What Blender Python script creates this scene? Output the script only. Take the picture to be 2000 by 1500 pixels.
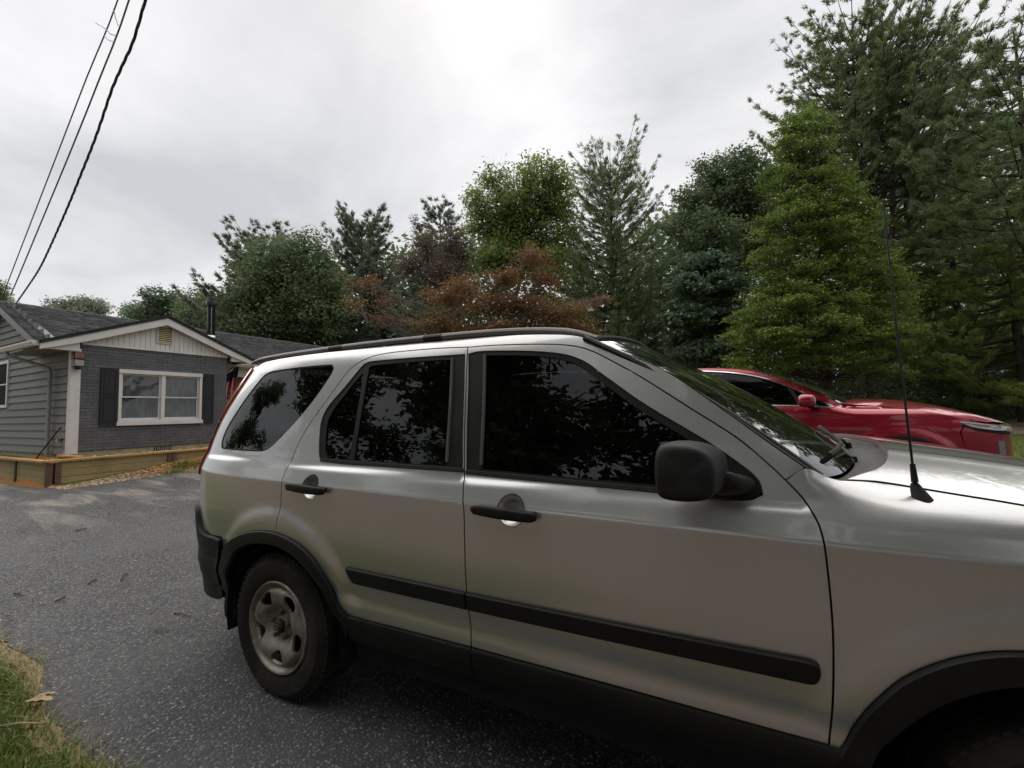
import bpy, bmesh, math, random
import numpy as np
from mathutils import Vector, Matrix
from mathutils.geometry import delaunay_2d_cdt

SC = bpy.context.scene
COL = SC.collection
for _o in list(bpy.data.objects):
    bpy.data.objects.remove(_o)

# ------------------------------------------------------------------ camera
EYE = 1.319
F_PX, YAW, PITCH, ROLL = 845.02, 0.4805, 0.0614, -0.0218
def _camera():
    fw = np.array([-math.sin(YAW)*math.cos(PITCH), math.cos(YAW)*math.cos(PITCH), math.sin(PITCH)])
    r = np.array([math.cos(YAW), math.sin(YAW), 0.0]); u = np.cross(r, fw)
    c, s = math.cos(ROLL), math.sin(ROLL)
    return fw, c*r+s*u, -s*r+c*u
CFW, CR, CU = _camera()
cam_data = bpy.data.cameras.new('camera')
cam = bpy.data.objects.new('camera', cam_data); COL.objects.link(cam)
cam.matrix_world = Matrix(((CR[0], CU[0], -CFW[0], 0), (CR[1], CU[1], -CFW[1], 0), (CR[2], CU[2], -CFW[2], EYE), (0, 0, 0, 1)))
cam_data.sensor_width = 36.0
cam_data.lens = F_PX*36.0/2000.0
cam_data.clip_start = 0.02
cam_data.clip_end = 2000
SC.camera = cam

# ------------------------------------------------------------------ sky, sun, exposure
SUN_EL, SUN_AZ = math.radians(62), math.radians(-40)     # azimuth measured from +Y towards +X
def make_world():
    w = bpy.data.worlds.new('World'); SC.world = w; w.use_nodes = True
    nt = w.node_tree; N = nt.nodes; L = nt.links
    N.clear()
    out = N.new('ShaderNodeOutputWorld'); bg = N.new('ShaderNodeBackground')
    sky = N.new('ShaderNodeTexSky'); sky.sky_type = 'NISHITA'; sky.sun_disc = False
    sky.sun_elevation = SUN_EL; sky.sun_rotation = SUN_AZ; sky.dust_density = 4.0; sky.air_density = 1.2
    tc = N.new('ShaderNodeTexCoord')
    sep = N.new('ShaderNodeSeparateXYZ'); L.new(tc.outputs['Generated'], sep.inputs[0])
    # project the view direction on a flat cloud deck
    zc = N.new('ShaderNodeMath'); zc.operation = 'MAXIMUM'; L.new(sep.outputs['Z'], zc.inputs[0]); zc.inputs[1].default_value = 0.0
    za = N.new('ShaderNodeMath'); za.operation = 'ADD'; L.new(zc.outputs[0], za.inputs[0]); za.inputs[1].default_value = 0.22
    dx = N.new('ShaderNodeMath'); dx.operation = 'DIVIDE'; L.new(sep.outputs['X'], dx.inputs[0]); L.new(za.outputs[0], dx.inputs[1])
    dy = N.new('ShaderNodeMath'); dy.operation = 'DIVIDE'; L.new(sep.outputs['Y'], dy.inputs[0]); L.new(za.outputs[0], dy.inputs[1])
    cb = N.new('ShaderNodeCombineXYZ'); L.new(dx.outputs[0], cb.inputs[0]); L.new(dy.outputs[0], cb.inputs[1]); cb.inputs[2].default_value = 3.7
    n1 = N.new('ShaderNodeTexNoise'); n1.inputs['Scale'].default_value = 1.15; n1.inputs['Detail'].default_value = 6; n1.inputs['Roughness'].default_value = 0.54
    n1.inputs['Distortion'].default_value = 0.35
    L.new(cb.outputs[0], n1.inputs['Vector'])
    rp = N.new('ShaderNodeValToRGB'); L.new(n1.outputs['Fac'], rp.inputs[0])
    e = rp.color_ramp.elements
    e[0].position = 0.36; e[0].color = (0.44, 0.445, 0.462, 1)
    e[1].position = 0.66; e[1].color = (0.71, 0.70, 0.705, 1)
    m = rp.color_ramp.elements.new(0.5); m.color = (0.565, 0.567, 0.578, 1)
    gain = N.new('ShaderNodeMix'); gain.data_type = 'RGBA'; gain.blend_type = 'MULTIPLY'; gain.inputs['Factor'].default_value = 1
    L.new(rp.outputs[0], gain.inputs[6]); gain.inputs[7].default_value = (6.3, 6.3, 6.3, 1)
    mix = N.new('ShaderNodeMix'); mix.data_type = 'RGBA'; mix.inputs['Factor'].default_value = 0.95
    L.new(sky.outputs[0], mix.inputs[6]); L.new(gain.outputs[2], mix.inputs[7])
    L.new(mix.outputs[2], bg.inputs['Color']); bg.inputs['Strength'].default_value = 0.1
    L.new(bg.outputs[0], out.inputs[0])
make_world()
sun_data = bpy.data.lights.new('sun', 'SUN'); sun_data.energy = 1.5; sun_data.angle = math.radians(120); sun_data.color = (1.0, 0.97, 0.92)
sun = bpy.data.objects.new('sun', sun_data); COL.objects.link(sun)
_sd = Vector((math.sin(SUN_AZ)*math.cos(SUN_EL), math.cos(SUN_AZ)*math.cos(SUN_EL), math.sin(SUN_EL)))
sun.rotation_euler = _sd.to_track_quat('Z', 'Y').to_euler()
SC.view_settings.view_transform = 'Standard'; SC.view_settings.look = 'None'
SC.view_settings.exposure = 1.12; SC.view_settings.gamma = 1.0; SC.view_settings.use_curve_mapping = False
SC.render.engine = 'CYCLES'
SC.cycles.max_bounces = 8; SC.cycles.diffuse_bounces = 3; SC.cycles.glossy_bounces = 4
SC.cycles.transmission_bounces = 6; SC.cycles.transparent_max_bounces = 10

# ------------------------------------------------------------------ helpers
def link(o, parent=None):
    COL.objects.link(o)
    if parent is not None:
        o.parent = parent
    return o

def tag(o, label=None, cat=None, group=None, kind=None):
    if label: o['label'] = label
    if cat: o['category'] = cat
    if group: o['group'] = group
    if kind: o['kind'] = kind
    return o

def empty(name, loc=(0, 0, 0), rz=0.0):
    o = bpy.data.objects.new(name, None); COL.objects.link(o)
    o.location = loc; o.rotation_euler = (0, 0, rz); o.empty_display_size = 0.1
    return o

def mesh_from(name, V, Fc, mat=None, smooth=False, normals=None, sharp=None):
    """Fc: list of index tuples or an int array (n,3)/(n,4)."""
    me = bpy.data.meshes.new(name)
    V = np.asarray(V, dtype=np.float32).reshape(-1, 3)
    if isinstance(Fc, np.ndarray):
        n, k = Fc.shape
        me.vertices.add(len(V)); me.vertices.foreach_set('co', V.ravel())
        me.loops.add(n*k); me.loops.foreach_set('vertex_index', Fc.astype(np.int32).ravel())
        me.polygons.add(n); me.polygons.foreach_set('loop_start', np.arange(0, n*k, k, dtype=np.int32))
        me.polygons.foreach_set('loop_total', np.full(n, k, dtype=np.int32))
        me.update(calc_edges=True); me.validate()
    else:
        me.from_pydata(V.tolist(), [], [tuple(int(i) for i in f) for f in Fc]); me.update()
    if smooth:
        me.polygons.foreach_set('use_smooth', np.ones(len(me.polygons), dtype=bool))
    if normals is not None:
        me.normals_split_custom_set_from_vertices(np.asarray(normals, dtype=np.float32).tolist())
    if sharp is not None and smooth and normals is None:
        me.set_sharp_from_angle(angle=sharp)
    if mat: me.materials.append(mat)
    return me

def mobj(name, V, Fc, mat=None, parent=None, **k):
    return link(bpy.data.objects.new(name, mesh_from(name, V, Fc, mat, **k)), parent)

class MB:
    """collects simple shapes into one mesh"""
    def __init__(s): s.v = []; s.f = []; s.n = 0
    def add(s, V, Fc):
        V = np.asarray(V, float).reshape(-1, 3)
        s.v.append(V); s.f += [tuple(int(i)+s.n for i in f) for f in Fc]; s.n += len(V); return s
    def box(s, a, b, M=None, bev=0.0):
        x0, y0, z0 = a; x1, y1, z1 = b
        if bev > 0:
            bm = bmesh.new(); bmesh.ops.create_cube(bm, size=1.0)
            for v in bm.verts:
                v.co = Vector(((x0+x1)/2+v.co.x*(x1-x0), (y0+y1)/2+v.co.y*(y1-y0), (z0+z1)/2+v.co.z*(z1-z0)))
            bmesh.ops.bevel(bm, geom=bm.edges[:], offset=bev, segments=2, affect='EDGES', profile=0.6)
            bm.verts.index_update()
            V = np.array([v.co[:] for v in bm.verts]); Fc = [[v.index for v in f.verts] for f in bm.faces]; bm.free()
        else:
            V = np.array([[x0, y0, z0], [x1, y0, z0], [x1, y1, z0], [x0, y1, z0], [x0, y0, z1], [x1, y0, z1], [x1, y1, z1], [x0, y1, z1]], float)
            Fc = [(0, 3, 2, 1), (4, 5, 6, 7), (0, 1, 5, 4), (1, 2, 6, 5), (2, 3, 7, 6), (3, 0, 4, 7)]
        if M is not None:
            V = np.array([(M @ Vector(p))[:] for p in V])
        return s.add(V, Fc)
    def tube(s, pts, rad, seg=8, cap=True, sx=1.0, sz=1.0, up=(0, 0, 1)):
        """tube along a polyline; rad scalar or per point; sx, sz squash the section"""
        P = np.asarray(pts, float); n = len(P)
        R = np.full(n, rad) if np.isscalar(rad) else np.asarray(rad, float)
        T = np.zeros_like(P); T[1:-1] = P[2:]-P[:-2]; T[0] = P[1]-P[0]; T[-1] = P[-1]-P[-2]
        T /= np.linalg.norm(T, axis=1, keepdims=True)+1e-12
        up = np.asarray(up, float)
        if abs(T[0] @ up) > 0.95*np.linalg.norm(up): up = np.array([1.0, 0.13, 0])
        V = []
        side = np.cross(T[0], up); side /= np.linalg.norm(side)
        for i in range(n):
            side = side-T[i]*(side @ T[i]); side /= np.linalg.norm(side)+1e-12
            w = np.cross(side, T[i])
            for k in range(seg):
                a = 2*math.pi*k/seg
                V.append(P[i]+R[i]*(side*math.cos(a)*sx+w*math.sin(a)*sz))
        Fc = []
        for i in range(n-1):
            for k in range(seg):
                k2 = (k+1) % seg
                Fc.append((i*seg+k, i*seg+k2, (i+1)*seg+k2, (i+1)*seg+k))
        if cap:
            Fc.append(tuple(range(seg))[::-1]); Fc.append(tuple((n-1)*seg+k for k in range(seg)))
            Fc[-2] = tuple(range(seg)); Fc[-1] = tuple((n-1)*seg+k for k in range(seg))[::-1]
            Fc = [f[::-1] for f in Fc]
        else:
            Fc = [f[::-1] for f in Fc]
        return s.add(V, Fc)
    def lathe(s, prof, seg=32, axis='z', c=(0, 0, 0), a0=0, a1=2*math.pi):
        """prof: list of (radius, height)"""
        full = abs(a1-a0-2*math.pi) < 1e-6
        m = seg if full else seg+1
        V = []
        for i in range(m):
            a = a0+(a1-a0)*i/seg
            for r, h in prof:
                x, y = r*math.cos(a), r*math.sin(a)
                V.append({'z': (x, y, h), 'y': (x, h, y), 'x': (h, x, y)}[axis])
        V = np.array(V)+np.asarray(c)
        k = len(prof); Fc = []
        for i in range(seg):
            j = (i+1) % m
            for q in range(k-1):
                Fc.append((i*k+q, j*k+q, j*k+q+1, i*k+q+1))
        return s.add(V, Fc)
    def prism(s, poly, h0, h1, axis='z'):
        """extrude a 2-D polygon; axis names the extrusion direction"""
        n = len(poly)
        def P(a, b, h): return {'z': (a, b, h), 'y': (a, h, b), 'x': (h, a, b)}[axis]
        V = [P(a, b, h0) for a, b in poly]+[P(a, b, h1) for a, b in poly]
        Fc = [tuple(range(n)), tuple(range(n, 2*n))[::-1]]+[(i, n+i, n+(i+1) % n, (i+1) % n) for i in range(n)]
        return s.add(V, Fc)
    def data(s): return np.vstack(s.v), s.f
    def build(s, name, mat=None, parent=None, smooth=False, sharp=math.radians(35), fix=True):
        V, Fc = s.data()
        o = mobj(name, V, Fc, mat, parent)
        if fix:
            bm = bmesh.new(); bm.from_mesh(o.data); bmesh.ops.recalc_face_normals(bm, faces=bm.faces[:]); bm.to_mesh(o.data); bm.free()
        if smooth:
            o.data.polygons.foreach_set('use_smooth', np.ones(len(o.data.polygons), dtype=bool))
            o.data.set_sharp_from_angle(angle=sharp)
        return o

def grid_faces(nu, nv, flip=False):
    i, j = np.meshgrid(np.arange(nu-1), np.arange(nv-1), indexing='ij')
    a = (i*nv+j).ravel()
    F = np.stack([a, a+nv, a+nv+1, a+1], 1)
    return F[:, ::-1].copy() if flip else F

def copy_tree(o, parent=None):
    c = o.copy(); COL.objects.link(c); c.parent = parent
    for ch in list(o.children): copy_tree(ch, c)
    return c

def sst(a, b, x):
    t = np.clip((x-a)/(b-a), 0, 1); return t*t*(3-2*t)

def crv(pts, step=0.02):
    """Catmull-Rom through pts, resampled about every step"""
    P = np.asarray(pts, float)
    if len(P) == 2:
        n = max(1, int(np.hypot(*(P[1]-P[0]))/step)); t = np.linspace(0, 1, n+1)[:, None]
        return P[0]*(1-t)+P[1]*t
    Q = np.vstack([2*P[0]-P[1], P, 2*P[-1]-P[-2]])
    out = [P[0]]
    for i in range(len(P)-1):
        p0, p1, p2, p3 = Q[i], Q[i+1], Q[i+2], Q[i+3]
        n = max(1, int(np.linalg.norm(p2-p1)/step+.5))
        for k in range(1, n+1):
            a = k/n
            out.append(.5*(2*p1+(p2-p0)*a+(2*p0-5*p1+4*p2-p3)*a*a+(3*p1-p0-3*p2+p3)*a**3))
    return np.array(out)

def loop(*segs):
    """join curve segments to a closed polygon (duplicate joints dropped)"""
    P = []
    for s_ in segs:
        for q in np.asarray(s_, float):
            if not P or np.hypot(*(q-P[-1])) > 1e-4: P.append(q)
    if np.hypot(*(P[0]-P[-1])) < 1e-4: P.pop()
    P = np.array(P)
    a = 0.5*np.sum(P[:, 0]*np.roll(P[:, 1], -1)-np.roll(P[:, 0], -1)*P[:, 1])
    return P if a > 0 else P[::-1].copy()

def inset_poly(P, d):
    """offset a CCW polygon inwards by d"""
    a = np.roll(P, 1, 0); b = np.roll(P, -1, 0)
    t1 = P-a; t2 = b-P
    t1 /= np.linalg.norm(t1, axis=1, keepdims=True)+1e-12; t2 /= np.linalg.norm(t2, axis=1, keepdims=True)+1e-12
    n1 = np.stack([-t1[:, 1], t1[:, 0]], 1); n2 = np.stack([-t2[:, 1], t2[:, 0]], 1)
    m = n1+n2; l = np.linalg.norm(m, axis=1, keepdims=True)+1e-9; m /= l
    c = np.clip((m*n1).sum(1, keepdims=True), 0.5, 1)
    return P+m*d/c

def in_poly(P, X):
    x, y = X[:, 0], X[:, 1]; r = np.zeros(len(X), bool)
    a = P; b = np.roll(P, -1, 0)
    for (x0, y0), (x1, y1) in zip(a, b):
        if y0 == y1: continue
        c = ((y0 > y) != (y1 > y)) & (x < (x1-x0)*(y-y0)/(y1-y0)+x0)
        r ^= c
    return r

def seg_dist(P, X):
    a = P; b = np.roll(P, -1, 0); best = np.full(len(X), 1e9)
    for p, q in zip(a, b):
        d = q-p; L = d @ d+1e-12
        t = np.clip(((X-p) @ d)/L, 0, 1)
        best = np.minimum(best, np.hypot(*(X-(p+t[:, None]*d)).T))
    return best

def fill2d(outer, holes, res, extra=None):
    """triangulate a polygon with holes with interior points about every res"""
    outer = np.asarray(outer); holes = [np.asarray(h) for h in holes]
    lo, hi = outer.min(0), outer.max(0)
    gx = np.arange(lo[0]+res/2, hi[0], res); gy = np.arange(lo[1]+res/2, hi[1], res)
    X = np.stack(np.meshgrid(gx, gy, indexing='ij'), -1).reshape(-1, 2)
    if extra is not None and len(extra):
        zc = np.interp(X[:, 0], extra[:, 0], extra[:, 2]); X = X[np.abs(X[:, 1]-zc) > extra[0, 3]]
        X = np.vstack([X, extra[:, :2]])
    if len(X):
        ok = in_poly(outer, X)
        for h in holes: ok &= ~in_poly(h, X)
        X = X[ok]
        if len(X):
            dd = seg_dist(outer, X)
            for h in holes: dd = np.minimum(dd, seg_dist(h, X))
            X = X[dd > (0.45*res if extra is None else 0.006)]
    verts = [outer]; edges = []; n = 0; loops = []
    for P in [outer]+holes:
        k = len(P); edges += [(n+i, n+(i+1) % k) for i in range(k)]; loops.append(np.arange(n, n+k)); n += k
    V2 = np.vstack([outer]+holes+([X] if len(X) else []))
    vo, eo, fo, ov, oe, of = delaunay_2d_cdt([Vector(v) for v in V2], edges, [], 0, 1e-6)
    vo = np.array([v[:] for v in vo]); fo = np.array([f[:] for f in fo], int)
    # map the original indices of the boundaries
    mp = {}
    for i, l in enumerate(ov):
        for q in l: mp[q] = i
    cen = vo[fo].mean(1)
    ok = in_poly(outer, cen)
    for h in holes: ok &= ~in_poly(h, cen)
    fo = fo[ok]
    a = vo[fo]; ar = (a[:, 1, 0]-a[:, 0, 0])*(a[:, 2, 1]-a[:, 0, 1])-(a[:, 1, 1]-a[:, 0, 1])*(a[:, 2, 0]-a[:, 0, 0])
    fo[ar < 0] = fo[ar < 0][:, ::-1]
    fo = fo[np.abs(ar) > 1e-10]
    lp = [np.array([mp[int(i)] for i in l if int(i) in mp]) for l in loops]
    return vo, fo, lp

def panel(name, surf, outer, holes=(), mat=None, parent=None, off=0.0, res=0.03, flange=0.012, gap=0.0, mirror=False, extra=None):
    """a sheet-metal panel: polygon in (u,z) laid on surf, edges folded inwards"""
    P = inset_poly(outer, gap) if gap else outer
    H = [inset_poly(h, -gap) if gap else h for h in holes]
    vo, fo, lp = fill2d(P, H, res, extra)
    Vp, N = surf(vo[:, 0], vo[:, 1], off)
    V = [Vp]; NN = [N]; F = [fo]; n = len(Vp)
    if flange > 0:
        for k, l in enumerate(lp):
            m = len(l); nx = np.roll(np.arange(m), -1)
            b = Vp[l]; t = np.roll(b, -1, 0)-np.roll(b, 1, 0)
            t /= np.linalg.norm(t, axis=1, keepdims=True)+1e-12
            o = np.cross(t, N[l])          # points out of the panel
            if k > 0: pass
            o /= np.linalg.norm(o, axis=1, keepdims=True)+1e-12
            sgn = 1.0
            V += [b, b-N[l]*flange]; NN += [o*sgn, o*sgn]
            i0 = n+np.arange(m); i1 = n+m+np.arange(m)
            q = np.stack([i0, i1, i1[nx], i0[nx]], 1)
            if k > 0: q = q
            F.append(np.stack([q[:, 0], q[:, 1], q[:, 2]], 1)); F.append(np.stack([q[:, 0], q[:, 2], q[:, 3]], 1))
            n += 2*m
    V = np.vstack(V); NN = np.vstack(NN); F = np.vstack(F)
    # orient every face with its normals
    fn = np.cross(V[F[:, 1]]-V[F[:, 0]], V[F[:, 2]]-V[F[:, 0]])
    bad = (fn*NN[F].sum(1)).sum(1) < 0
    F[bad] = F[bad][:, ::-1]
    if not mirror:
        return mobj(name, V, F, mat, parent, smooth=True, normals=NN)
    V = V*[1, -1, 1]; NN = NN*[1, -1, 1]; F = F[:, ::-1].copy()
    return mobj(name, V, F, mat, parent, smooth=True, normals=NN)
# ------------------------------------------------------------------ materials
def hexlin(c):
    return tuple(c)+(1,) if len(c) == 3 else tuple(c)

class NT:
    def __init__(s, name):
        s.m = bpy.data.materials.new(name); s.m.use_nodes = True
        s.t = s.m.node_tree; s.N = s.t.nodes; s.L = s.t.links
        s.b = s.N['Principled BSDF']; s.o = s.N['Material Output']
    def set(s, **k):
        for a, v in k.items():
            key = {'base': 'Base Color', 'rough': 'Roughness', 'metal': 'Metallic', 'spec': 'Specular IOR Level', 'coat': 'Coat Weight',
                   'coat_rough': 'Coat Roughness', 'ior': 'IOR', 'trans': 'Transmission Weight', 'alpha': 'Alpha', 'sub': 'Subsurface Weight', 'sheen': 'Sheen Weight'}[a]
            s.b.inputs[key].default_value = hexlin(v) if a == 'base' else v
        return s
    def coord(s, kind='Object', scale=None):
        tc = s.N.new('ShaderNodeTexCoord')
        if kind == 'World':
            g = s.N.new('ShaderNodeNewGeometry'); src = g.outputs['Position']
        else: src = tc.outputs[kind]
        if scale is None: return src
        mp = s.N.new('ShaderNodeMapping'); s.L.new(src, mp.inputs[0]); mp.inputs['Scale'].default_value = scale
        return mp.outputs[0]
    def noise(s, vec, scale, detail=4, rough=0.55, dist=0.0):
        n = s.N.new('ShaderNodeTexNoise'); s.L.new(vec, n.inputs['Vector'])
        n.inputs['Scale'].default_value = scale; n.inputs['Detail'].default_value = detail
        n.inputs['Roughness'].default_value = rough; n.inputs['Distortion'].default_value = dist
        return n.outputs['Fac']
    def vor(s, vec, scale, out='Distance', feat='F1', rnd=1.0):
        n = s.N.new('ShaderNodeTexVoronoi'); s.L.new(vec, n.inputs['Vector']); n.feature = feat
        n.inputs['Scale'].default_value = scale; n.inputs['Randomness'].default_value = rnd
        return n.outputs[out]
    def ramp(s, fac, stops):
        r = s.N.new('ShaderNodeValToRGB'); s.L.new(fac, r.inputs[0])
        e = r.color_ramp.elements
        while len(e) < len(stops): e.new(0.5)
        for q, (p, c) in zip(e, stops):
            q.position = p; q.color = hexlin(c) if not np.isscalar(c) else (c, c, c, 1)
        return r.outputs[0]
    def mix(s, fac, a, b, mode='MIX'):
        m = s.N.new('ShaderNodeMix'); m.data_type = 'RGBA'; m.blend_type = mode
        for sock, v in ((m.inputs[0], fac), (m.inputs[6], a), (m.inputs[7], b)):
            if isinstance(v, bpy.types.NodeSocket): s.L.new(v, sock)
            elif np.isscalar(v): sock.default_value = v if sock.type == 'VALUE' else (v, v, v, 1)
            else: sock.default_value = hexlin(v)
        return m.outputs[2]
    def math(s, op, a, b=0.0):
        m = s.N.new('ShaderNodeMath'); m.operation = op
        for sock, v in ((m.inputs[0], a), (m.inputs[1], b)):
            if isinstance(v, bpy.types.NodeSocket): s.L.new(v, sock)
            else: sock.default_value = v
        return m.outputs[0]
    def attr(s, name):
        a = s.N.new('ShaderNodeAttribute'); a.attribute_name = name; return a
    def obj_random(s):
        return s.N.new('ShaderNodeObjectInfo').outputs['Random']
    def base(s, sock): s.L.new(sock, s.b.inputs['Base Color']); return s
    def rough(s, sock): s.L.new(sock, s.b.inputs['Roughness']); return s
    def bump(s, h, strength=0.3, dist=0.01):
        b = s.N.new('ShaderNodeBump'); s.L.new(h, b.inputs['Height']); b.inputs['Strength'].default_value = strength
        b.inputs['Distance'].default_value = dist; s.L.new(b.outputs[0], s.b.inputs['Normal']); return s

M = {}
def m_plain(name, base, rough=0.5, metal=0.0, spec=0.5, var=0.12, scale=6.0, bump=0.0, bscale=80, bdist=0.002, coat=0.0, kind='Object', stretch=None):
    t = NT(name); t.set(base=base, rough=rough, metal=metal, spec=spec, coat=coat)
    vec = t.coord(kind, stretch)
    if var > 0:
        n = t.noise(vec, scale, 5, 0.6)
        c = np.array(base[:3])
        t.base(t.ramp(n, [(0.3, tuple(c*(1-var))), (0.7, tuple(np.clip(c*(1+var), 0, 1)))]))
        t.rough(t.ramp(t.noise(vec, scale*2.3, 4), [(0.3, max(0.0, rough-0.08)), (0.7, min(1.0, rough+0.08))]))
    if bump > 0: t.bump(t.noise(vec, bscale, 3), bump, bdist)
    M[name] = t.m; return t

def materials():
    # silver metallic paint under clear coat, a little dusty
    t = NT('silver_paint'); t.set(base=(0.50, 0.505, 0.50), metal=0.80, rough=0.30, coat=1.0, coat_rough=0.03)
    v = t.coord('Object')
    fl = t.noise(v, 900, 2, 0.7)
    d1 = t.noise(v, 2.2, 6, 0.6)
    c = t.mix(t.ramp(fl, [(0.35, 0.0), (0.65, 1.0)]), (0.44, 0.437, 0.428), (0.56, 0.557, 0.548))
    c = t.mix(t.ramp(d1, [(0.45, 0.0), (0.8, 0.35)]), c, (0.46, 0.44, 0.41))
    t.base(c); t.rough(t.ramp(d1, [(0.3, 0.27), (0.75, 0.34)]))
    M['silver'] = t.m
    t = NT('red_paint'); t.set(base=(0.22, 0.004, 0.012), metal=0.45, rough=0.26, coat=1.0, coat_rough=0.0)
    v = t.coord('Object'); fl = t.noise(v, 700, 2, 0.7)
    t.base(t.mix(t.ramp(fl, [(0.35, 0.0), (0.65, 1.0)]), (0.23, 0.004, 0.014), (0.33, 0.007, 0.021)))
    M['red'] = t.m
    # weathered black plastic
    t = NT('black_plastic'); t.set(base=(0.010, 0.010, 0.010), rough=0.5, spec=0.22)
    v = t.coord('Object'); n = t.noise(v, 3.5, 6, 0.65)
    t.base(t.ramp(n, [(0.3, (0.005, 0.005, 0.005)), (0.75, (0.014, 0.0137, 0.0135))])); t.rough(t.ramp(n, [(0.3, 0.42), (0.7, 0.6)]))
    t.bump(t.noise(v, 420, 2), 0.15, 0.001); M['plastic'] = t.m
    t = NT('grey_plastic'); t.set(base=(0.085, 0.08, 0.078), rough=0.42, spec=0.4)
    v = t.coord('Object'); n = t.noise(v, 5, 6, 0.65)
    t.base(t.ramp(n, [(0.3, (0.10, 0.094, 0.088)), (0.75, (0.17, 0.155, 0.142))])); M['rail'] = t.m
    m_plain('cowl_plastic', (0.055, 0.053, 0.053), 0.55, var=0.25, scale=9, bump=0.15, bscale=300)
    m_plain('rubber', (0.014, 0.014, 0.014), 0.75, spec=0.3, var=0.35, scale=9, bump=0.2, bscale=260)
    t = NT('tyre_rubber'); t.set(base=(0.012, 0.012, 0.012), rough=0.85, spec=0.25)
    v = t.coord('Object'); n = t.noise(v, 7, 6, 0.65)
    t.base(t.ramp(n, [(0.35, (0.008, 0.008, 0.008)), (0.8, (0.035, 0.031, 0.026))])); t.bump(t.noise(v, 300, 2), 0.2, 0.001); M['tyre'] = t.m
    # steel wheel: tarnished paint with brown brake dust
    t = NT('steel_wheel'); t.set(metal=0.55, rough=0.45)
    v = t.coord('Object'); n = t.noise(v, 9, 7, 0.65); n2 = t.noise(v, 45, 5, 0.7)
    c = t.ramp(n, [(0.3, (0.10, 0.082, 0.060)), (0.55, (0.27, 0.25, 0.215)), (0.8, (0.36, 0.345, 0.31))])
    c = t.mix(t.ramp(n2, [(0.55, 0.0), (0.7, 0.55)]), c, (0.09, 0.055, 0.030))
    t.base(c); t.rough(t.ramp(n2, [(0.3, 0.36), (0.7, 0.62)])); M['wheel'] = t.m
    m_plain('rust', (0.07, 0.045, 0.03), 0.8, var=0.5, scale=30, bump=0.4, bscale=160)
    m_plain('dark_metal', (0.03, 0.03, 0.03), 0.5, metal=0.6, var=0.3, scale=12)
    m_plain('chrome', (0.75, 0.75, 0.75), 0.1, metal=1.0, var=0.03)
    m_plain('alloy', (0.35, 0.35, 0.36), 0.28, metal=0.9, var=0.1)
    m_plain('underbody', (0.012, 0.012, 0.012), 0.9, spec=0.2, var=0.3)
    m_plain('upholstery', (0.05, 0.048, 0.045), 0.9, var=0.2, scale=30)
    # dark privacy glass: a thin tinted sheet that reflects
    def glass(name, tint, ior=1.5, rough=0.0, dirt=0.0, dirtcol=(0.2, 0.2, 0.19), gain=1.0):
        t = NT(name); N, L = t.N, t.L
        fr = N.new('ShaderNodeFresnel'); fr.inputs['IOR'].default_value = ior
        tr = N.new('ShaderNodeBsdfTransparent'); tr.inputs[0].default_value = hexlin(tint)
        gl = N.new('ShaderNodeBsdfGlossy'); gl.inputs['Roughness'].default_value = rough; gl.inputs[0].default_value = (0.95, 0.96, 0.97, 1)
        mx = N.new('ShaderNodeMixShader')
        boost = t.math('MULTIPLY', fr.outputs[0], gain)
        boost = t.math('MINIMUM', boost, 1.0)
        L.new(boost, mx.inputs[0]); L.new(tr.outputs[0], mx.inputs[1]); L.new(gl.outputs[0], mx.inputs[2])
        last = mx.outputs[0]
        if dirt > 0:
            df = N.new('ShaderNodeBsdfDiffuse'); df.inputs[0].default_value = hexlin(dirtcol)
            m2 = N.new('ShaderNodeMixShader'); v = t.coord('Object')
            L.new(t.ramp(t.noise(v, 4, 6, 0.7), [(0.35, dirt*0.4), (0.75, dirt)]), m2.inputs[0])
            L.new(last, m2.inputs[1]); L.new(df.outputs[0], m2.inputs[2]); last = m2.outputs[0]
        L.new(last, t.o.inputs['Surface']); M[name] = t.m
    glass('privacy_glass', (0.035, 0.037, 0.037), dirt=0.006)
    glass('windshield_glass', (0.42, 0.52, 0.45), dirt=0.02, gain=1.7)
    glass('house_glass', (0.80, 0.82, 0.82), dirt=0.03, gain=0.8)
    # lamps
    t = NT('tail_red'); t.set(base=(0.28, 0.004, 0.006), rough=0.12, coat=1.0, coat_rough=0.02); M['tail_red'] = t.m
    t = NT('tail_orange'); t.set(base=(0.62, 0.075, 0.012), rough=0.12, coat=1.0, coat_rough=0.02); M['tail_orange'] = t.m
    t = NT('lamp_clear'); t.set(base=(0.30, 0.31, 0.32), rough=0.12, metal=0.5, coat=1.0, coat_rough=0.02); M['lamp'] = t.m
    # house
    t = NT('painted_brick'); v = t.coord('World'); r = t.obj_random()
    n = t.noise(v, 26, 5, 0.7); n3 = t.noise(v, 3, 4)
    c = t.mix(r, (0.112, 0.115, 0.126), (0.150, 0.154, 0.166))
    c = t.mix(t.ramp(n, [(0.35, 0.0), (0.75, 0.5)]), c, (0.165, 0.166, 0.175)); c = t.mix(t.ramp(n3, [(0.4, 0.0), (0.7, 0.35)]), c, (0.075, 0.077, 0.082))
    t.base(c); t.set(rough=0.75, spec=0.3); t.bump(n, 0.5, 0.006); M['brick'] = t.m
    m_plain('mortar', (0.085, 0.087, 0.094), 0.9, var=0.25, scale=20, kind='World', bump=0.4, bscale=60)
    t = NT('siding'); v = t.coord('World', (0.6, 1, 6)); n = t.noise(v, 8, 6, 0.65); r = t.obj_random()
    c = t.mix(r, (0.145, 0.148, 0.138), (0.178, 0.181, 0.170)); c = t.mix(t.ramp(n, [(0.4, 0.0), (0.75, 0.6)]), c, (0.125, 0.125, 0.118))
    t.base(c); t.set(rough=0.6, spec=0.35); t.bump(n, 0.12, 0.002); M['siding'] = t.m
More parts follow.
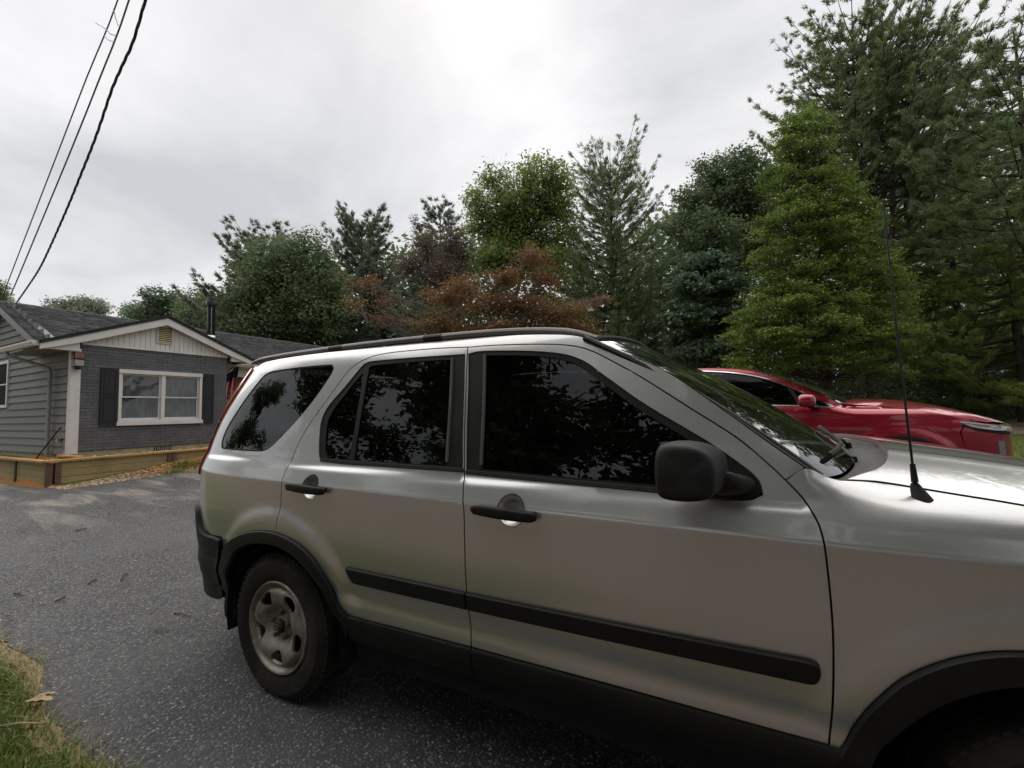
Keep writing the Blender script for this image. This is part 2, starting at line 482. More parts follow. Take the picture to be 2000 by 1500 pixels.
    def paint(name, c, dirt):
        t = NT(name); v = t.coord('World'); n = t.noise(v, 3.5, 7, 0.68); n2 = t.noise(v, 22, 5, 0.6)
        col = t.mix(t.ramp(n, [(0.45, 0.0), (0.8, 0.6)]), c, dirt); col = t.mix(t.ramp(n2, [(0.6, 0.0), (0.75, 0.25)]), col, tuple(np.array(dirt)*0.6))
        t.base(col); t.set(rough=0.55, spec=0.4); t.bump(n2, 0.08, 0.002); M[name] = t.m
    paint('white_paint', (0.70, 0.69, 0.67), (0.48, 0.46, 0.43))
    paint('cream_paint', (0.60, 0.56, 0.50), (0.45, 0.41, 0.36))
    paint('shutter_paint', (0.019, 0.021, 0.026), (0.032, 0.033, 0.036))
    paint('gutter_grey', (0.34, 0.34, 0.33), (0.22, 0.22, 0.21))
    paint('trim_grey', (0.22, 0.22, 0.215), (0.15, 0.15, 0.145))
    t = NT('shingle'); v = t.coord('World'); n = t.noise(v, 160, 3, 0.7); n2 = t.noise(v, 2.0, 5, 0.6); a = t.attr('tint').outputs['Fac']
    c = t.ramp(a, [(0.0, (0.040, 0.040, 0.045)), (0.5, (0.068, 0.068, 0.074)), (1.0, (0.105, 0.104, 0.11))])
    c = t.mix(t.ramp(n, [(0.4, 0.0), (0.7, 0.4)]), c, (0.14, 0.14, 0.145)); c = t.mix(t.ramp(n2, [(0.45, 0.0), (0.75, 0.4)]), c, (0.055, 0.056, 0.06))
    t.base(c); t.set(rough=0.9, spec=0.2); t.bump(n, 0.5, 0.004); M['shingle'] = t.m
    m_plain('foundation', (0.36, 0.33, 0.22), 0.9, var=0.3, scale=9, kind='World', bump=0.4, bscale=50)
    m_plain('vent_wood', (0.50, 0.39, 0.23), 0.6, var=0.25, scale=12, kind='World')
    m_plain('flue_black', (0.015, 0.016, 0.018), 0.3, metal=0.5, var=0.3)
    m_plain('flue_steel', (0.45, 0.45, 0.45), 0.3, metal=0.9, var=0.15)
    m_plain('screen', (0.022, 0.023, 0.027), 0.9, spec=0.1, var=0.3, scale=60)
    m_plain('dark_room', (0.008, 0.008, 0.009), 0.9, var=0.2)
    t = NT('curtain'); v = t.coord('World', (1, 1, 0.25)); n = t.noise(v, 9, 5, 0.6)
    t.base(t.ramp(n, [(0.35, (0.24, 0.242, 0.246)), (0.65, (0.46, 0.462, 0.466))])); t.set(rough=0.9); M['curtain'] = t.m
    # timber of the raised bed
    def wood(name, c0, c1, knot):
        t = NT(name); v = t.coord('Object', (3.0, 3.0, 26)); v2 = t.coord('World'); n = t.noise(v, 2.4, 6, 0.65, 0.6); r = t.obj_random()
        k = t.vor(v2, 3.4); c = t.ramp(n, [(0.3, c0), (0.7, c1)]); c = t.mix(t.math('MULTIPLY', r, 0.35), c, knot)
        c = t.mix(t.ramp(k, [(0.03, 0.8), (0.075, 0.0)]), c, tuple(np.array(knot)*0.5))
        c = t.mix(t.ramp(t.noise(v2, 2.5, 5), [(0.5, 0.0), (0.75, 0.45)]), c, (0.16, 0.13, 0.08))
        t.base(c); t.set(rough=0.8, spec=0.25); t.bump(n, 0.3, 0.003); M[name] = t.m
    wood('timber', (0.26, 0.205, 0.095), (0.42, 0.34, 0.175), (0.22, 0.155, 0.07))
    wood('timber_cap', (0.42, 0.24, 0.085), (0.56, 0.35, 0.15), (0.36, 0.19, 0.06))
    wood('timber_post', (0.095, 0.058, 0.042), (0.17, 0.11, 0.08), (0.07, 0.04, 0.03))
    # ground covers
    t = NT('asphalt'); v = t.coord('World'); cells = t.vor(v, 72, 'Color'); dist = t.vor(v, 72)
    bw = t.N.new('ShaderNodeSeparateColor'); t.L.new(cells, bw.inputs[0])
    big = t.noise(v, 0.55, 6, 0.6); mid = t.noise(v, 5, 6, 0.65); fine = t.noise(v, 210, 3, 0.7)
    stone = t.ramp(bw.outputs[0], [(0.0, (0.050, 0.050, 0.052)), (0.5, (0.105, 0.104, 0.106)), (0.78, (0.17, 0.167, 0.167)), (0.92, (0.28, 0.272, 0.262)), (1.0, (0.45, 0.43, 0.40))])
    inside = t.ramp(dist, [(0.28, 1.0), (0.5, 0.0)])
    c = t.mix(inside, (0.022, 0.022, 0.024), stone)
    c = t.mix(t.ramp(mid, [(0.45, 0.0), (0.75, 0.35)]), c, (0.10, 0.098, 0.096))
    c = t.mix(t.ramp(big, [(0.42, 0.0), (0.7, 0.45)]), c, (0.105, 0.104, 0.107))
    # tan dust washed over the drive near the house
    sep = t.N.new('ShaderNodeSeparateXYZ'); t.L.new(v, sep.inputs[0])
    near = t.ramp(t.math('MULTIPLY', sep.outputs[0], -0.1), [(0.62, 0.0), (0.80, 1.0), (1.0, 1.0)])
    vs = t.coord('World', (0.55, 2.2, 1)); wash = t.ramp(t.noise(vs, 1.3, 6, 0.62, 0.4), [(0.50, 0.0), (0.66, 0.75)])
    c = t.mix(t.mix(1.0, near, wash, 'MULTIPLY'), c, (0.27, 0.235, 0.20))
    vw = t.N.new('ShaderNodeVectorMath'); vw.operation = 'ADD'; t.L.new(v, vw.inputs[0])
    nz = t.N.new('ShaderNodeTexNoise'); t.L.new(v, nz.inputs['Vector']); nz.inputs['Scale'].default_value = 2.2; nz.inputs['Detail'].default_value = 6
    t.L.new(nz.outputs['Color'], vw.inputs[1])
    crack = t.ramp(t.vor(vw.outputs[0], 0.42, 'Distance', 'DISTANCE_TO_EDGE'), [(0.0, 1.0), (0.007, 0.0)])
    crack = t.mix(1.0, crack, t.ramp(t.noise(v, 0.45, 3), [(0.47, 0.0), (0.56, 1.0)]), 'MULTIPLY')
    c = t.mix(crack, c, (0.012, 0.012, 0.012))
    stain = t.ramp(t.noise(v, 1.1, 5, 0.55, 0.5), [(0.60, 0.0), (0.74, 0.55)]); c = t.mix(stain, c, (0.022, 0.022, 0.023))
    t.base(c); t.rough(t.ramp(bw.outputs[1], [(0.0, 0.45), (1.0, 0.8)])); t.set(spec=0.45)
    t.bump(t.math('ADD', t.math('MULTIPLY', inside, 0.8), fine), 0.75, 0.006); M['asphalt'] = t.m
    t = NT('lawn'); v = t.coord('World'); n = t.noise(v, 0.5, 6, 0.65); n2 = t.noise(v, 40, 4, 0.7); n3 = t.noise(v, 5, 5, 0.6)
    c = t.ramp(n3, [(0.3, (0.080, 0.110, 0.020)), (0.55, (0.155, 0.190, 0.034)), (0.8, (0.215, 0.220, 0.052))])
    c = t.mix(t.ramp(n, [(0.45, 0.0), (0.7, 0.6)]), c, (0.115, 0.098, 0.045)); c = t.mix(t.ramp(n2, [(0.4, 0.5), (0.65, 0.0)]), c, (0.03, 0.045, 0.008))
    t.base(c); t.set(rough=0.9, spec=0.2); t.bump(n2, 0.8, 0.05); M['lawn'] = t.m
    t = NT('forest_floor'); v = t.coord('World'); n = t.noise(v, 9, 6, 0.7); n2 = t.noise(v, 60, 4, 0.7)
    c = t.ramp(n, [(0.3, (0.13, 0.098, 0.074)), (0.55, (0.235, 0.185, 0.145)), (0.8, (0.19, 0.15, 0.11))])
    t.base(c); t.set(rough=0.95, spec=0.1); t.bump(n2, 0.8, 0.04); M['forest_floor'] = t.m
    t = NT('clay_soil'); v = t.coord('World'); n = t.noise(v, 6, 6, 0.7); n2 = t.noise(v, 70, 4, 0.7)
    c = t.ramp(n, [(0.32, (0.22, 0.10, 0.035)), (0.5, (0.36, 0.17, 0.055)), (0.68, (0.24, 0.16, 0.085)), (0.85, (0.10, 0.10, 0.035))])
    t.base(c); t.set(rough=0.95, spec=0.1); t.bump(n2, 0.8, 0.02); M['clay'] = t.m
    t = NT('gravel_stone'); a = t.attr('tint').outputs['Fac']; v = t.coord('World')
    t.base(t.ramp(a, [(0.0, (0.11, 0.062, 0.032)), (0.4, (0.24, 0.150, 0.080)), (0.75, (0.38, 0.29, 0.19)), (1.0, (0.62, 0.55, 0.44))])); t.set(rough=0.8); M['gravel'] = t.m
    t = NT('bark'); v = t.coord('World', (1, 1, 0.22)); n = t.noise(v, 14, 6, 0.7)
    t.base(t.ramp(n, [(0.3, (0.026, 0.021, 0.018)), (0.7, (0.085, 0.072, 0.062))])); t.set(rough=0.95, spec=0.15); t.bump(n, 0.8, 0.03); M['bark'] = t.m
    t = NT('bark_pale'); v = t.coord('World', (1, 1, 0.4)); n = t.noise(v, 18, 6, 0.7)
    t.base(t.ramp(n, [(0.3, (0.075, 0.065, 0.055)), (0.7, (0.21, 0.19, 0.165))])); t.set(rough=0.9, spec=0.15); t.bump(n, 0.5, 0.01); M['bark_pale'] = t.m
    def leaf(name, stops, trans=0.35, rough=0.5):
        t = NT(name); a = t.attr('tint').outputs['Fac']
        n = t.noise(t.coord('World'), 0.9, 4, 0.6)
        f = t.math('ADD', t.math('MULTIPLY', a, 0.75), t.math('MULTIPLY', n, 0.35))
        col = t.ramp(f, stops); t.base(col); t.set(rough=rough, spec=0.35)
        tl = t.N.new('ShaderNodeBsdfTranslucent'); t.L.new(col, tl.inputs[0])
        mx = t.N.new('ShaderNodeMixShader'); mx.inputs[0].default_value = trans
        t.L.new(t.b.outputs[0], mx.inputs[1]); t.L.new(tl.outputs[0], mx.inputs[2]); t.L.new(mx.outputs[0], t.o.inputs['Surface']); M[name] = t.m
    leaf('leaf_pine', [(0.1, (0.098, 0.134, 0.063)), (0.5, (0.151, 0.204, 0.091)), (0.9, (0.223, 0.277, 0.123))], 0.45)
    leaf('leaf_pine_blue', [(0.1, (0.101, 0.125, 0.089)), (0.5, (0.146, 0.175, 0.120)), (0.9, (0.198, 0.226, 0.154))], 0.45)
    leaf('leaf_pine_warm', [(0.1, (0.109, 0.158, 0.040)), (0.5, (0.190, 0.256, 0.065)), (0.9, (0.290, 0.356, 0.099))], 0.45)
    leaf('leaf_bright', [(0.1, (0.115, 0.167, 0.046)), (0.5, (0.190, 0.259, 0.074)), (0.9, (0.276, 0.351, 0.115))], 0.4)
    leaf('leaf_holly', [(0.1, (0.073, 0.113, 0.023)), (0.5, (0.146, 0.214, 0.044)), (0.9, (0.290, 0.377, 0.087))], 0.35, 0.4)
    leaf('leaf_dark', [(0.1, (0.077, 0.115, 0.061)), (0.5, (0.127, 0.177, 0.088)), (0.9, (0.193, 0.246, 0.118))], 0.42)
    leaf('leaf_bluish', [(0.1, (0.075, 0.119, 0.073)), (0.5, (0.125, 0.181, 0.110)), (0.9, (0.188, 0.250, 0.152))], 0.3)
    leaf('leaf_bronze', [(0.1, (0.132, 0.046, 0.028)), (0.4, (0.201, 0.090, 0.041)), (0.65, (0.236, 0.129, 0.053)), (0.95, (0.241, 0.178, 0.063))], 0.35)
    leaf('leaf_red', [(0.1, (0.085, 0.016, 0.014)), (0.5, (0.150, 0.032, 0.022)), (0.9, (0.19, 0.075, 0.035))], 0.35)
    leaf('leaf_mauve', [(0.1, (0.103, 0.064, 0.055)), (0.5, (0.144, 0.094, 0.071)), (0.9, (0.132, 0.136, 0.076))], 0.3)
    leaf('grass_blade', [(0.0, (0.065, 0.105, 0.020)), (0.35, (0.120, 0.180, 0.034)), (0.7, (0.20, 0.22, 0.055)), (1.0, (0.36, 0.29, 0.14))], 0.35)
    m_plain('dry_leaf', (0.42, 0.30, 0.17), 0.8, var=0.3, scale=30)
    m_plain('straw', (0.27, 0.20, 0.12), 0.9, var=0.45, scale=26, kind='World', bump=0.8, bscale=90, bdist=0.01)
    m_plain('twig', (0.05, 0.035, 0.026), 0.9, var=0.4, scale=40)
    m_plain('cable_black', (0.035, 0.035, 0.038), 0.6, var=0.2)
    m_plain('cable_grey', (0.16, 0.16, 0.165), 0.5, metal=0.3, var=0.2)
    m_plain('pole_wood', (0.11, 0.085, 0.065), 0.9, var=0.3, scale=5, bump=0.5, bscale=20)
    m_plain('lamp_red', (0.22, 0.085, 0.07), 0.6, var=0.2)
    m_plain('lamp_grey', (0.33, 0.335, 0.32), 0.5, var=0.1)
materials()
# ------------------------------------------------------------------ ground
def zg(x, y):
    x = np.asarray(x, float); y = np.asarray(y, float)
    z = 0.17*sst(-4.0, -10.3, x)*sst(30, 12, y)+0.13*sst(2.8, 6.5, y)
    z = z+0.20*sst(3.0, 5.5, y)*sst(-10.0, -10.55, x)*sst(20, 9, y)
    p = sst(2.92, 3.06, y)*sst(-10.62, -10.72, x)*sst(24, 18, y)*sst(-40, -25, x)
    z = z*(1-p)+0.50*p
    r = np.hypot(x, y)
    z = z+0.9*sst(18, 60, r)*sst(-4, 12, y)      # wooded rise behind
    # broad unevenness away from the drive
    z = z+0.06*np.sin(x*0.31+1.3)*np.sin(y*0.27+0.4)*sst(9, 18, r)
    return z

def _axis(fine0, fine1, step, far):
    a = list(np.arange(fine0, fine1, step)); s = step; v = a[-1]
    while v < far: s *= 1.25; v += s; a.append(v)
    s = step; v = a[0]; b = []
    while v > -far: s *= 1.25; v -= s; b.append(v)
    return np.array(b[::-1]+a)

def build_ground():
    xs = _axis(-15, 7, 0.15, 420); ys = _axis(-2, 10, 0.13, 420)
    X, Y = np.meshgrid(xs, ys, indexing='ij')
    V = np.stack([X, Y, zg(X, Y)], -1).reshape(-1, 3)
    g = mobj('ground', V, grid_faces(len(xs), len(ys)), M['lawn'], smooth=True); tag(g, kind='structure')
    rng = np.random.default_rng(5)
    def sheet(name, poly, mat, lift, res, wig=0.0):
        P = loop(crv(poly, 0.12))
        if wig:
            k = np.arange(len(P)); P = P+rng.normal(0, wig, P.shape)
        vo, fo, lp = fill2d(P, [], res)
        V = np.column_stack([vo, zg(vo[:, 0], vo[:, 1])+lift])
        o = mobj(name, V, fo, mat, smooth=True); tag(o, kind='structure'); return o
    edge = [(-40, 0.3), (-14, 0.72), (-9, 0.82), (-6, 0.86), (-4.6, 0.93), (-3.85, 0.93), (-3.4, 0.95), (-2.9, 0.83), (-2.55, 0.80), (-2.2, 0.80), (-1.2, 0.76), (0.5, 0.72), (3, 0.74), (6, 0.7), (16, 0.6)]
    far = [(16, 9.2), (4, 8.9), (-4, 8.9), (-9.5, 8.9), (-9.62, 6.4), (-9.75, 5.2), (-9.98, 4.4), (-10.06, 3.8), (-10.16, 3.2), (-10.35, 2.95), (-11.0, 2.86), (-14, 2.8), (-40, 2.6)]
    P = np.vstack([crv(edge, 0.09)+rng.normal(0, 0.010, (len(crv(edge, 0.09)), 2)), crv(far, 0.10)+rng.normal(0, 0.014, (len(crv(far, 0.10)), 2))])
    vo, fo, lp = fill2d(loop(P), [], 0.22)
    o = mobj('driveway', np.column_stack([vo, zg(vo[:, 0], vo[:, 1])+0.012]), fo, M['asphalt'], smooth=True); tag(o, kind='structure')
    sheet('soil_strip', [(-9.3, 8.6), (-9.4, 6.4), (-9.5, 5.2), (-9.7, 4.4), (-9.8, 3.8), (-9.9, 3.1), (-10.1, 2.8), (-10.9, 2.66), (-14, 2.6), (-14, 2.99), (-10.66, 3.0), (-10.66, 3.5), (-10.66, 5), (-10.66, 8.6)], M['clay'], 0.006, 0.08)
    # strip of leaf litter and dust along the near verge
    sheet('verge', [(-40, 0.2), (-12, 0.66), (-6, 0.80), (-4.6, 0.88), (-3.85, 0.86), (-3.4, 0.89), (-2.9, 0.75), (-2.2, 0.70), (-1, 0.66), (3, 0.62), (16, 0.45), (16, 0.75), (3, 0.86), (-1.2, 0.90), (-2.2, 0.95), (-3.4, 1.08), (-4.6, 1.04), (-9, 0.95), (-40, 0.5)], M['straw'], 0.006, 0.3)
    sheet('forest_floor', [(-60, -1.6), (-20, -1.1), (-6, -0.5), (-3, -0.25), (-1.8, 0.2), (-0.9, 0.52), (0.5, 0.56), (5, 0.55), (16, 0.42), (60, -0.5), (60, -60), (-60, -60)], M['forest_floor'], 0.009, 0.7)
    # same under the wood beyond the lawn
    sheet('wood_floor', [(-11, 16), (-4, 15.5), (2, 17.5), (8, 20), (14, 22), (24, 21), (40, 18), (90, 20), (90, 90), (-60, 90), (-60, 24), (-22, 20)], M['forest_floor'], 0.03, 2.0)
build_ground()

def blades(name, pts, hmin, hmax, wid, mat, seed, lean=0.5, tint=(0, 1)):
    """grass blades: bent two-quad strips"""
    rng = np.random.default_rng(seed); n = len(pts)
    a = rng.uniform(0, 2*np.pi, n); h = rng.uniform(hmin, hmax, n); l = rng.uniform(0.1, lean, n)*h
    d = np.stack([np.cos(a), np.sin(a)], 1); s = np.stack([-np.sin(a), np.cos(a)], 1)*wid*rng.uniform(0.6, 1.3, n)[:, None]
    z = zg(pts[:, 0], pts[:, 1])+0.004
    def row(f, hh, w):
        c = pts+d*(l*f)[:, None]
        return [np.column_stack([c-s*w, z+h*hh]), np.column_stack([c+s*w, z+h*hh])]
    R = row(0, 0, 1)+row(0.45, 0.62, 0.75)+row(1, 0.95, 0.0)[:1]
    V = np.stack(R, 1).reshape(-1, 3); b = np.arange(n)*5
    F = [tuple(q) for q in np.stack([b, b+1, b+3, b+2], 1)]+[tuple(q) for q in np.stack([b+2, b+3, b+4], 1)]
    o = mobj(name, V, F, mat)
    t = rng.uniform(tint[0], tint[1], n).astype(np.float32)
    at = o.data.attributes.new('tint', 'FLOAT', 'FACE'); at.data.foreach_set('value', np.concatenate([t, t]))
    tag(o, kind='stuff'); return o

def build_grass():
    rng = np.random.default_rng(11)
    n = 52000
    x = rng.uniform(-6.5, 1.0, n); y = 0.84-np.abs(rng.normal(0, 0.55, n))
    e = np.interp(x, [-6, -4.6, -3.85, -3.4, -2.9, -2.2, 0.5], [0.86, 0.92, 0.92, 0.93, 0.80, 0.78, 0.72])
    clump = np.sin(x*3.1+np.sin(y*5))*np.sin(y*4.3+1.1*np.sin(x*2.7))
    keep = (x < -0.9+0.3*clump) & (y > -0.75-0.2*x*0) & (y < e-0.035+0.07*clump+rng.normal(0, 0.03, n)) & (y > -1.6)
    pts = np.stack([x, y], 1)[keep]
    o = blades('grass', pts, 0.02, 0.062, 0.0032, M['grass_blade'], 3, 1.0, (0.0, 0.6))
    tag(o, 'short green grass tufts along the near edge of the driveway', 'grass')
    n = 6000; x = rng.uniform(-6.5, 0.5, n); e = np.interp(x, [-6, -4.6, -3.85, -3.4, -2.9, -2.2, 0.5], [0.86, 0.92, 0.92, 0.93, 0.80, 0.78, 0.72])
    pts = np.stack([x, e+rng.normal(-0.035, 0.045, n)], 1)
    o = blades('dry_grass', pts, 0.012, 0.05, 0.0022, M['grass_blade'], 4, 2.5, (0.8, 1.0))
    tag(o, 'dry straw coloured grass lying where lawn meets asphalt', 'grass')
    # weeds and clumps on the bank below the raised bed, and inside it
    pts = []
    for cx, cy, s, k in [(-10.25, 4.9, 0.16, 420), (-10.2, 5.4, 0.2, 420), (-9.98, 4.55, 0.1, 160), (-10.3, 5.9, 0.2, 300), (-11.95, 4.1, 0.10, 200), (-11.95, 4.4, 0.14, 260), (-11.9, 4.8, 0.1, 160)]:
        pts.append(np.column_stack([rng.normal(cx, s*0.6, k), rng.normal(cy, s, k)]))
    o = blades('weeds', np.vstack(pts), 0.03, 0.10, 0.005, M['grass_blade'], 7, 0.9, (0.0, 0.6))
    tag(o, 'low weeds on the clay bank below the timber bed', 'weeds')
    # lawn beyond the red car
    n = 12000
    pts = np.column_stack([rng.uniform(1.5, 16, n), rng.uniform(9.2, 24, n)])
    o = blades('lawn_grass', pts, 0.04, 0.11, 0.010, M['grass_blade'], 9, 0.8, (0.1, 0.85))
    tag(o, 'yellow green lawn grass beyond the red car', 'grass')
build_grass()

def build_gravel():
    rng = np.random.default_rng(21)
    bm = bmesh.new(); bmesh.ops.create_icosphere(bm, subdivisions=1, radius=1.0)
    bv = np.array([v.co[:] for v in bm.verts]); bf = np.array([[v.index for v in f.verts] for f in bm.faces]); bm.free()
    def stones(name, P, smin, smax, label, lift=None):
        n = len(P); V = []; F = []; k = len(bv)
        for i in range(n):
            s = rng.uniform(smin, smax)*np.array([1, rng.uniform(0.5, 1), rng.uniform(0.3, 0.7)])
            a = rng.uniform(0, 6.28); R = np.array([[math.cos(a), -math.sin(a), 0], [math.sin(a), math.cos(a), 0], [0, 0, 1]])
            v = (bv*(1+rng.normal(0, 0.12, (k, 1)))*s) @ R.T
            V.append(v+P[i]); F.append(bf+i*k)
        o = mobj(name, np.vstack(V), np.vstack(F), M['gravel'])
        t = np.repeat(rng.uniform(0, 1, n), len(bf)).astype(np.float32)
        at = o.data.attributes.new('tint', 'FLOAT', 'FACE'); at.data.foreach_set('value', t)
        tag(o, label, 'gravel', kind='stuff')
    n = 2300
    y = 2.95+np.abs(rng.normal(0, 1.0, n)); x = rng.uniform(-10.58, -9.98, n)+0.06*(y-3)*rng.uniform(0.2, 1, n)
    k = y < 6.8; x, y = x[k], y[k]
    stones('gravel', np.column_stack([x, y, zg(x, y)+0.012]), 0.007, 0.024, 'pale brown gravel spilled on the bank below the timber bed')
    n = 900; x = rng.uniform(-12.0, -10.75, n); y = rng.uniform(3.2, 6.6, n)
    stones('bed_gravel', np.column_stack([x, y, 0.565+0*x]), 0.012, 0.035, 'grey gravel inside the timber bed by the brick wall')
    n = 420; x = rng.uniform(-10.4, -4, n); y = rng.uniform(1.0, 7.5, n)
    stones('loose_stones', np.column_stack([x, y, zg(x, y)+0.016]), 0.004, 0.012, 'loose pale stones scattered over the asphalt')
build_gravel()
# ------------------------------------------------------------------ house
XF = -12.09          # brick front
YS = 3.66            # sided gable wall
def build_house():
    rng = np.random.default_rng(33)
    H = empty('house', (-14.0, 6.0, 0.5)); off = np.array([-14.0, 6.0, 0.5])
    tag(H, 'low grey ranch house with painted brick front, white gable and dark shingle roof', 'house')
    class PB(MB):
        def build(s, name, mat=None, parent=None, **k):
            s.v = [v-off for v in s.v] if parent is not None else s.v
            return MB.build(s, name, mat, parent, **k)
    # all parts carry coordinates relative to the house empty
    def sub(o): return o
    # --- brick wall
    wl = PB().box((XF-0.20, 3.70, 0.67), (XF-0.012, 6.70, 1.20)).box((XF-0.20, 3.70, 2.40), (XF-0.012, 6.70, 2.905)).box((XF-0.20, 3.70, 1.20), (XF-0.012, 4.45, 2.40)).box((XF-0.20, 6.07, 1.20), (XF-0.012, 6.70, 2.40)).build('brick_wall', M['mortar'], H)
    unit = []
    for q in range(4):
        bm = bmesh.new(); bmesh.ops.create_cube(bm, size=1.0)
        for v in bm.verts: v.co += Vector(rng.normal(0, 0.012, 3))
        me = bpy.data.meshes.new('brick'); bm.to_mesh(me); bm.free(); me.materials.append(M['brick']); unit.append(me)
    bricks = []
    ch = 0.0675; L = 0.205
    for r in range(33):
        z0 = 0.675+r*ch; y = 3.80-(L/2 if r % 2 else 0)
        while y < 6.70:
            a, b = max(y, 3.80)+0.0025, min(y+L, 6.70)-0.0025
            y += L
            zc = z0+ch/2
            spans = [(a, b)]
            if 1.16 < zc < 2.44:
                spans = []
                if a < 4.44: spans.append((a, min(b, 4.44)))
                if b > 6.08: spans.append((max(a, 6.08), b))
            for s0, s1 in spans:
                if s1-s0 > 0.025: bricks.append((s0, s1, z0))
    bricks.sort(key=lambda t: t[0])
    keep = bricks[:300]; rest = bricks[300:]
    for s0, s1, z0 in keep:
        o = bpy.data.objects.new('brick', unit[int(rng.integers(4))]); link(o, wl)
        p = 0.010+rng.uniform(-0.003, 0.004)
        o.location = (XF-0.012-0.02+p/2-off[0], (s0+s1)/2-off[1], z0+ch/2+rng.normal(0, 0.0012)-off[2])
        o.scale = (0.04+p, s1-s0, ch-0.010+rng.normal(0, 0.001)); o.rotation_euler = (rng.normal(0, 0.006), 0, rng.normal(0, 0.006))
    if rest:
        mb = PB()
        for s0, s1, z0 in rest: mb.box((XF-0.05, s0, z0+0.005), (XF+rng.uniform(-0.004, 0.003), s1, z0+ch-0.005))
        tag(mb.build('brick_courses', M['brick'], wl), kind='stuff')
    # foundation with vent
    fo = PB().box((XF-0.24, 3.64, 0.30), (XF-0.03, 6.72, 0.668)).build('foundation', M['foundation'], H)
    mb = PB().box((XF-0.034, 5.12, 0.565), (XF-0.022, 5.50, 0.655)); mb.build('foundation_vent', M['dark_metal'], fo)
    for k in range(9):
        PB().box((XF-0.022, 5.14+k*0.042, 0.57), (XF-0.012, 5.155+k*0.042, 0.65)).build('slat', M['gutter_grey'], fo)
    PB().box((-20.3, YS+0.03, 0.30), (XF-0.26, YS+0.2, 0.63)).build('side_foundation', M['foundation'], H)
    # --- white corner post
    PB().box((XF-0.10, 3.635, 0.62), (XF+0.022, 3.795, 2.80), bev=0.006).build('corner_post', M['white_paint'], H)
    # --- siding
    sw = PB().box((-20.2, YS+0.03, 0.62), (XF-0.11, YS+0.16, 2.93)).prism([(-20.1, 2.93), (-12.95, 2.93), (-16.3, 4.30)], YS+0.03, YS+0.16, 'y').build('side_wall', M['siding'], H)
    ex = 0.163; n = int((4.26-0.62)/ex)+1
    for i in range(n):
        z0 = 0.62+i*ex; z1 = z0+ex+0.012
        xl, xr = -20.15, XF-0.105
        if z0 > 2.86:
            xr = min(xr, -13.02-(z0-2.93)/0.44-0.10); xl = max(xl, -19.6+(z0-2.93)/0.44+0.10)
        if xr-xl < 0.3: continue
        segs = [(xl, xr)]
        if z1 > 1.66 and z0 < 2.80: segs = [(xl, -16.86), (-15.78, xr)] if z0 > 1.66-ex*0.5 and z0 < 2.70 else [(xl, xr)]
        for a, b in segs:
            V = np.array([[a, YS+0.03, z0], [b, YS+0.03, z0], [b, YS-0.010, z0], [a, YS-0.010, z0], [a, YS+0.03, z1], [b, YS+0.03, z1], [b, YS+0.020, z1], [a, YS+0.020, z1]])
            PB().add(V, [(0, 3, 2, 1), (4, 5, 6, 7), (0, 1, 5, 4), (1, 2, 6, 5), (2, 3, 7, 6), (3, 0, 4, 7)]).build('siding_board', M['siding'], sw)
    # side window
    wn = PB().box((-16.84, YS+0.0, 1.66), (-15.80, YS+0.03, 2.80)).build('window', M['dark_room'], H)
    fr = PB()
    fr.box((-16.86, YS-0.025, 1.66), (-16.79, YS+0.02, 2.82)); fr.box((-15.85, YS-0.025, 1.66), (-15.78, YS+0.02, 2.82))
    fr.box((-16.79, YS-0.024, 1.66), (-15.85, YS+0.019, 1.73)); fr.box((-16.79, YS-0.024, 2.75), (-15.85, YS+0.019, 2.82)); fr.box((-16.79, YS-0.012, 2.22), (-15.85, YS+0.018, 2.25))
    fr.build('window_frame', M['white_paint'], wn)
    PB().box((-16.79, YS-0.010, 1.73), (-15.85, YS-0.006, 2.75)).build('insect_screen', M['screen'], wn)
    # --- roofs
    def shingles(name, org, du, dv, nu, nv, lu, lv, parent, ok):
        """courses of tabs; org eave corner, du along the eave, dv up the slope"""
        du = np.asarray(du, float); dv = np.asarray(dv, float); nn = np.cross(du, dv); nn /= np.linalg.norm(nn)
        if nn[2] < 0: nn = -nn
        V = []; F = []; T = []; c = 0
        for j in range(nv):
            u = -lu*rng.uniform(0, 1)
            while u < nu*lu:
                w = lu*rng.choice([0.55, 0.8, 1.0, 1.0, 1.3]); a, b = max(u, 0), min(u+w, nu*lu); u += w
                if b-a < 0.03: continue
                th = rng.choice([0.010, 0.013, 0.019]); v0 = j*lv-rng.choice([0, 0, 0.012]); v1 = (j+1)*lv+0.03
                p = org+du*(a+b)/2+dv*(v0+v1)/2
                if not ok(p): continue
                A, B = org+du*(a+0.002), org+du*(b-0.002)
                q = [A+dv*v0, B+dv*v0, B+dv*v1, A+dv*v1]
                q = [q[0]+nn*0.004, q[1]+nn*0.004, q[2]-nn*0.002, q[3]-nn*0.002, q[0]+nn*(th+0.004), q[1]+nn*(th+0.004), q[2]+nn*0.002, q[3]+nn*0.002]
                V += q; F += [(c+4, c+5, c+6, c+7), (c, c+1, c+5, c+4), (c+1, c+2, c+6, c+5), (c+3, c, c+4, c+7)]; T += [rng.uniform(0, 1)]*4; c += 8
        o = mobj(name, np.array(V)-off, np.array(F), M['shingle'], parent)
        at = o.data.attributes.new('tint', 'FLOAT', 'FACE'); at.data.foreach_set('value', np.array(T, np.float32)); tag(o, kind='stuff')
    RX, RZ, SL = -16.3, 4.33, 0.44
    zmain = lambda x: RZ-SL*abs(x-RX)
    mr = PB()
    for sgn in (1, -1):
        xe = RX+sgn*3.22; ze = zmain(xe)
        mr.prism([(RX, RZ), (xe, ze), (xe, ze-0.10), (RX, RZ-0.10)], 3.50, 18.0, 'y')
    mro = mr.build('main_roof', M['shingle'], H)
    cs = 1/math.hypot(1, SL)
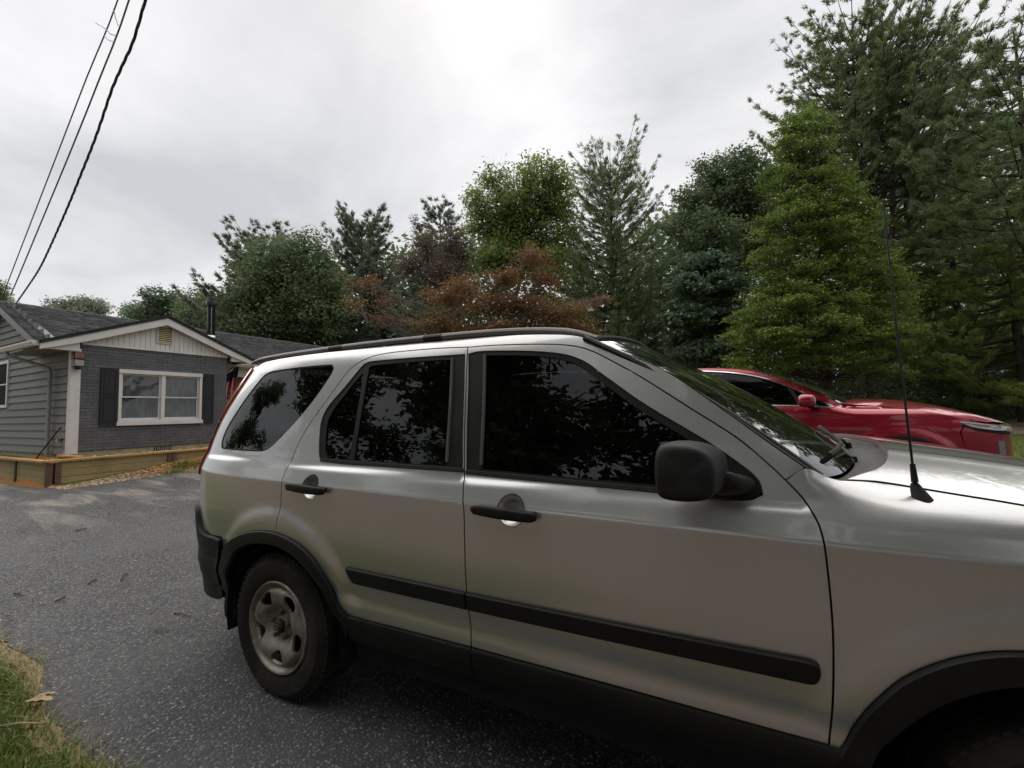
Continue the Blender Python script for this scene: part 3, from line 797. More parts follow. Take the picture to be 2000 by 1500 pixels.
    shingles('shingles', np.array([RX+3.26, 3.46, zmain(RX+3.26)+0.012]), (0, 1, 0), (-cs, 0, SL*cs), 43, 25, 0.335, 0.142, mro,
             lambda p: True)
    shingles('shingles', np.array([RX-3.26, 3.46, zmain(RX-3.26)+0.012]), (0, 1, 0), (cs, 0, SL*cs), 20, 25, 0.72, 0.142, mro, lambda p: True)
    for k in range(48):
        y0 = 3.46+k*0.3
        PB().prism([(RX-0.15, RZ-0.045), (RX, RZ+0.030+rng.uniform(0, .006)), (RX+0.15, RZ-0.045), (RX, RZ-0.005)], y0, y0+0.305, 'y').build('ridge_cap', M['shingle'], mro)
    # main rake boards (grey) on the sided gable
    for sgn in (1, -1):
        xe = RX+sgn*3.26
        PB().prism([(RX, RZ-0.02), (xe, zmain(xe)-0.02), (xe, zmain(xe)-0.19), (RX, RZ-0.19)], 3.475, 3.53, 'y').build('rake_board', M['trim_grey'], mro)
        PB().prism([(RX, RZ-0.12), (xe, zmain(xe)-0.12), (xe, zmain(xe)-0.135), (RX, RZ-0.135)], 3.53, 3.70, 'y').build('soffit', M['trim_grey'], mro)
    # main eave fascia, gutter and porch
    xe = RX+3.22; ze = zmain(xe)
    PB().box((xe-0.03, 6.72, ze-0.16), (xe+0.004, 18, ze-0.012)).build('fascia', M['white_paint'], mro)
    PB().prism([(xe+0.004, ze-0.03), (xe+0.115, ze-0.03), (xe+0.115, ze-0.06), (xe+0.085, ze-0.13), (xe+0.004, ze-0.13)], 6.95, 18, 'y').build('gutter', M['cream_paint'], mro)
    PB().box((-13.35, 6.74, 2.50), (-13.16, 18, 2.80)).build('porch_beam', M['cream_paint'], H)
    PB().box((-13.34, 6.73, 0.6), (-13.18, 6.88, 2.499), bev=0.006).build('porch_post', M['white_paint'], H)
    PB().box((-13.34, 9.4, 0.6), (-13.18, 9.55, 2.499), bev=0.006).build('porch_post', M['white_paint'], H)
    pw = PB().box((-15.3, 6.8, 0.6), (-15.1, 18, 2.86)).build('porch_wall', M['trim_grey'], H)
    PB().box((-15.098, 7.75, 0.62), (-15.05, 8.65, 2.62)).build('door', M['dark_room'], pw)
    PB().box((-15.096, 8.66, 0.62), (-15.03, 8.78, 2.66)).build('door_trim', M['cream_paint'], pw)
    PB().box((-15.2, 6.72, 0.45), (-12.9, 18, 0.60)).build('porch_floor', M['foundation'], H)
    # wing roof
    RY, WZ, WS = 5.26, 3.745, 0.414
    zw = lambda y: WZ-WS*abs(y-RY)
    wr = PB()
    for sgn in (1, -1):
        ye = RY+sgn*2.10; pts = [(RY, WZ), (ye, zw(ye)), (ye, zw(ye)-0.05), (RY, WZ-0.05)]
        wr.prism(pts, -13.9 if sgn < 0 else -13.2, XF+0.16, 'x')
        yi = RY+sgn*1.7; wr.prism([(RY, WZ-0.001), (yi, zw(yi)-0.001), (yi, zw(yi)-0.06), (RY, WZ-0.06)], -15.0, -13.95, 'x')
    wro = wr.build('wing_roof', M['shingle'], H)
    cw = 1/math.hypot(1, WS)
    for sgn in (1, -1):
        o0 = np.array([XF+0.175, RY+sgn*2.13, zw(RY+sgn*2.13)+0.010])
        shingles('shingles', o0, (-1, 0, 0), (0, -sgn*cw, WS*cw), 9, 16, 0.335, 0.142, wro,
                 lambda p: (p[0] > -13.9 if p[1] < 3.5 else True) and p[2] > zmain(p[0])-0.05 if p[1] > 3.5 and p[0] < -13.0 else p[0] > -13.9)
    for k in range(10):
        x0 = XF+0.175-k*0.3
        PB().prism([(RY-0.15, WZ-0.045), (RY, WZ+0.030), (RY+0.15, WZ-0.045), (RY, WZ-0.005)], x0-0.305, x0, 'x').build('ridge_cap', M['shingle'], wro)
    # white rake boards with the boxed return
    for sgn in (1, -1):
        ye = RY+sgn*2.10
        PB().prism([(RY, WZ-0.045), (ye, zw(ye)-0.045), (ye, zw(ye)-0.16), (RY+sgn*1.46, zw(RY+sgn*1.46)-0.205), (RY, WZ-0.215)], XF+0.100, XF+0.145, 'x').build('rake_board', M['white_paint'], wro)
        PB().prism([(RY, WZ-0.02), (ye, zw(ye)-0.02), (ye, zw(ye)-0.044), (RY, WZ-0.044)], XF+0.10, XF+0.158, 'x').build('drip_edge', M['flue_black'], wro)
        PB().prism([(RY, WZ-0.09), (ye, zw(ye)-0.09), (ye, zw(ye)-0.10), (RY, WZ-0.10)], XF+0.02, XF+0.099, 'x').build('soffit', M['white_paint'], wro)
    PB().prism([(3.17, 2.845), (3.17, 2.745), (3.70, 2.735), (3.74, 2.745), (3.74, 3.00), (3.71, 3.04)], XF+0.02, XF+0.096, 'x').build('eave_return', M['white_paint'], wro)
    PB().prism([(7.35, 2.855), (7.30, 2.80), (6.76, 2.80), (6.76, 3.00)], XF+0.02, XF+0.096, 'x').build('eave_return', M['white_paint'], wro)
    PB().box((-13.9, 3.19, 2.76), (XF+0.02, 3.635, 2.775)).build('soffit', M['trim_grey'], wro)
    PB().prism([(3.16, 2.885), (3.05, 2.885), (3.05, 2.855), (3.08, 2.79), (3.16, 2.79)], -13.9, XF+0.09, 'x').build('gutter', M['white_paint'], wro)
    # gable boards
    gb = PB().prism([(3.80, 2.905), (6.71, 2.905), (5.26, 3.56)], XF-0.05, XF-0.006, 'x').build('gable', M['white_paint'], H)
    bw = 0.098; y = 3.805
    while y < 6.70:
        a, b = y+0.004, min(y+bw, 6.705)-0.004
        pa = zw(a)-0.15; pb = zw(b)-0.15
        pl = [(a, 2.912), (b, 2.912), (b, pb), (a, pa)] if not (a < RY < b) else [(a, 2.912), (b, 2.912), (b, pb), (RY, WZ-0.15), (a, pa)]
        PB().prism(pl, XF-0.006, XF+0.010+rng.normal(0, 0.001), 'x').build('gable_board', M['white_paint'], gb); y += bw
    PB().box((XF-0.004, 3.80, 2.895), (XF+0.024, 6.715, 2.945)).build('frieze_board', M['white_paint'], gb)
    gv = PB().box((XF+0.008, 5.13, 3.11), (XF+0.016, 5.41, 3.49)).build('gable_vent', M['dark_room'], gb)
    fr = PB(); fr.box((XF+0.010, 5.10, 3.09), (XF+0.036, 5.125, 3.50)); fr.box((XF+0.010, 5.405, 3.09), (XF+0.036, 5.43, 3.50)); fr.box((XF+0.010, 5.125, 3.09), (XF+0.035, 5.405, 3.115)); fr.box((XF+0.010, 5.125, 3.478), (XF+0.035, 5.405, 3.50))
    fr.v = [v-off for v in fr.v]; MB.build(fr, 'vent_frame', M['cream_paint'], gb)
    for k in range(8):
        z = 3.125+k*0.044
        PB().add([[XF+0.012, 5.125, z+0.032], [XF+0.012, 5.405, z+0.032], [XF+0.032, 5.405, z], [XF+0.032, 5.125, z], [XF+0.012, 5.125, z+0.038], [XF+0.012, 5.405, z+0.038], [XF+0.034, 5.405, z+0.006], [XF+0.034, 5.125, z+0.006]],
                 [(0, 3, 2, 1), (4, 5, 6, 7), (0, 1, 5, 4), (1, 2, 6, 5), (2, 3, 7, 6), (3, 0, 4, 7)]).build('slat', M['vent_wood'], gb)
    # --- front window
    wn = PB().box((XF-0.17, 4.40, 1.20), (XF-0.16, 6.12, 2.42)).build('window', M['dark_room'], H)
    def bx(nm, a, b, m, p=wn, bev=0.0): return PB().box(a, b, bev=bev).build(nm, M[m], p)
    bx('window_header', (XF-0.03, 4.42, 2.335), (XF+0.040, 6.10, 2.425), 'white_paint', bev=0.004)
    bx('window_sill', (XF-0.03, 4.40, 1.175), (XF+0.052, 6.12, 1.262), 'white_paint', bev=0.004)
    bx('jamb', (XF-0.08, 4.425, 1.264), (XF+0.026, 4.480, 2.333), 'white_paint'); bx('jamb', (XF-0.08, 6.040, 1.264), (XF+0.026, 6.095, 2.333), 'white_paint')
    bx('mullion', (XF-0.08, 5.225, 1.264), (XF+0.022, 5.295, 2.333), 'white_paint')
    bx('sill_ledge', (XF-0.05, 4.482, 1.264), (XF+0.020, 5.223, 1.292), 'white_paint'); bx('sill_ledge', (XF-0.05, 5.297, 1.264), (XF+0.020, 6.038, 1.292), 'white_paint')
    for y0, y1 in ((4.482, 5.223), (5.297, 6.038)):
        for z0, z1, xo in ((1.80, 2.331, -0.030), (1.294, 1.83, -0.055)):
            s_ = PB(); x0 = XF+xo
            s_.box((x0-0.022, y0, z0), (x0, y0+0.030, z1)); s_.box((x0-0.022, y1-0.030, z0), (x0, y1, z1))
            s_.box((x0-0.022, y0+0.030, z0), (x0-0.001, y1-0.030, z0+(0.028 if xo > -0.04 else 0.045))); s_.box((x0-0.022, y0+0.030, z1-0.028), (x0-0.001, y1-0.030, z1))
            sa = s_.build('sash', M['white_paint'], wn)
            bx('pane', (x0-0.014, y0+0.028, z0+0.026), (x0-0.010, y1-0.028, z1-0.026), 'house_glass')
    ys = np.linspace(4.44, 6.08, 160); V = []
    for z in (1.22, 1.6, 2.0, 2.40):
        for y_ in ys: V.append((XF-0.100+0.010*math.sin(y_*38+math.sin(z*2)*0.8)+0.008*math.sin(y_*17+1), y_, z))
    mobj('curtain', np.array(V)-off, grid_faces(4, 160), M['curtain'], wn, smooth=True)
    for y0, y1 in ((4.115, 4.405), (6.110, 6.375)):
        sh = bx('shutter', (XF+0.002, y0, 1.185), (XF+0.026, y1, 2.425), 'shutter_paint', H, 0.003)
        for z0, z1 in ((1.27, 1.79), (1.87, 2.36)):
            p = PB(); p.box((XF+0.0262, y0+0.055, z0), (XF+0.034, y1-0.055, z1), bev=0.0035); p.build('shutter_panel', M['shutter_paint'], sh)
        q = PB(); q.box((XF+0.0255, y0+0.001, 1.186), (XF+0.036, y0+0.04, 2.424)); q.box((XF+0.0255, y1-0.04, 1.186), (XF+0.036, y1-0.001, 2.424))
        for z0, z1 in ((1.186, 1.25), (1.805, 1.855), (2.375, 2.424)): q.box((XF+0.0255, y0+0.04, z0), (XF+0.0355, y1-0.04, z1))
        q.build('shutter_rail', M['shutter_paint'], sh)
    # downspout
    ds = PB().tube([(-13.62, 3.10, 2.79), (-13.60, 3.12, 2.70), (-13.45, 3.30, 2.62), (-13.02, 3.59, 2.44), (-12.98, 3.60, 2.34), (-12.98, 3.60, 0.60)], 0.040, 8, sx=1.0, sz=0.8)
    ds.build('downspout', M['gutter_grey'], H, smooth=True)
    # flue pipe
    fl = PB().lathe([(0.0, 3.7), (0.115, 3.7), (0.115, 5.02), (0.0, 5.02)], 20, c=(-15.62, 8.12, 0)).build('chimney', M['flue_black'], mro, smooth=True)
    PB().lathe([(0.0, 5.0), (0.118, 5.0), (0.118, 5.05), (0.155, 5.06), (0.155, 5.19), (0.14, 5.22), (0.0, 5.235)], 20, c=(-15.62, 8.12, 0)).build('chimney_cap', M['flue_black'], mro, smooth=True)
    PB().lathe([(0.24, 3.86), (0.16, 3.98), (0.122, 4.06), (0.117, 4.06)], 20, c=(-15.62, 8.12, 0)).build('flashing', M['flue_steel'], mro, smooth=True)
    PB().box((-15.515, 8.06, 4.05), (-15.500, 8.075, 5.0)).build('flue_seam', M['flue_steel'], mro)
    # back of the house so that it is closed
    PB().box((-19.6, 3.9, 0.5), (-13.6, 18.0, 2.86)).build('core', M['trim_grey'], H)
    # outlet / tap on the side wall
    PB().box((-12.55, YS-0.06, 0.88), (-12.48, YS, 0.94)).build('tap', M['flue_steel'], H)
build_house()

def build_house_things():
    # twin box security light on the corner
    L = empty('security_light', (XF+0.03, 3.72, 2.52)); tag(L, 'boxy outdoor light, red-brown box above a grey one, on the white corner post', 'light')
    MB().box((0.0, -0.085, 0.05), (0.14, 0.085, 0.19), bev=0.006).build('lamp_box', M['flue_black'], L)
    MB().box((0.14, -0.072, 0.062), (0.150, 0.072, 0.180)).build('lamp_face', M['lamp_red'], L)
    MB().box((0.0, -0.078, -0.10), (0.13, 0.078, 0.045), bev=0.006).build('lamp_box', M['flue_black'], L)
    MB().box((0.13, -0.070, -0.09), (0.140, 0.070, 0.032)).build('lamp_face', M['lamp_grey'], L)
    MB().lathe([(0, -0.17), (0.04, -0.165), (0.05, -0.14), (0.04, -0.105), (0, -0.105)], 14, c=(0.075, 0, 0)).build('motion_sensor', M['flue_black'], L, smooth=True)
    # flag on a tilted staff by the porch
    F = empty('flag', (-12.75, 7.02, 2.40)); tag(F, 'furled striped flag hanging from a tilted black staff by the porch', 'flag')
    MB().tube([(-0.10, -0.22, -0.12), (0.25, 0.40, 0.62)], 0.012, 8).build('flag_staff', M['flue_black'], F, smooth=True)
    rng = np.random.default_rng(4)
    nu, nv = 40, 30; V = []
    for i in range(nu):
        u = i/(nu-1)
        for j in range(nv):
            v = j/(nv-1)
            px = -0.06+0.22*u; py = -0.15+0.40*u*(1-0.3*v)
            V.append((px+0.05*math.sin(u*26+v*2)*(0.4+0.6*v), py+0.03*math.sin(u*19+1), -0.10+0.46*u-v*(0.62+0.25*u)))
    t = NT('flag_cloth'); uvn = t.attr('stripe'); st = uvn.outputs['Fac']
    c = t.ramp(t.math('FRACT', t.math('MULTIPLY', st, 6.5)), [(0.0, (0.42, 0.02, 0.035)), (0.49, (0.42, 0.02, 0.035)), (0.51, (0.62, 0.58, 0.56)), (1.0, (0.62, 0.58, 0.56))])
    r = t.N.new('ShaderNodeValToRGB')
    t.base(t.mix(t.attr('canton').outputs['Fac'], c, (0.012, 0.016, 0.045))); t.set(rough=0.85); M['flag'] = t.m
    o = mobj('flag_cloth', V, grid_faces(nu, nv), M['flag'], F, smooth=True)
    a = o.data.attributes.new('stripe', 'FLOAT', 'POINT'); a.data.foreach_set('value', np.repeat(np.linspace(0, 1, nu), nv).astype(np.float32))
    b = o.data.attributes.new('canton', 'FLOAT', 'POINT'); b.data.foreach_set('value', np.array([1.0 if (j/(nv-1) < 0.36) else 0.0 for i in range(nu) for j in range(nv)], np.float32))
    # black pole propped against the downspout
    S = empty('leaning_pole', (-11.9, 3.3, 0.55)); tag(S, 'thin black pole propped against the grey sided wall', 'pole')
    MB().tube([(-0.75, 0.05, 0.0), (0.02, 0.16, 0.62)], 0.014, 8).build('shaft', M['flue_black'], S, smooth=True)
    MB().tube([(0.02, 0.16, 0.62), (0.07, 0.165, 0.64), (0.08, 0.165, 0.625), (0.05, 0.16, 0.60), (0.0, 0.155, 0.605)], 0.012, 8).build('grip', M['flue_black'], S, smooth=True)
    # raised timber bed
    B = empty('raised_bed', (-10.6, 3.0, 0.15)); off = np.array([-10.6, 3.0, 0.15])
    tag(B, 'raised garden bed of pale timber boards with orange cap rail and dark posts', 'garden bed')
    def pb(nm, a, b, m, bev=0.004):
        return MB().box(np.array(a)-off, np.array(b)-off, bev=bev).build(nm, M[m], B)
    zt = 0.585
    for k in range(3):       # side facing the drive
        z1 = zt-k*0.135; z0 = z1-0.131
        xs = [(-13.6, -12.1), (-12.097, -10.66)]
        for x0, x1 in xs: pb('plank', (x0, 2.955, z0), (x1, 2.995, z1), 'timber')
    for k in range(2):       # front
        z1 = zt+0.008-k*0.135; z0 = z1-0.131
        if k == 0: runs = [(3.13, 4.92), (4.925, 6.9)]
        else: runs = [(3.13, 4.92), (4.925, 5.6)]
        for y0, y1 in runs: pb('plank', (-10.645, y0, z0), (-10.605, y1, z1), 'timber')
    pb('plank', (-10.645, 3.13, zt-0.40), (-10.605, 4.0, zt-0.266), 'timber')
    for x0, x1, y0, y1 in [(-10.66, -10.585, 2.935, 3.02), (-10.66, -10.575, 3.045, 3.125), (-10.66, -10.575, 4.72, 4.80), (-10.66, -10.575, 4.815, 4.885), (-12.14, -12.06, 2.93, 2.955)]:
        pb('post', (x0, y0, 0.02), (x1, y1, zt-0.003), 'timber_post')
    pb('cap_rail', (-10.70, 2.93, zt+0.010), (-10.56, 4.45, zt+0.048), 'timber_cap'); pb('cap_rail', (-10.70, 4.454, zt+0.011), (-10.56, 6.9, zt+0.049), 'timber_cap')
    pb('cap_rail', (-13.6, 2.90, zt+0.002), (-10.703, 3.03, zt+0.040), 'timber_cap')
    pb('cap_rail', (-12.0, 3.46, zt+0.02), (-11.0, 3.56, zt+0.055), 'timber_cap'); pb('plank', (-12.0, 3.49, 0.50), (-11.0, 3.53, zt+0.018), 'timber')
    so = MB().box((-13.5, 3.0, 0.30), (-10.66, 6.85, 0.56)); so.v = [v-off for v in so.v]
    tag(so.build('soil', M['clay'], B), kind='stuff')
    # little leafy plants by the end of the brick wall
    for i, (x, y, z, h, lab) in enumerate([(-11.2, 5.62, 0.56, 0.16, 'small yellow green seedling in the timber bed under the right shutter'), (-12.0, 6.78, 1.35, 0.55, 'leafy stem poking out at the right end of the brick wall')]):
        P = empty('plant', (x, y, z)); tag(P, lab, 'plant')
        rr = np.random.default_rng(60+i); st = MB(); V = []; F = []; n = 0
        if i: st.tube([(0, 0, -0.85), (0.02, 0.0, -0.3), (0, 0, h*0.7)], 0.008, 6)
        for k in range(9 if i == 0 else 22):
            a = rr.uniform(0, 6.28); l = rr.uniform(0.5, 1.0)*h*(0.9 if i == 0 else 0.75)
            b0 = np.array([0, 0, rr.uniform(0, 0.3 if i == 0 else 0.8)*h]); d = np.array([math.cos(a), math.sin(a), rr.uniform(0.2, 0.9)]); d /= np.linalg.norm(d)
            e = b0+d*l; st.tube([b0, e], 0.003, 4)
            s = np.cross(d, (0, 0, 1)); s /= np.linalg.norm(s)
            for q in (0.55, 0.75, 0.95):
                c = b0+d*l*q; w = 0.22*h*rr.uniform(0.6, 1.0) if i == 0 else 0.05
                V += [c, c+d*w*0.6+s*w*0.5, c+d*w*1.3, c+d*w*0.6-s*w*0.5]; F.append((n, n+1, n+2, n+3)); n += 4
        st.build('stem', M['twig'] if i else M['leaf_bright'], P)
        lo = mobj('foliage', V, F, M['leaf_holly' if i == 0 else 'leaf_bright'], P)
        a_ = lo.data.attributes.new('tint', 'FLOAT', 'FACE'); a_.data.foreach_set('value', rr.uniform(0.6, 1.0, len(F)).astype(np.float32))
build_house_things()

# ------------------------------------------------------------------ overhead cables
def px_ray(px, py):
    return CFW+(px-1000)/F_PX*CR+(750-py)/F_PX*CU
def build_cables():
    E = np.array([0, 0, EYE])
    def in_plane(px, py, A, B):
        d = px_ray(px, py); n = np.array([B[1]-A[1], -(B[0]-A[0]), 0.0])
        return E+d*((A-E) @ n)/(d @ n)
    PT = np.array([15.5, -1.1, 8.3])
    def cable(name, pts, A, tB, end, label, rad, twist, mat):
        B = E+px_ray(*pts[0])*tB
        W = [in_plane(px, py, A, B) for px, py in pts]
        W = W[::-1]                              # from the house outwards
        W = [A]+W
        last, prev = W[-1], W[-2]
        g = (last-prev)/np.linalg.norm((last-prev)[:2])
        L = np.linalg.norm(end[:2]-last[:2])
        for k in range(1, 13):
            t = k/12; p = last+(end-last)*t; p[2] = last[2]+(g[2]*L*t)*(1-t)+(end[2]-last[2])*t*t+(0 if t < 1 else 0); W.append(p)
        W = crv(W, 0.35)
        o = empty(name, W[0]); tag(o, label, 'cable', 'service cables running to the house')
        if not twist:
            MB().tube(W-W[0], rad, 6).build('wire', M[mat], o, smooth=True)
        else:
            Wd = crv(W, 0.05); s = np.concatenate([[0], np.cumsum(np.linalg.norm(np.diff(Wd, axis=0), axis=1))])
            T = np.gradient(Wd, axis=0); T /= np.linalg.norm(T, axis=1, keepdims=True)
            S = np.cross(T, (0, 0, 1)); S /= np.linalg.norm(S, axis=1, keepdims=True); U = np.cross(S, T)
            for k in range(3):
                a = s*2*math.pi/0.62+k*2*math.pi/3
                MB().tube(Wd+rad*1.35*(S*np.cos(a)[:, None]+U*np.sin(a)[:, None])-Wd[0], rad, 6).build('wire', M[mat], o, smooth=True)
        return o, W
    A = E+px_ray(7, 577)*(3.42/px_ray(7, 577)[1]); A2 = E+px_ray(20, 577)*(3.42/px_ray(20, 577)[1]); A3 = E+px_ray(32, 592)*(3.44/px_ray(32, 592)[1])
    c1, W1 = cable('cable', [(230, 0), (170, 150), (118, 285), (62, 430), (14, 555)], A, 6.6, PT+[0, 0.3, 0.6], 'thin grey overhead wire, leftmost of the three running to the gable', 0.0095, False, 'cable_grey')
    c2, W2 = cable('cable', [(252, 0), (190, 165), (136, 300), (80, 435), (30, 555)], A2, 6.3, PT+[0, -0.2, 0.5], 'thin grey overhead wire, middle one of the three running to the gable', 0.011, False, 'cable_grey')
    c3, W3 = cable('cable', [(284, 0), (260, 81), (222, 166), (188, 265), (158, 341), (132, 405), (98, 482), (77, 525), (55, 559)], A3, 4.9, PT+[0, 0, 0.1], 'thick black twisted service cable sagging down to the grey gable', 0.0068, True, 'cable_black')
    # tie wires between the two thin wires
    def at(W, px, py, A, B): return in_plane(px, py, A, B)
    B1 = E+px_ray(230, 0)*6.6; B2 = E+px_ray(252, 0)*6.3
    for (p, q, extra) in [((222, 18), (231, 50), None), ((203, 70), (225, 82), None), ((207, 57), (224, 69), (187, 45))]:
        a = in_plane(*p, A, B1); b = in_plane(*q, A, B2)
        pts = [a, (a+b)/2+[0, 0, -0.03], b]
        if extra: pts = [in_plane(*extra, A, B1)]+pts
        mb = MB().tube(np.array(pts), 0.007, 6); mb.v = [v-W1[0] for v in mb.v]; mb.build('tie_wire', M['cable_grey'], c1, smooth=True)
    # pole the wires come from, behind the camera
    P = empty('utility_pole', (15.5, -1.1, float(zg(15.5, -1.1)))); tag(P, 'tall weathered wooden utility pole carrying the wires', 'pole')
    MB().tube([(0, 0, -0.3), (0, 0, 4.5), (0.02, 0, 9.4)], [0.16, 0.14, 0.11], 14).build('shaft', M['pole_wood'], P, smooth=True)
    MB().box((-0.06, -1.0, 8.75), (0.06, 1.0, 8.87)).build('crossarm', M['pole_wood'], P)
build_cables()
# ------------------------------------------------------------------ car bodies
def pchip(pts):
    x = np.array([p[0] for p in pts], float); y = np.array([p[1] for p in pts], float)
    h = np.diff(x); dl = np.diff(y)/h; m = np.zeros(len(x))
    for i in range(1, len(x)-1):
        if dl[i-1]*dl[i] > 0:
            w1 = 2*h[i]+h[i-1]; w2 = h[i]+2*h[i-1]; m[i] = (w1+w2)/(w1/dl[i-1]+w2/dl[i])
    m[0] = dl[0]; m[-1] = dl[-1]
    def f(t):
        t = np.clip(np.asarray(t, float), x[0], x[-1]); i = np.clip(np.searchsorted(x, t)-1, 0, len(x)-2)
        hh = h[i]; a = (t-x[i])/hh
        return (2*a**3-3*a**2+1)*y[i]+(a**3-2*a**2+a)*hh*m[i]+(-2*a**3+3*a**2)*y[i+1]+(a**3-a**2)*hh*m[i+1]
    return f

class Surf:
    """side of a car body: u runs round the plan outline, z up; returns points and outward normals"""
    def __init__(s, hw, plan, u0, prof, fprof, fw, crease, rake, rw):
        P = np.array(plan, float); Q = np.vstack([2*P[0]-P[1], P, 2*P[-1]-P[-2]])
        t = np.linspace(0, len(P)-1, 4000); i = np.clip(t.astype(int), 0, len(P)-2); a = (t-i)[:, None]
        p0, p1, p2, p3 = Q[i], Q[i+1], Q[i+2], Q[i+3]
        D = .5*(2*p1+(p2-p0)*a+(2*p0-5*p1+4*p2-p3)*a**2+(3*p1-p0-3*p2+p3)*a**3)
        L = np.concatenate([[0], np.cumsum(np.hypot(*np.diff(D, axis=0).T))])
        s.U = L-L[np.argmin(abs(D[:, 0]-u0))]+u0; s.D = D; s.hw = hw
        s.prof = pchip(prof); s.fprof = pchip(fprof) if fprof else s.prof
        s.fw = fw; s.crease = crease; s.rake = pchip(rake); s.rw = rw; s.bumps = []
    def base(s, u, z):
        S = np.interp(u, s.U, s.D[:, 0]); I = np.interp(u, s.U, s.D[:, 1])
        zz = z-s.crease(S); w = sst(s.fw[0], s.fw[1], S)
        d = (1-w)*s.prof(zz)+w*s.fprof(zz)
        for f in s.bumps: d = d-f(S, z)
        y = -(s.hw-I)*(s.hw-d)/s.hw
        X = S+s.rake(z)*sst(s.rw[0], s.rw[1], S)
        return np.stack([X, y, z+0*u], -1)
    def __call__(s, u, z, off=0.0):
        u = np.asarray(u, float); z = np.asarray(z, float); P = s.base(u, z); e = 3e-3
        a = s.base(u+e, z)-s.base(u-e, z); b = s.base(u, z+e)-s.base(u, z-e)
        n = np.cross(a, b); n /= np.linalg.norm(n, axis=-1, keepdims=True)+1e-12
        return P+n*off, n

def mirror_copy(o, parent):
    """the same part for the other side of the car"""
    me = o.data.copy(); nv = len(me.vertices)
    co = np.zeros(nv*3, np.float32); me.vertices.foreach_get('co', co); co = co.reshape(-1, 3); co[:, 1] *= -1
    nl = len(me.loops); nr = np.zeros(nl*3, np.float32); has = me.has_custom_normals
    li = np.zeros(nl, np.int32); me.loops.foreach_get('vertex_index', li)
    vn = None
    if has:
        me.corner_normals.foreach_get('vector', nr); nr = nr.reshape(-1, 3); vn = np.zeros((nv, 3), np.float32); vn[li] = nr; vn[:, 1] *= -1
    F = [tuple(p.vertices)[::-1] for p in me.polygons]; sm = len(me.polygons) > 0 and me.polygons[0].use_smooth
    mt = me.materials[0] if me.materials else None
    bpy.data.meshes.remove(me)
    c = mobj(o.name.split('.')[0], co, F, mt, parent, smooth=sm, normals=vn)
    if sm and vn is None: c.data.set_sharp_from_angle(angle=math.radians(35))
    for ch in list(o.children): mirror_copy(ch, c)
    for k in ('label',):
        if k in o: c[k] = o[k]
    return c

def circle(c, r, n=28, ry=None):
    a = np.linspace(0, 2*math.pi, n, endpoint=False); return np.stack([c[0]+r*np.cos(a), c[1]+(ry or r)*np.sin(a)], 1)

def strip(name, rows, mat, parent, closed=False, smooth=True):
    """skin a list of equally long point rows"""
    R = np.array(rows); nu, nv = R.shape[:2]
    o = mobj(name, R.reshape(-1, 3), grid_faces(nu, nv), mat, parent)
    bm = bmesh.new(); bm.from_mesh(o.data); bmesh.ops.recalc_face_normals(bm, faces=bm.faces[:]); bm.to_mesh(o.data); bm.free()
    if smooth:
        o.data.polygons.foreach_set('use_smooth', np.ones(len(o.data.polygons), bool)); o.data.set_sharp_from_angle(angle=math.radians(40))
    return o

def blob(name, secs, mat, parent, sub=2):
    """rounded closed shape from a stack of sections (list of closed point rings)"""
    bm = bmesh.new(); rings = [[bm.verts.new(p) for p in s_] for s_ in secs]; k = len(rings[0])
    for a, b in zip(rings[:-1], rings[1:]):
        for i in range(k): bm.faces.new((a[i], a[(i+1) % k], b[(i+1) % k], b[i]))
    bm.faces.new(rings[0]); bm.faces.new(rings[-1][::-1])
    bmesh.ops.recalc_face_normals(bm, faces=bm.faces[:])
    me = bpy.data.meshes.new(name); bm.to_mesh(me); bm.free(); me.materials.append(mat)
    o = link(bpy.data.objects.new(name, me), parent)
    md = o.modifiers.new('subsurf', 'SUBSURF'); md.levels = sub; md.render_levels = sub
    me.polygons.foreach_set('use_smooth', np.ones(len(me.polygons), bool))
    return o

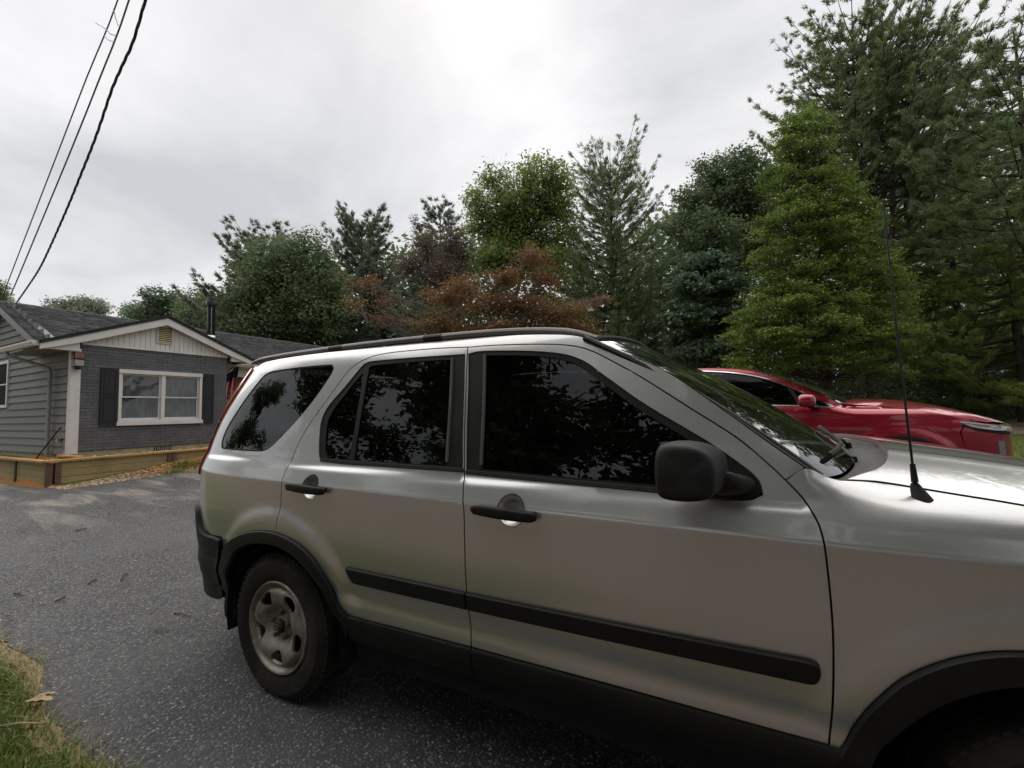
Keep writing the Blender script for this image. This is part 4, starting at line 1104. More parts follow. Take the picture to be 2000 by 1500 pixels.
# ------------------------------------------------------------------ wheels
def steel_wheel(parent, loc, side, R=0.334, rim=0.2055, W=0.205, spoke='steel'):
    """side -1: outer face looks to -y"""
    w = empty('wheel', loc); w.parent = parent; w.scale = (1, -side, 1) if False else (1, 1, 1)
    def fl(o):
        if side > 0:
            o.scale = (1, -1, 1)
        return o
    # tyre lathe about y; outer face at y=0, inner at y=W
    f = 0.0
    prof = [(rim-0.004, 0.018), (rim+0.004, 0.006), (rim+0.016, 0.000), (rim+0.05, -0.010), (rim+0.085, -0.010), (R-0.030, 0.002), (R-0.012, 0.016), (R-0.004, 0.030),
            (R, 0.046), (R, 0.062), (R-0.007, 0.064), (R-0.007, 0.070), (R, 0.072), (R+0.001, 0.098), (R-0.007, 0.100), (R-0.007, 0.106), (R+0.001, 0.108), (R, 0.134), (R-0.007, 0.136), (R-0.007, 0.142), (R, 0.144), (R, 0.160),
            (R-0.012, W-0.016), (R-0.030, W-0.002), (rim+0.06, W+0.008), (rim, W)]
    ty = MB().lathe(prof, 72, 'y').build('tyre', M['tyre'], w, smooth=True, sharp=math.radians(30)); fl(ty)
    # tread blocks across the shoulder
    mb = MB()
    for k in range(64):
        a = 2*math.pi*k/64
        for y0, y1, rr in ((0.012, 0.040, R-0.006), (W-0.040, W-0.012, R-0.006)):
            c = np.array([math.cos(a), 0, math.sin(a)]); t = np.array([-math.sin(a), 0, math.cos(a)])
            q = [c*(rr-0.006)+t*s_*0.010+np.array([0, y, 0]) for y in (y0, y1) for s_ in (-1, 1)]+[c*(rr+0.005)+t*s_*0.009+np.array([0, y, 0]) for y in (y0, y1) for s_ in (-1, 1)]
            mb.add(q, [(4, 5, 7, 6), (0, 1, 5, 4), (2, 3, 7, 6), (0, 2, 6, 4), (1, 3, 7, 5)])
    fl(tag(mb.build('tread', M['tyre'], ty), kind='stuff'))
    ty.children[0].scale = (1, 1, 1)
    # rim barrel and flange
    rb = MB().lathe([(rim-0.002, 0.016), (rim+0.004, 0.004), (rim, -0.004), (rim-0.006, -0.002), (rim-0.010, 0.010), (rim-0.022, 0.020), (rim-0.026, 0.05), (rim-0.045, 0.09), (rim-0.045, 0.16), (rim-0.01, W)], 64, 'y').build('rim', M['wheel'], w, smooth=True); fl(rb)
    # pressed disc with five windows
    h = pchip([(0.0, 0.012), (0.030, 0.012), (0.036, 0.032), (0.070, 0.034), (0.088, 0.022), (0.108, 0.006), (0.135, 0.000), (0.160, 0.000), (0.172, 0.008), (0.180, 0.018), (0.186, 0.026)])
    def disc(u, z, off=0.0):
        u = np.asarray(u, float); z = np.asarray(z, float)
        def b(u, z):
            r = np.hypot(u, z); a = np.arctan2(z, u)
            rib = 0.009*np.cos(5*(a-math.radians(90)))*sst(0.07, 0.13, r)*sst(0.182, 0.15, r)
            return np.stack([u, h(r)-rib, z], -1)
        P = b(u, z); e = 1e-3; n = np.cross(b(u+e, z)-b(u-e, z), b(u, z+e)-b(u, z-e)); n /= np.linalg.norm(n, axis=-1, keepdims=True)
        return P+n*off, n
    holes = []
    if spoke == 'steel':
        for k in range(5):
            a = math.radians(90+36+72*k); rad = np.array([math.cos(a), math.sin(a)]); tg = np.array([-rad[1], rad[0]])
            t = np.linspace(0, 2*math.pi, 22, endpoint=False)
            c = rad*0.139
            # slightly triangular window: wider towards the rim
            lx = 0.031*np.sin(t); ly = 0.042*np.cos(t)*(1+0.34*np.sin(t))
            holes.append(loop(c+lx[:, None]*rad+ly[:, None]*tg))
    else:
        for k in range(10):
            a = math.radians(18+36*k); rad = np.array([math.cos(a), math.sin(a)]); tg = np.array([-rad[1], rad[0]]); t = np.linspace(0, 2*math.pi, 18, endpoint=False)
            holes.append(loop(rad*0.12*(rim/0.19)+(0.055*np.sin(t))[:, None]*rad+(0.026*np.cos(t)*(1+0.5*np.sin(t)))[:, None]*tg))
    rr = 0.186 if spoke == 'steel' else rim-0.01
    dk = panel('wheel_disc', disc, loop(circle((0, 0), rr, 60)), holes, M['wheel' if spoke == 'steel' else 'alloy'], rb, res=0.011, flange=0.012)
    MB().lathe([(0.0, 0.06), (rim-0.03, 0.06)], 32, 'y').build('brake', M['underbody'], rb)
    cp = MB().lathe([(0.0, -0.004), (0.022, -0.003), (0.029, 0.001), (0.033, 0.010), (0.033, 0.03)], 28, 'y').build('hub_cap', M['dark_metal'], rb, smooth=True)
    for k in range(5):
        a = math.radians(90+72*k)
        MB().lathe([(0, 0.008), (0.008, 0.010), (0.010, 0.014), (0.010, 0.045)], 6, 'y', c=(0.057*math.cos(a), 0, 0.057*math.sin(a))).build('lug_nut', M['rust'], rb)
    if spoke == 'steel':
        # raised H badge in a rounded frame
        e = MB(); y0, y1 = -0.0075, -0.002
        e.prism([(-0.0105, -0.011), (-0.0065, -0.011), (-0.0075, 0.011), (-0.0125, 0.011)], y0, y1, 'y')
        e.prism([(0.0065, -0.011), (0.0105, -0.011), (0.0125, 0.011), (0.0075, 0.011)], y0, y1, 'y')
        e.box((-0.008, y0, -0.0022), (0.008, y1, 0.0022))
        fr = [(-0.013, -0.0155), (0.013, -0.0155), (0.0165, -0.011), (0.019, 0.011), (0.016, 0.0155), (-0.016, 0.0155), (-0.019, 0.011), (-0.0165, -0.011)]
        for (a, b) in zip(fr, fr[1:]+fr[:1]): e.tube([(a[0], -0.005, a[1]), (b[0], -0.005, b[1])], 0.0013, 5)
        e.build('emblem', M['alloy'], rb)
    if side > 0:
        for ch in rb.children: pass
    return w
# ------------------------------------------------------------------ the silver car
SIL = Surf(.89, [(-.98, .89), (-.975, .62), (-.96, .37), (-.92, .20), (-.845, .108), (-.70, .050), (-.48, .020), (-.25, .006), (0, .001), (.3, 0), (1, 0), (1.7, 0), (2.1, .001), (2.4, .010), (2.7, .035), (2.95, .08), (3.15, .145), (3.30, .24), (3.40, .40), (3.45, .62), (3.47, .89)], .3,
           [(.10, .09), (.30, .055), (.44, .035), (.50, .022), (.545, .026), (.60, .016), (.68, .006), (.80, 0), (.90, 0), (.985, .0006), (.995, .002), (1.004, .0058), (1.03, .0165), (1.05, .0245), (1.062, .031), (1.073, .0402), (1.085, .0442), (1.12, .0534), (1.2, .0745), (1.3, .102), (1.4, .130), (1.5, .159), (1.58, .184), (1.61, .20), (1.635, .235), (1.66, .31), (1.68, .42)],
           [(.10, .09), (.30, .055), (.44, .035), (.50, .022), (.545, .02), (.60, .012), (.68, .004), (.80, 0), (.90, 0), (.985, .0006), (.995, .002), (1.004, .0055), (1.03, .016), (1.06, .032), (1.09, .062), (1.11, .098), (1.125, .14), (1.135, .19), (1.15, .3)],
           (2.10, 2.36), lambda S: .02-.018*S, [(.1, 0), (.9, 0), (1.05, .003), (1.2, .02), (1.36, .07), (1.52, .16), (1.60, .22), (1.66, .29)], (.3, -.85))
def _flare(cx, cz, r0, amp):
    # soft swelling of the sheet metal round a wheel arch
    def f(S, z):
        r = np.hypot(S-cx, (z-cz)*1.0)
        return amp*sst(r0+0.13, r0+0.05, r)*sst(0.40, 0.55, z)
    return f
SIL.bumps = [_flare(0.0, 0.33, 0.45, 0.013), _flare(2.62, 0.31, 0.49, 0.009)]

R_ARCH = [(-.50, .42), (-.47, .56), (-.43, .635), (-.35, .695), (-.235, .742), (-.105, .772), (.0, .779), (.10, .770), (.205, .742), (.295, .690), (.365, .61), (.428, .513), (.475, .462), (.52, .452)]
R_INNER = [(-.425, .40), (-.40, .50), (-.365, .57), (-.305, .635), (-.215, .685), (-.10, .713), (.0, .720), (.09, .712), (.18, .685), (.25, .640), (.32, .575), (.385, .495), (.425, .43), (.445, .36)]
F_ARCH = [(2.105, .462), (2.128, .470), (2.150, .500), (2.175, .56), (2.205, .615), (2.262, .69), (2.328, .742), (2.389, .773), (2.445, .790), (2.53, .802), (2.62, .805), (2.72, .800), (2.82, .778), (2.92, .735), (3.0, .672), (3.055, .59), (3.09, .50), (3.10, .44)]
F_INNER = [(2.165, .36), (2.185, .43), (2.21, .50), (2.245, .56), (2.295, .625), (2.352, .675), (2.41, .709), (2.465, .728), (2.54, .742), (2.62, .746), (2.71, .742), (2.80, .722), (2.88, .685), (2.945, .635), (2.99, .57), (3.02, .50), (3.035, .44), (3.04, .40)]

def build_silver():
    A = empty('parked_car', (-1.964, 2.2038, 0.0))
    tag(A, 'silver compact SUV with dark tinted windows and black side moulding, nearest the camera', 'car')
    S = SIL; U0, U1 = S.U[0], S.U[-1]
    made = []
    eu = np.arange(-.84, 3.2, .02); ez = np.interp(eu, S.U, S.D[:, 0]); zc = .02-.018*ez+1.0
    EX = np.vstack([np.column_stack([eu, zc+dz, zc, 0*eu+.030]) for dz in (-.022, -.012, -.004, .002, .009, .022)])
    EX = EX[np.argsort(EX[:, 0], kind='stable')]
    def P(name, outer, holes=(), mat='silver', parent=A, **k):
        if mat == 'silver': k['extra'] = EX
        return panel(name, S, outer, holes, M[mat], parent, **k)
    c_rd = crv([(.45, 1.591), (.371, 1.567), (.312, 1.532), (.244, 1.443), (.17, 1.345), (.115, 1.265), (.074, 1.174), (.055, 1.092), (.048, 1.036), (.047, .96), (.045, .889), (.027, .777)])
    c_rt = crv([(.979, 1.586), (.85, 1.594), (.697, 1.598), (.55, 1.598), (.45, 1.591)])
    c_b = crv([(.979, 1.586), (1.0, 1.42), (1.022, 1.25), (1.046, 1.095), (1.066, 1.0), (1.073, .94), (1.075, .69), (1.080, .481)])
    c_ft = crv([(.979, 1.586), (1.123, 1.582), (1.331, 1.566), (1.446, 1.548), (1.518, 1.521), (1.577, 1.487), (1.684, 1.42), (1.828, 1.318), (1.953, 1.229), (2.027, 1.159), (2.065, 1.118)])
    c_ff = crv([(2.065, 1.118), (2.100, 1.075), (2.122, 1.032), (2.131, 1.0), (2.136, .941), (2.140, .808), (2.137, .685), (2.128, .56), (2.119, .487)])
    c_ra = crv(R_ARCH, 0.02); c_fa = crv(F_ARCH, 0.02)
    rev = lambda c: c[::-1]
    # ---- rear door
    arc = c_ra[(c_ra[:, 0] > 0.027)]
    arc = arc[arc[:, 1] > 0.473]
    d_out = loop(c_rt, c_rd, arc, [(.50, .472), (1.080, .481)], rev(c_b))
    w_out = loop(crv([(.244, 1.129), (.228, 1.17), (.203, 1.28), (.214, 1.335), (.245, 1.380), (.305, 1.443), (.385, 1.537), (.412, 1.556), (.461, 1.563), (.70, 1.561), (.924, 1.556), (.970, 1.555)]), crv([(.970, 1.555), (.99, 1.42), (1.012, 1.25), (1.036, 1.097)]), crv([(1.036, 1.097), (.70, 1.101), (.421, 1.104), (.30, 1.106), (.262, 1.111), (.244, 1.129)]))
    cup = circle((.248, .997), .052, 30)
    rd = P('door', d_out, [w_out, cup], gap=.0025, res=.022, flange=.02)
    g1 = loop(crv([(.463, 1.119), (.436, 1.54), (.465, 1.545), (.70, 1.545), (.905, 1.540)], .02), [(.925, 1.40), (.945, 1.25), (.957, 1.115)])
    g0 = loop(crv([(.268, 1.16), (.246, 1.25), (.25, 1.32), (.33, 1.43), (.398, 1.51)], .02), [(.410, 1.505), (.433, 1.120), (.292, 1.122)])
    P('window_frame', w_out, [g1, g0], 'plastic', rd, off=-.004, res=.04, flange=.012)
    P('window_glass', inset_poly(g1, -.004), (), 'privacy_glass', rd, off=-.010, res=.05, flange=0)
    P('window_glass', inset_poly(g0, -.004), (), 'privacy_glass', rd, off=-.010, res=.05, flange=0)
    # ---- front door
    e_out = loop(c_ft, c_ff, [(2.119, .487), (1.6, .486), (1.080, .481)], rev(c_b))
    w2 = loop(crv([(.990, 1.555), (1.053, 1.561), (1.255, 1.544), (1.399, 1.521), (1.485, 1.487), (1.558, 1.433), (1.685, 1.337), (1.826, 1.247), (1.89, 1.206), (1.985, 1.133), (2.006, 1.100), (2.008, 1.078), (1.985, 1.065), (1.925, 1.061), (1.741, 1.069), (1.4, 1.080), (1.057, 1.092)]), crv([(1.057, 1.092), (1.034, 1.25), (1.012, 1.42), (.990, 1.555)]))
    cup2 = circle((1.262, .980), .052, 30)
    fd = P('door', e_out, [w2, cup2], gap=.0025, res=.022, flange=.02)
    g2 = loop(crv([(1.072, 1.545), (1.255, 1.529), (1.385, 1.507), (1.465, 1.475), (1.538, 1.422), (1.665, 1.325), (1.80, 1.238), (1.845, 1.205)]), [(1.845, 1.205), (1.80, 1.086)], crv([(1.80, 1.086), (1.4, 1.098), (1.120, 1.108)]), [(1.095, 1.35)])
    P('window_frame', w2, [g2], 'plastic', fd, off=-.004, res=.04, flange=.012)
    P('window_glass', inset_poly(g2, -.004), (), 'privacy_glass', fd, off=-.010, res=.05, flange=0)
    # channel strips beside the door glass
    for q in ([(.908, 1.545), (.935, 1.35), (.958, 1.128)], [(1.066, 1.548), (1.092, 1.35), (1.113, 1.122)]):
        c = crv(q, .05); rows = []
        for dx, of in ((-.007, -.004), (-.004, .003), (.004, .003), (.007, -.004)):
            rows.append(S(c[:, 0]+dx, c[:, 1], of)[0])
        strip('window_channel', rows, M['cowl_plastic'], rd if q[0][0] < .95 else fd)
    # belt seal
    for dr, q in ((rd, [(.262, 1.109), (.421, 1.103), (.70, 1.100), (1.040, 1.096)]), (fd, [(1.054, 1.091), (1.4, 1.079), (1.741, 1.068), (1.93, 1.060)])):
        c = crv(q, .05); rows = [S(c[:, 0], c[:, 1]+dz, of)[0] for dz, of in ((-.004, .001), (-.002, .006), (.009, .006), (.014, -.008))]
        strip('belt_seal', rows, M['rubber'], dr)
    # ---- handles and cups
    for dr, c, u0, u1, zz in ((rd, (.248, .997), .108, .368, .998), (fd, (1.262, .980), 1.113, 1.368, .980)):
        t = np.linspace(0, 2*math.pi, 30, endpoint=False); rows = []
        for r, dp in ((.052, 0.0), (.049, -.006), (.042, -.016), (.030, -.024), (.015, -.028), (.002, -.029)):
            rows.append(S(c[0]+r*np.cos(t), c[1]+r*np.sin(t), dp-.001)[0])
        R = np.array(rows); R = np.concatenate([R, R[:, :1]], 1)
        cu = strip('handle_cup', R, M['silver'], dr)
        V, n = S(np.array([c[0]]), np.array([c[1]]))
        # handle bar: squashed tube standing off the skin
        k = 15; uu = np.linspace(u0, u1, k); secs = []
        for i, u in enumerate(uu):
            f = i/(k-1); hh = .0165+.003*math.sin(f*math.pi); th = .011; so = .018+.014*math.sin(min(1, max(0, f))*math.pi)**.5
            if f < .12: hh *= .94; th *= 1.2
            if i in (0, k-1): hh *= .62; th *= .55
            p, n = S(np.array([u]), np.array([zz-.010*f])); p, n = p[0], n[0]
            ring = []
            for a in np.linspace(0, 2*math.pi, 12, endpoint=False):
                ca, sa = math.cos(a), math.sin(a)
                sq = lambda v: math.copysign(abs(v)**.6, v)
                ring.append(p+n*(so+sq(ca)*th)+np.array([0, 0, 1])*sq(sa)*hh)
            secs.append(ring)
        hd = blob('door_handle', secs, M['plastic'], dr, 1)
        for uu_ in (u0+.022, u1-.022):
            p, n = S(np.array([uu_]), np.array([zz-.006])); p, n = p[0], n[0]
            MB().tube([p-n*.012, p+n*.03], .012, 10).build('handle_mount', M['plastic'], dr, smooth=True)
        if dr is fd:
            p, n = S(np.array([u0+.018]), np.array([zz])); p, n = p[0], n[0]
            MB().tube([p+n*.02, p+n*.0405], .007, 12).build('lock', M['dark_metal'], dr, smooth=True)
    # ---- side mouldings
    def moulding(q, dr):
        P_ = loop(q); hts = ((0.0, .004), (0.002, .012), (.008, .017))
        o = panel('side_moulding', S, inset_poly(P_, .004), (), M['plastic'], dr, off=.016, res=.03, flange=.0)
        rows = []
        for ins, of in ((0.0, -.004), (0.0, .008), (.0015, .0135), (.004, .016)):
            Q = inset_poly(P_, ins); Q = np.vstack([Q, Q[:1]]); rows.append(S(Q[:, 0], Q[:, 1], of)[0])
        strip('moulding_edge', rows, M['plastic'], dr)
    moulding(np.vstack([crv([(.478, .682), (.478, .677), (.490, .648), (.512, .624), (.530, .619)], .008), crv([(.530, .619), (1.0755, .620)], .04), crv([(1.0725, .680), (.478, .682)], .04)]), rd)
    moulding(np.vstack([crv([(1.0765, .680), (1.6, .683), (2.085, .690)], .04), crv([(2.085, .690), (2.103, .686), (2.110, .672), (2.108, .650), (2.098, .636), (2.082, .632)], .008), crv([(2.082, .632), (1.6, .625), (1.0795, .620)], .04)]), fd)
    # ---- fender
    c_hg = crv([(2.189, 1.119), (2.265, 1.113), (2.336, 1.104), (2.383, 1.098), (2.447, 1.090), (2.523, 1.080), (2.70, 1.052), (2.90, 1.012), (3.06, .970), (3.18, .925)], .03)
    f_arch = c_fa[c_fa[:, 1] > .466]
    f_out = loop(c_ff, f_arch, [(3.10, .47), (3.13, .62), (3.10, .74), (3.06, .80), (3.15, .86), (3.19, .915)], rev(c_hg), crv([(2.161, 1.128), (2.112, 1.152), (2.065, 1.118)]))
    fe = P('fender', f_out, (), gap=.0022, res=.022, flange=.02)
    # ---- quarter panel with pillar and roof side in one pressing
    c_wt = crv([(1.527, 1.559), (1.63, 1.505), (1.761, 1.436), (1.906, 1.322), (2.031, 1.217), (2.112, 1.152)])
    c_top = crv([(-.79, 1.625), (-.6, 1.632), (-.4, 1.636), (0, 1.640), (.4, 1.640), (.9, 1.632), (1.16, 1.622), (1.34, 1.606), (1.45, 1.588), (1.527, 1.559)], .03)
    r_arch2 = c_ra[(c_ra[:, 0] <= .027) & (c_ra[:, 1] > .60)]
    q_out = loop(c_top, c_wt, [(2.065, 1.118)], rev(c_ft), c_rt, c_rd, rev(r_arch2), [(-.47, .690), (-.60, .684), (-.70, .70), (-.745, .745), (-.80, .80), (-.85, .82)], crv([(-.85, .82), (-.85, 1.0), (-.85, 1.2), (-.84, 1.4), (-.82, 1.55), (-.79, 1.625)]))
    q_gl = loop(crv([(-.612, 1.150), (-.636, 1.185), (-.634, 1.27), (-.597, 1.378), (-.560, 1.480), (-.528, 1.540), (-.485, 1.558), (-.399, 1.565), (-.089, 1.569), (.140, 1.567), (.178, 1.562), (.194, 1.548), (.190, 1.522), (.111, 1.403), (.015, 1.294), (-.100, 1.188), (-.150, 1.154), (-.20, 1.142), (-.30, 1.140), (-.425, 1.141), (-.575, 1.143), (-.612, 1.150)]))
    qp = P('quarter_panel', q_out, [q_gl], gap=.002, res=.024, flange=.018)
    P('window_glass', inset_poly(q_gl, .004), (), 'privacy_glass', qp, off=-.004, res=.05, flange=.008)
    P('window_seal', inset_poly(q_gl, -.001), [inset_poly(q_gl, .006)], 'rubber', qp, off=-.003, res=.05, flange=.008)
    # ---- black lower cladding
    def sill(u0, u1, z0, z1, par):
        uu = np.linspace(u0, u1, 30); zt = np.linspace(z0, z1, 30); rows = []
        for dz, of in ((0.0, -.004), (-.002, .010), (-.012, .016), (-.085, .014), (-.115, .004), (-.135, -.03), (-.14, -.12)):
            rows.append(S(uu, zt+dz, of)[0])
        strip('sill_cladding', rows, M['plastic'], par)
    sill(.455, 1.0785, .472, .480, A); sill(1.0825, 2.155, .480, .488, A)
    def arch(outer, inner, parent, name='arch_cladding'):
        n = 60
        def rs(c):
            c = np.asarray(c); c = crv(c, .01); L = np.concatenate([[0], np.cumsum(np.hypot(*np.diff(c, axis=0).T))]); t = np.linspace(0, L[-1], n)
            return np.stack([np.interp(t, L, c[:, 0]), np.interp(t, L, c[:, 1])], 1)
        o_, i_ = rs(outer), rs(inner); rows = []
        for f, of in ((0.0, -.006), (0.0, .009), (.05, .016), (.5, .020), (.9, .020), (1.0, .012)):
            c = o_*(1-f)+i_*f; rows.append(S(c[:, 0], c[:, 1], of)[0])
        last = rows[-1]; rows.append(last+np.array([0, .05, 0])); rows.append(last+np.array([0, .13, .0]))
        return strip(name, rows, M['plastic'], parent)
    arch(R_ARCH[:-1], R_INNER, A); arch(F_ARCH[1:], F_INNER, A)
    # bumper corner
    b_out = loop([(U0+.002, .83), (-1.2, .83), (-.90, .825), (-.845, .81)], crv([(-.845, .81), (-.80, .785), (-.755, .728), (-.71, .696), (-.65, .683), (-.52, .682), (-.465, .675)]), [(-.485, .60), (-.50, .52), (-.505, .44)], crv([(-.505, .44), (-.60, .425), (-.75, .45), (-.9, .46)]), [(-1.2, .46), (U0+.002, .46)])
    rb_ = P('bumper', b_out, (), 'plastic', A, off=.022, res=.03, flange=.05)
    P('bumper_lower', loop([(U0+.002, .452), (-1.0, .452)], crv([(-.9, .452), (-.75, .442), (-.60, .418), (-.505, .433)]), crv([(-.505, .433), (-.51, .375), (-.56, .345), (-.7, .33), (-.9, .33)]), [(U0+.002, .33)]), (), 'plastic', rb_, off=.016, res=.03, flange=.05)
    # mud flap behind the rear wheel
    fl = MB(); fl.prism([(-.43, .46), (-.475, .46), (-.492, .32), (-.485, .275), (-.455, .262), (-.395, .275), (-.385, .30), (-.40, .40)], -.835, -.70, 'y')
    fl.build('mud_flap', M['rubber'], A)
    # tail lamp
    tl = P('tail_lamp', loop(crv([(-.80, 1.30), (-.81, 1.20), (-.825, 1.08), (-.84, 1.0), (-.87, .985), (-.93, .99)]), crv([(-.96, 1.08), (-.955, 1.25), (-.94, 1.33)])), (), 'tail_red', A, off=.010, res=.02, flange=.02)
    P('tail_lamp_upper', loop(crv([(-.775, 1.595), (-.765, 1.57), (-.765, 1.45), (-.785, 1.36), (-.80, 1.302)]), crv([(-.94, 1.332), (-.92, 1.45), (-.885, 1.56), (-.85, 1.60)])), (), 'tail_orange', tl, off=.010, res=.02, flange=.02)
    near = [o for o in A.children]
    for o in near: mirror_copy(o, A)
    # ---- tailgate (own half, then mirrored)
    t_out = loop([(U0+.001, .84), (-1.2, .84), (-.96, .84)], crv([(-.96, .84), (-.965, 1.0), (-.97, 1.2), (-.96, 1.4), (-.93, 1.55), (-.90, 1.625)]), [(U0+.001, 1.625)])
    t_gl = loop([(U0+.06, 1.16), (-1.10, 1.16)], crv([(-1.10, 1.16), (-1.06, 1.2), (-1.06, 1.4), (-1.05, 1.54)]), [(U0+.06, 1.55)])
    tg = P('tailgate', t_out, [], res=.04, flange=.02)
    P('rear_glass', t_gl, (), 'privacy_glass', tg, off=.004, res=.06, flange=.004)
    mirror_copy(tg, A)
    sp = MB().lathe([(0, -.21), (.25, -.21), (.31, -.19), (.33, -.15), (.33, -.02), (.31, 0)], 40, 'x', c=(-1.0, 0, .86)).build('spare_wheel_cover', M['plastic'], A, smooth=True)
    # ---- roof
    su = np.linspace(-.74, 1.47, 60); eu = np.interp(su, c_top[:, 0], c_top[:, 0]); zt = np.interp(su, c_top[:, 0], c_top[:, 1])
    E_, _ = S(su, zt-.002, 0.0)
    rows = []
    ws = np.linspace(-1, 1, 33)
    for i in range(len(su)):
        y0 = -E_[i, 1]; front = sst(1.20, 1.47, su[i]); back = sst(-.45, -.74, su[i])
        cr = .052*(1-.05*front)-.012*back
        fwd = .075*front
        rows.append([(E_[i, 0]+fwd*(1-w*w), w*y0, E_[i, 2]+cr*(1-abs(w)**2.6)) for w in ws])
    strip('roof', rows, M['silver'], A)
    hdr = np.array(rows[-1])
    # ---- windshield, trim, cowl
    base_c = crv([(2.150, -.765, 1.118), (2.215, -.66, 1.118), (2.285, -.45, 1.130), (2.325, -.2, 1.140), (2.335, 0, 1.143), (2.325, .2, 1.140), (2.285, .45, 1.130), (2.215, .66, 1.118), (2.150, .765, 1.118)], .05)
    n = 41
    def rs3(c):
        L = np.concatenate([[0], np.cumsum(np.linalg.norm(np.diff(c, axis=0), axis=1))]); t = np.linspace(0, L[-1], n); return np.stack([np.interp(t, L, c[:, k]) for k in range(3)], 1)
    top = rs3(hdr+np.array([.012, 0, -.010])); bot = rs3(base_c); rows = []
    for f in np.linspace(0, 1, 16):
        bul = .030*math.sin(f*math.pi)
        r = top*(1-f)+bot*f; r[:, 0] += bul*.5; r[:, 2] += bul*.7; rows.append(r)
    ws_o = strip('windshield', rows, M['windshield_glass'], A); WR = np.array(rows)
    for k in (0, -1):
        e = WR[:, k]; s_ = 1 if k == 0 else -1
        mb = MB().tube(e+np.array([.002, -.004*s_, .004]), .014, 8, sx=1.3, sz=.8); mb.build('windshield_trim', M['plastic'], ws_o, smooth=True)
        pil = np.array([S(np.array([u]), np.array([z]), -.002)[0][0] for u, z in crv([(1.527, 1.559), (1.63, 1.505), (1.761, 1.436), (1.906, 1.322), (2.031, 1.217), (2.112, 1.152)], .06)])
        if s_ < 0: pil = pil*[1, -1, 1]
        L = np.linspace(0, 1, 14); pe = np.stack([np.interp(L, np.linspace(0, 1, len(pil)), pil[:, q]) for q in range(3)], 1)
        ge = np.stack([np.interp(L, np.linspace(0, 1, len(e)), e[:, q]) for q in range(3)], 1)
        strip('pillar_trim', [pe+[0, 0, .002], (pe+ge)/2+[.002, 0, .006], ge], M['plastic'], ws_o)
    MB().tube(WR[0]+np.array([.004, 0, .002]), .010, 6).build('windshield_trim', M['plastic'], ws_o, smooth=True)
    # hood
    hs = np.linspace(2.27, 3.30, 56); rows = []
    zE = np.interp(hs, c_hg[:, 0], c_hg[:, 1]); zE = np.where(hs > 3.18, .925-(hs-3.18)*.55-(hs-3.18)**2*1.5, zE)
    EE, _ = S(np.minimum(hs, 3.24), zE, 0.0)
    nw = 49; ws = np.linspace(-1, 1, nw)
    cw = pchip([(0, 2.415), (.25, 2.408), (.5, 2.385), (.7, 2.355), (.84, 2.322), (.91, 2.292), (.955, 2.255), (1.0, 2.215)])   # rear edge of the bonnet, scooped for the cowl
    G = np.zeros((56, nw, 3))
    for j, w in enumerate(ws):
        s0 = float(cw(abs(w)))
        for i in range(56):
            f = i/55; sx = s0+(3.30-s0)*f
            zed = float(np.interp(sx, hs, zE)); ye = float(-np.interp(sx, hs, EE[:, 1]))-.003
            cr = .085*(1-.35*sst(2.9, 3.3, sx))*(1-abs(w)**3.2)
            rib = .006*math.exp(-((abs(w)-.62)/.045)**2)
            fr = -.10*max(0, (sx-3.1)/.2)**2*0
            G[i, j] = (sx+.10*(1-w*w)*sst(2.9, 3.3, sx), w*ye, zed+.002+cr+rib-.05*sst(3.1, 3.3, sx)*0)
    hood = strip('hood', G, M['silver'], A)
    # sheet metal closing the bonnet's leading edge down to the lamps and grille
    uf = np.linspace(3.15, U1-.002, 60); rows = [G[-1]]
    for zq in (.905, .885, .865):
        EFq, _ = S(uf, np.full(60, zq), -.006); row = []
        for j, w in enumerate(ws):
            yy = -abs(G[-1][j][1]); row.append((float(np.interp(yy, EFq[:, 1], EFq[:, 0])), G[-1][j][1], zq))
        rows.append(row)
    strip('hood_nose', rows, M['silver'], hood)
    # cowl: black scuttle between bonnet edge and glass
    he = G[0]; rows = []
    gl = rs3(base_c); L = np.linspace(0, 1, nw); ge = np.stack([np.interp(L, np.linspace(0, 1, n), gl[:, q]) for q in range(3)], 1)
    for f, dz in ((0.0, -.022), (.06, -.028), (.3, -.034), (.7, -.03), (1.0, -.012)):
        r = he*(1-f)+ge*f; r[:, 2] += dz*np.clip((1-np.abs(ws))*9, .3, 1); rows.append(r)
    cowl = strip('cowl', rows, M['cowl_plastic'], A)
    strip('hood_edge', [he+[0, 0, -.001], he+[-.004, 0, -.008], he+[-.002, 0, -.03]], M['silver'], hood)
    # wipers
    for (p0, p1, p2) in (((2.30, -.36, 1.125), (2.215, -.55, 1.150), (2.13, -.05, 1.235)), ((2.37, .10, 1.138), (2.30, -.02, 1.165), (2.17, .52, 1.235))):
        wp = MB().tube([p0, (np.array(p0)+p1)/2+[0, 0, .02], p1], [.009, .008, .006], 8, sz=.5).build('wiper_arm', M['plastic'], A, smooth=True)
        MB().lathe([(0, .016), (.010, .014), (.012, 0), (.012, -.03)], 12, c=p0).build('wiper_pivot', M['plastic'], wp, smooth=True)
    def on_ws(f, g):
        i = f*(WR.shape[0]-1); j = g*(WR.shape[1]-1); return WR[int(i), int(j)]+np.array([.012, 0, .012])
    for f0, g0, f1, g1 in ((.985, .10, .90, .46), (.985, .50, .90, .86)):
        pts = [on_ws(f0*(1-t)+f1*t, g0*(1-t)+g1*t) for t in np.linspace(0, 1, 8)]
        MB().tube(crv(pts, .04), .008, 6).build('wiper_blade', M['rubber'], A, smooth=True)
    # ---- roof rails
    c = crv([(-.60, -.640, 1.632), (-.52, -.640, 1.646), (-.3, -.642, 1.656), (0, -.645, 1.660), (.4, -.645, 1.661), (.9, -.645, 1.652), (1.16, -.648, 1.640), (1.34, -.655, 1.622), (1.45, -.668, 1.600), (1.525, -.690, 1.572)], .05)
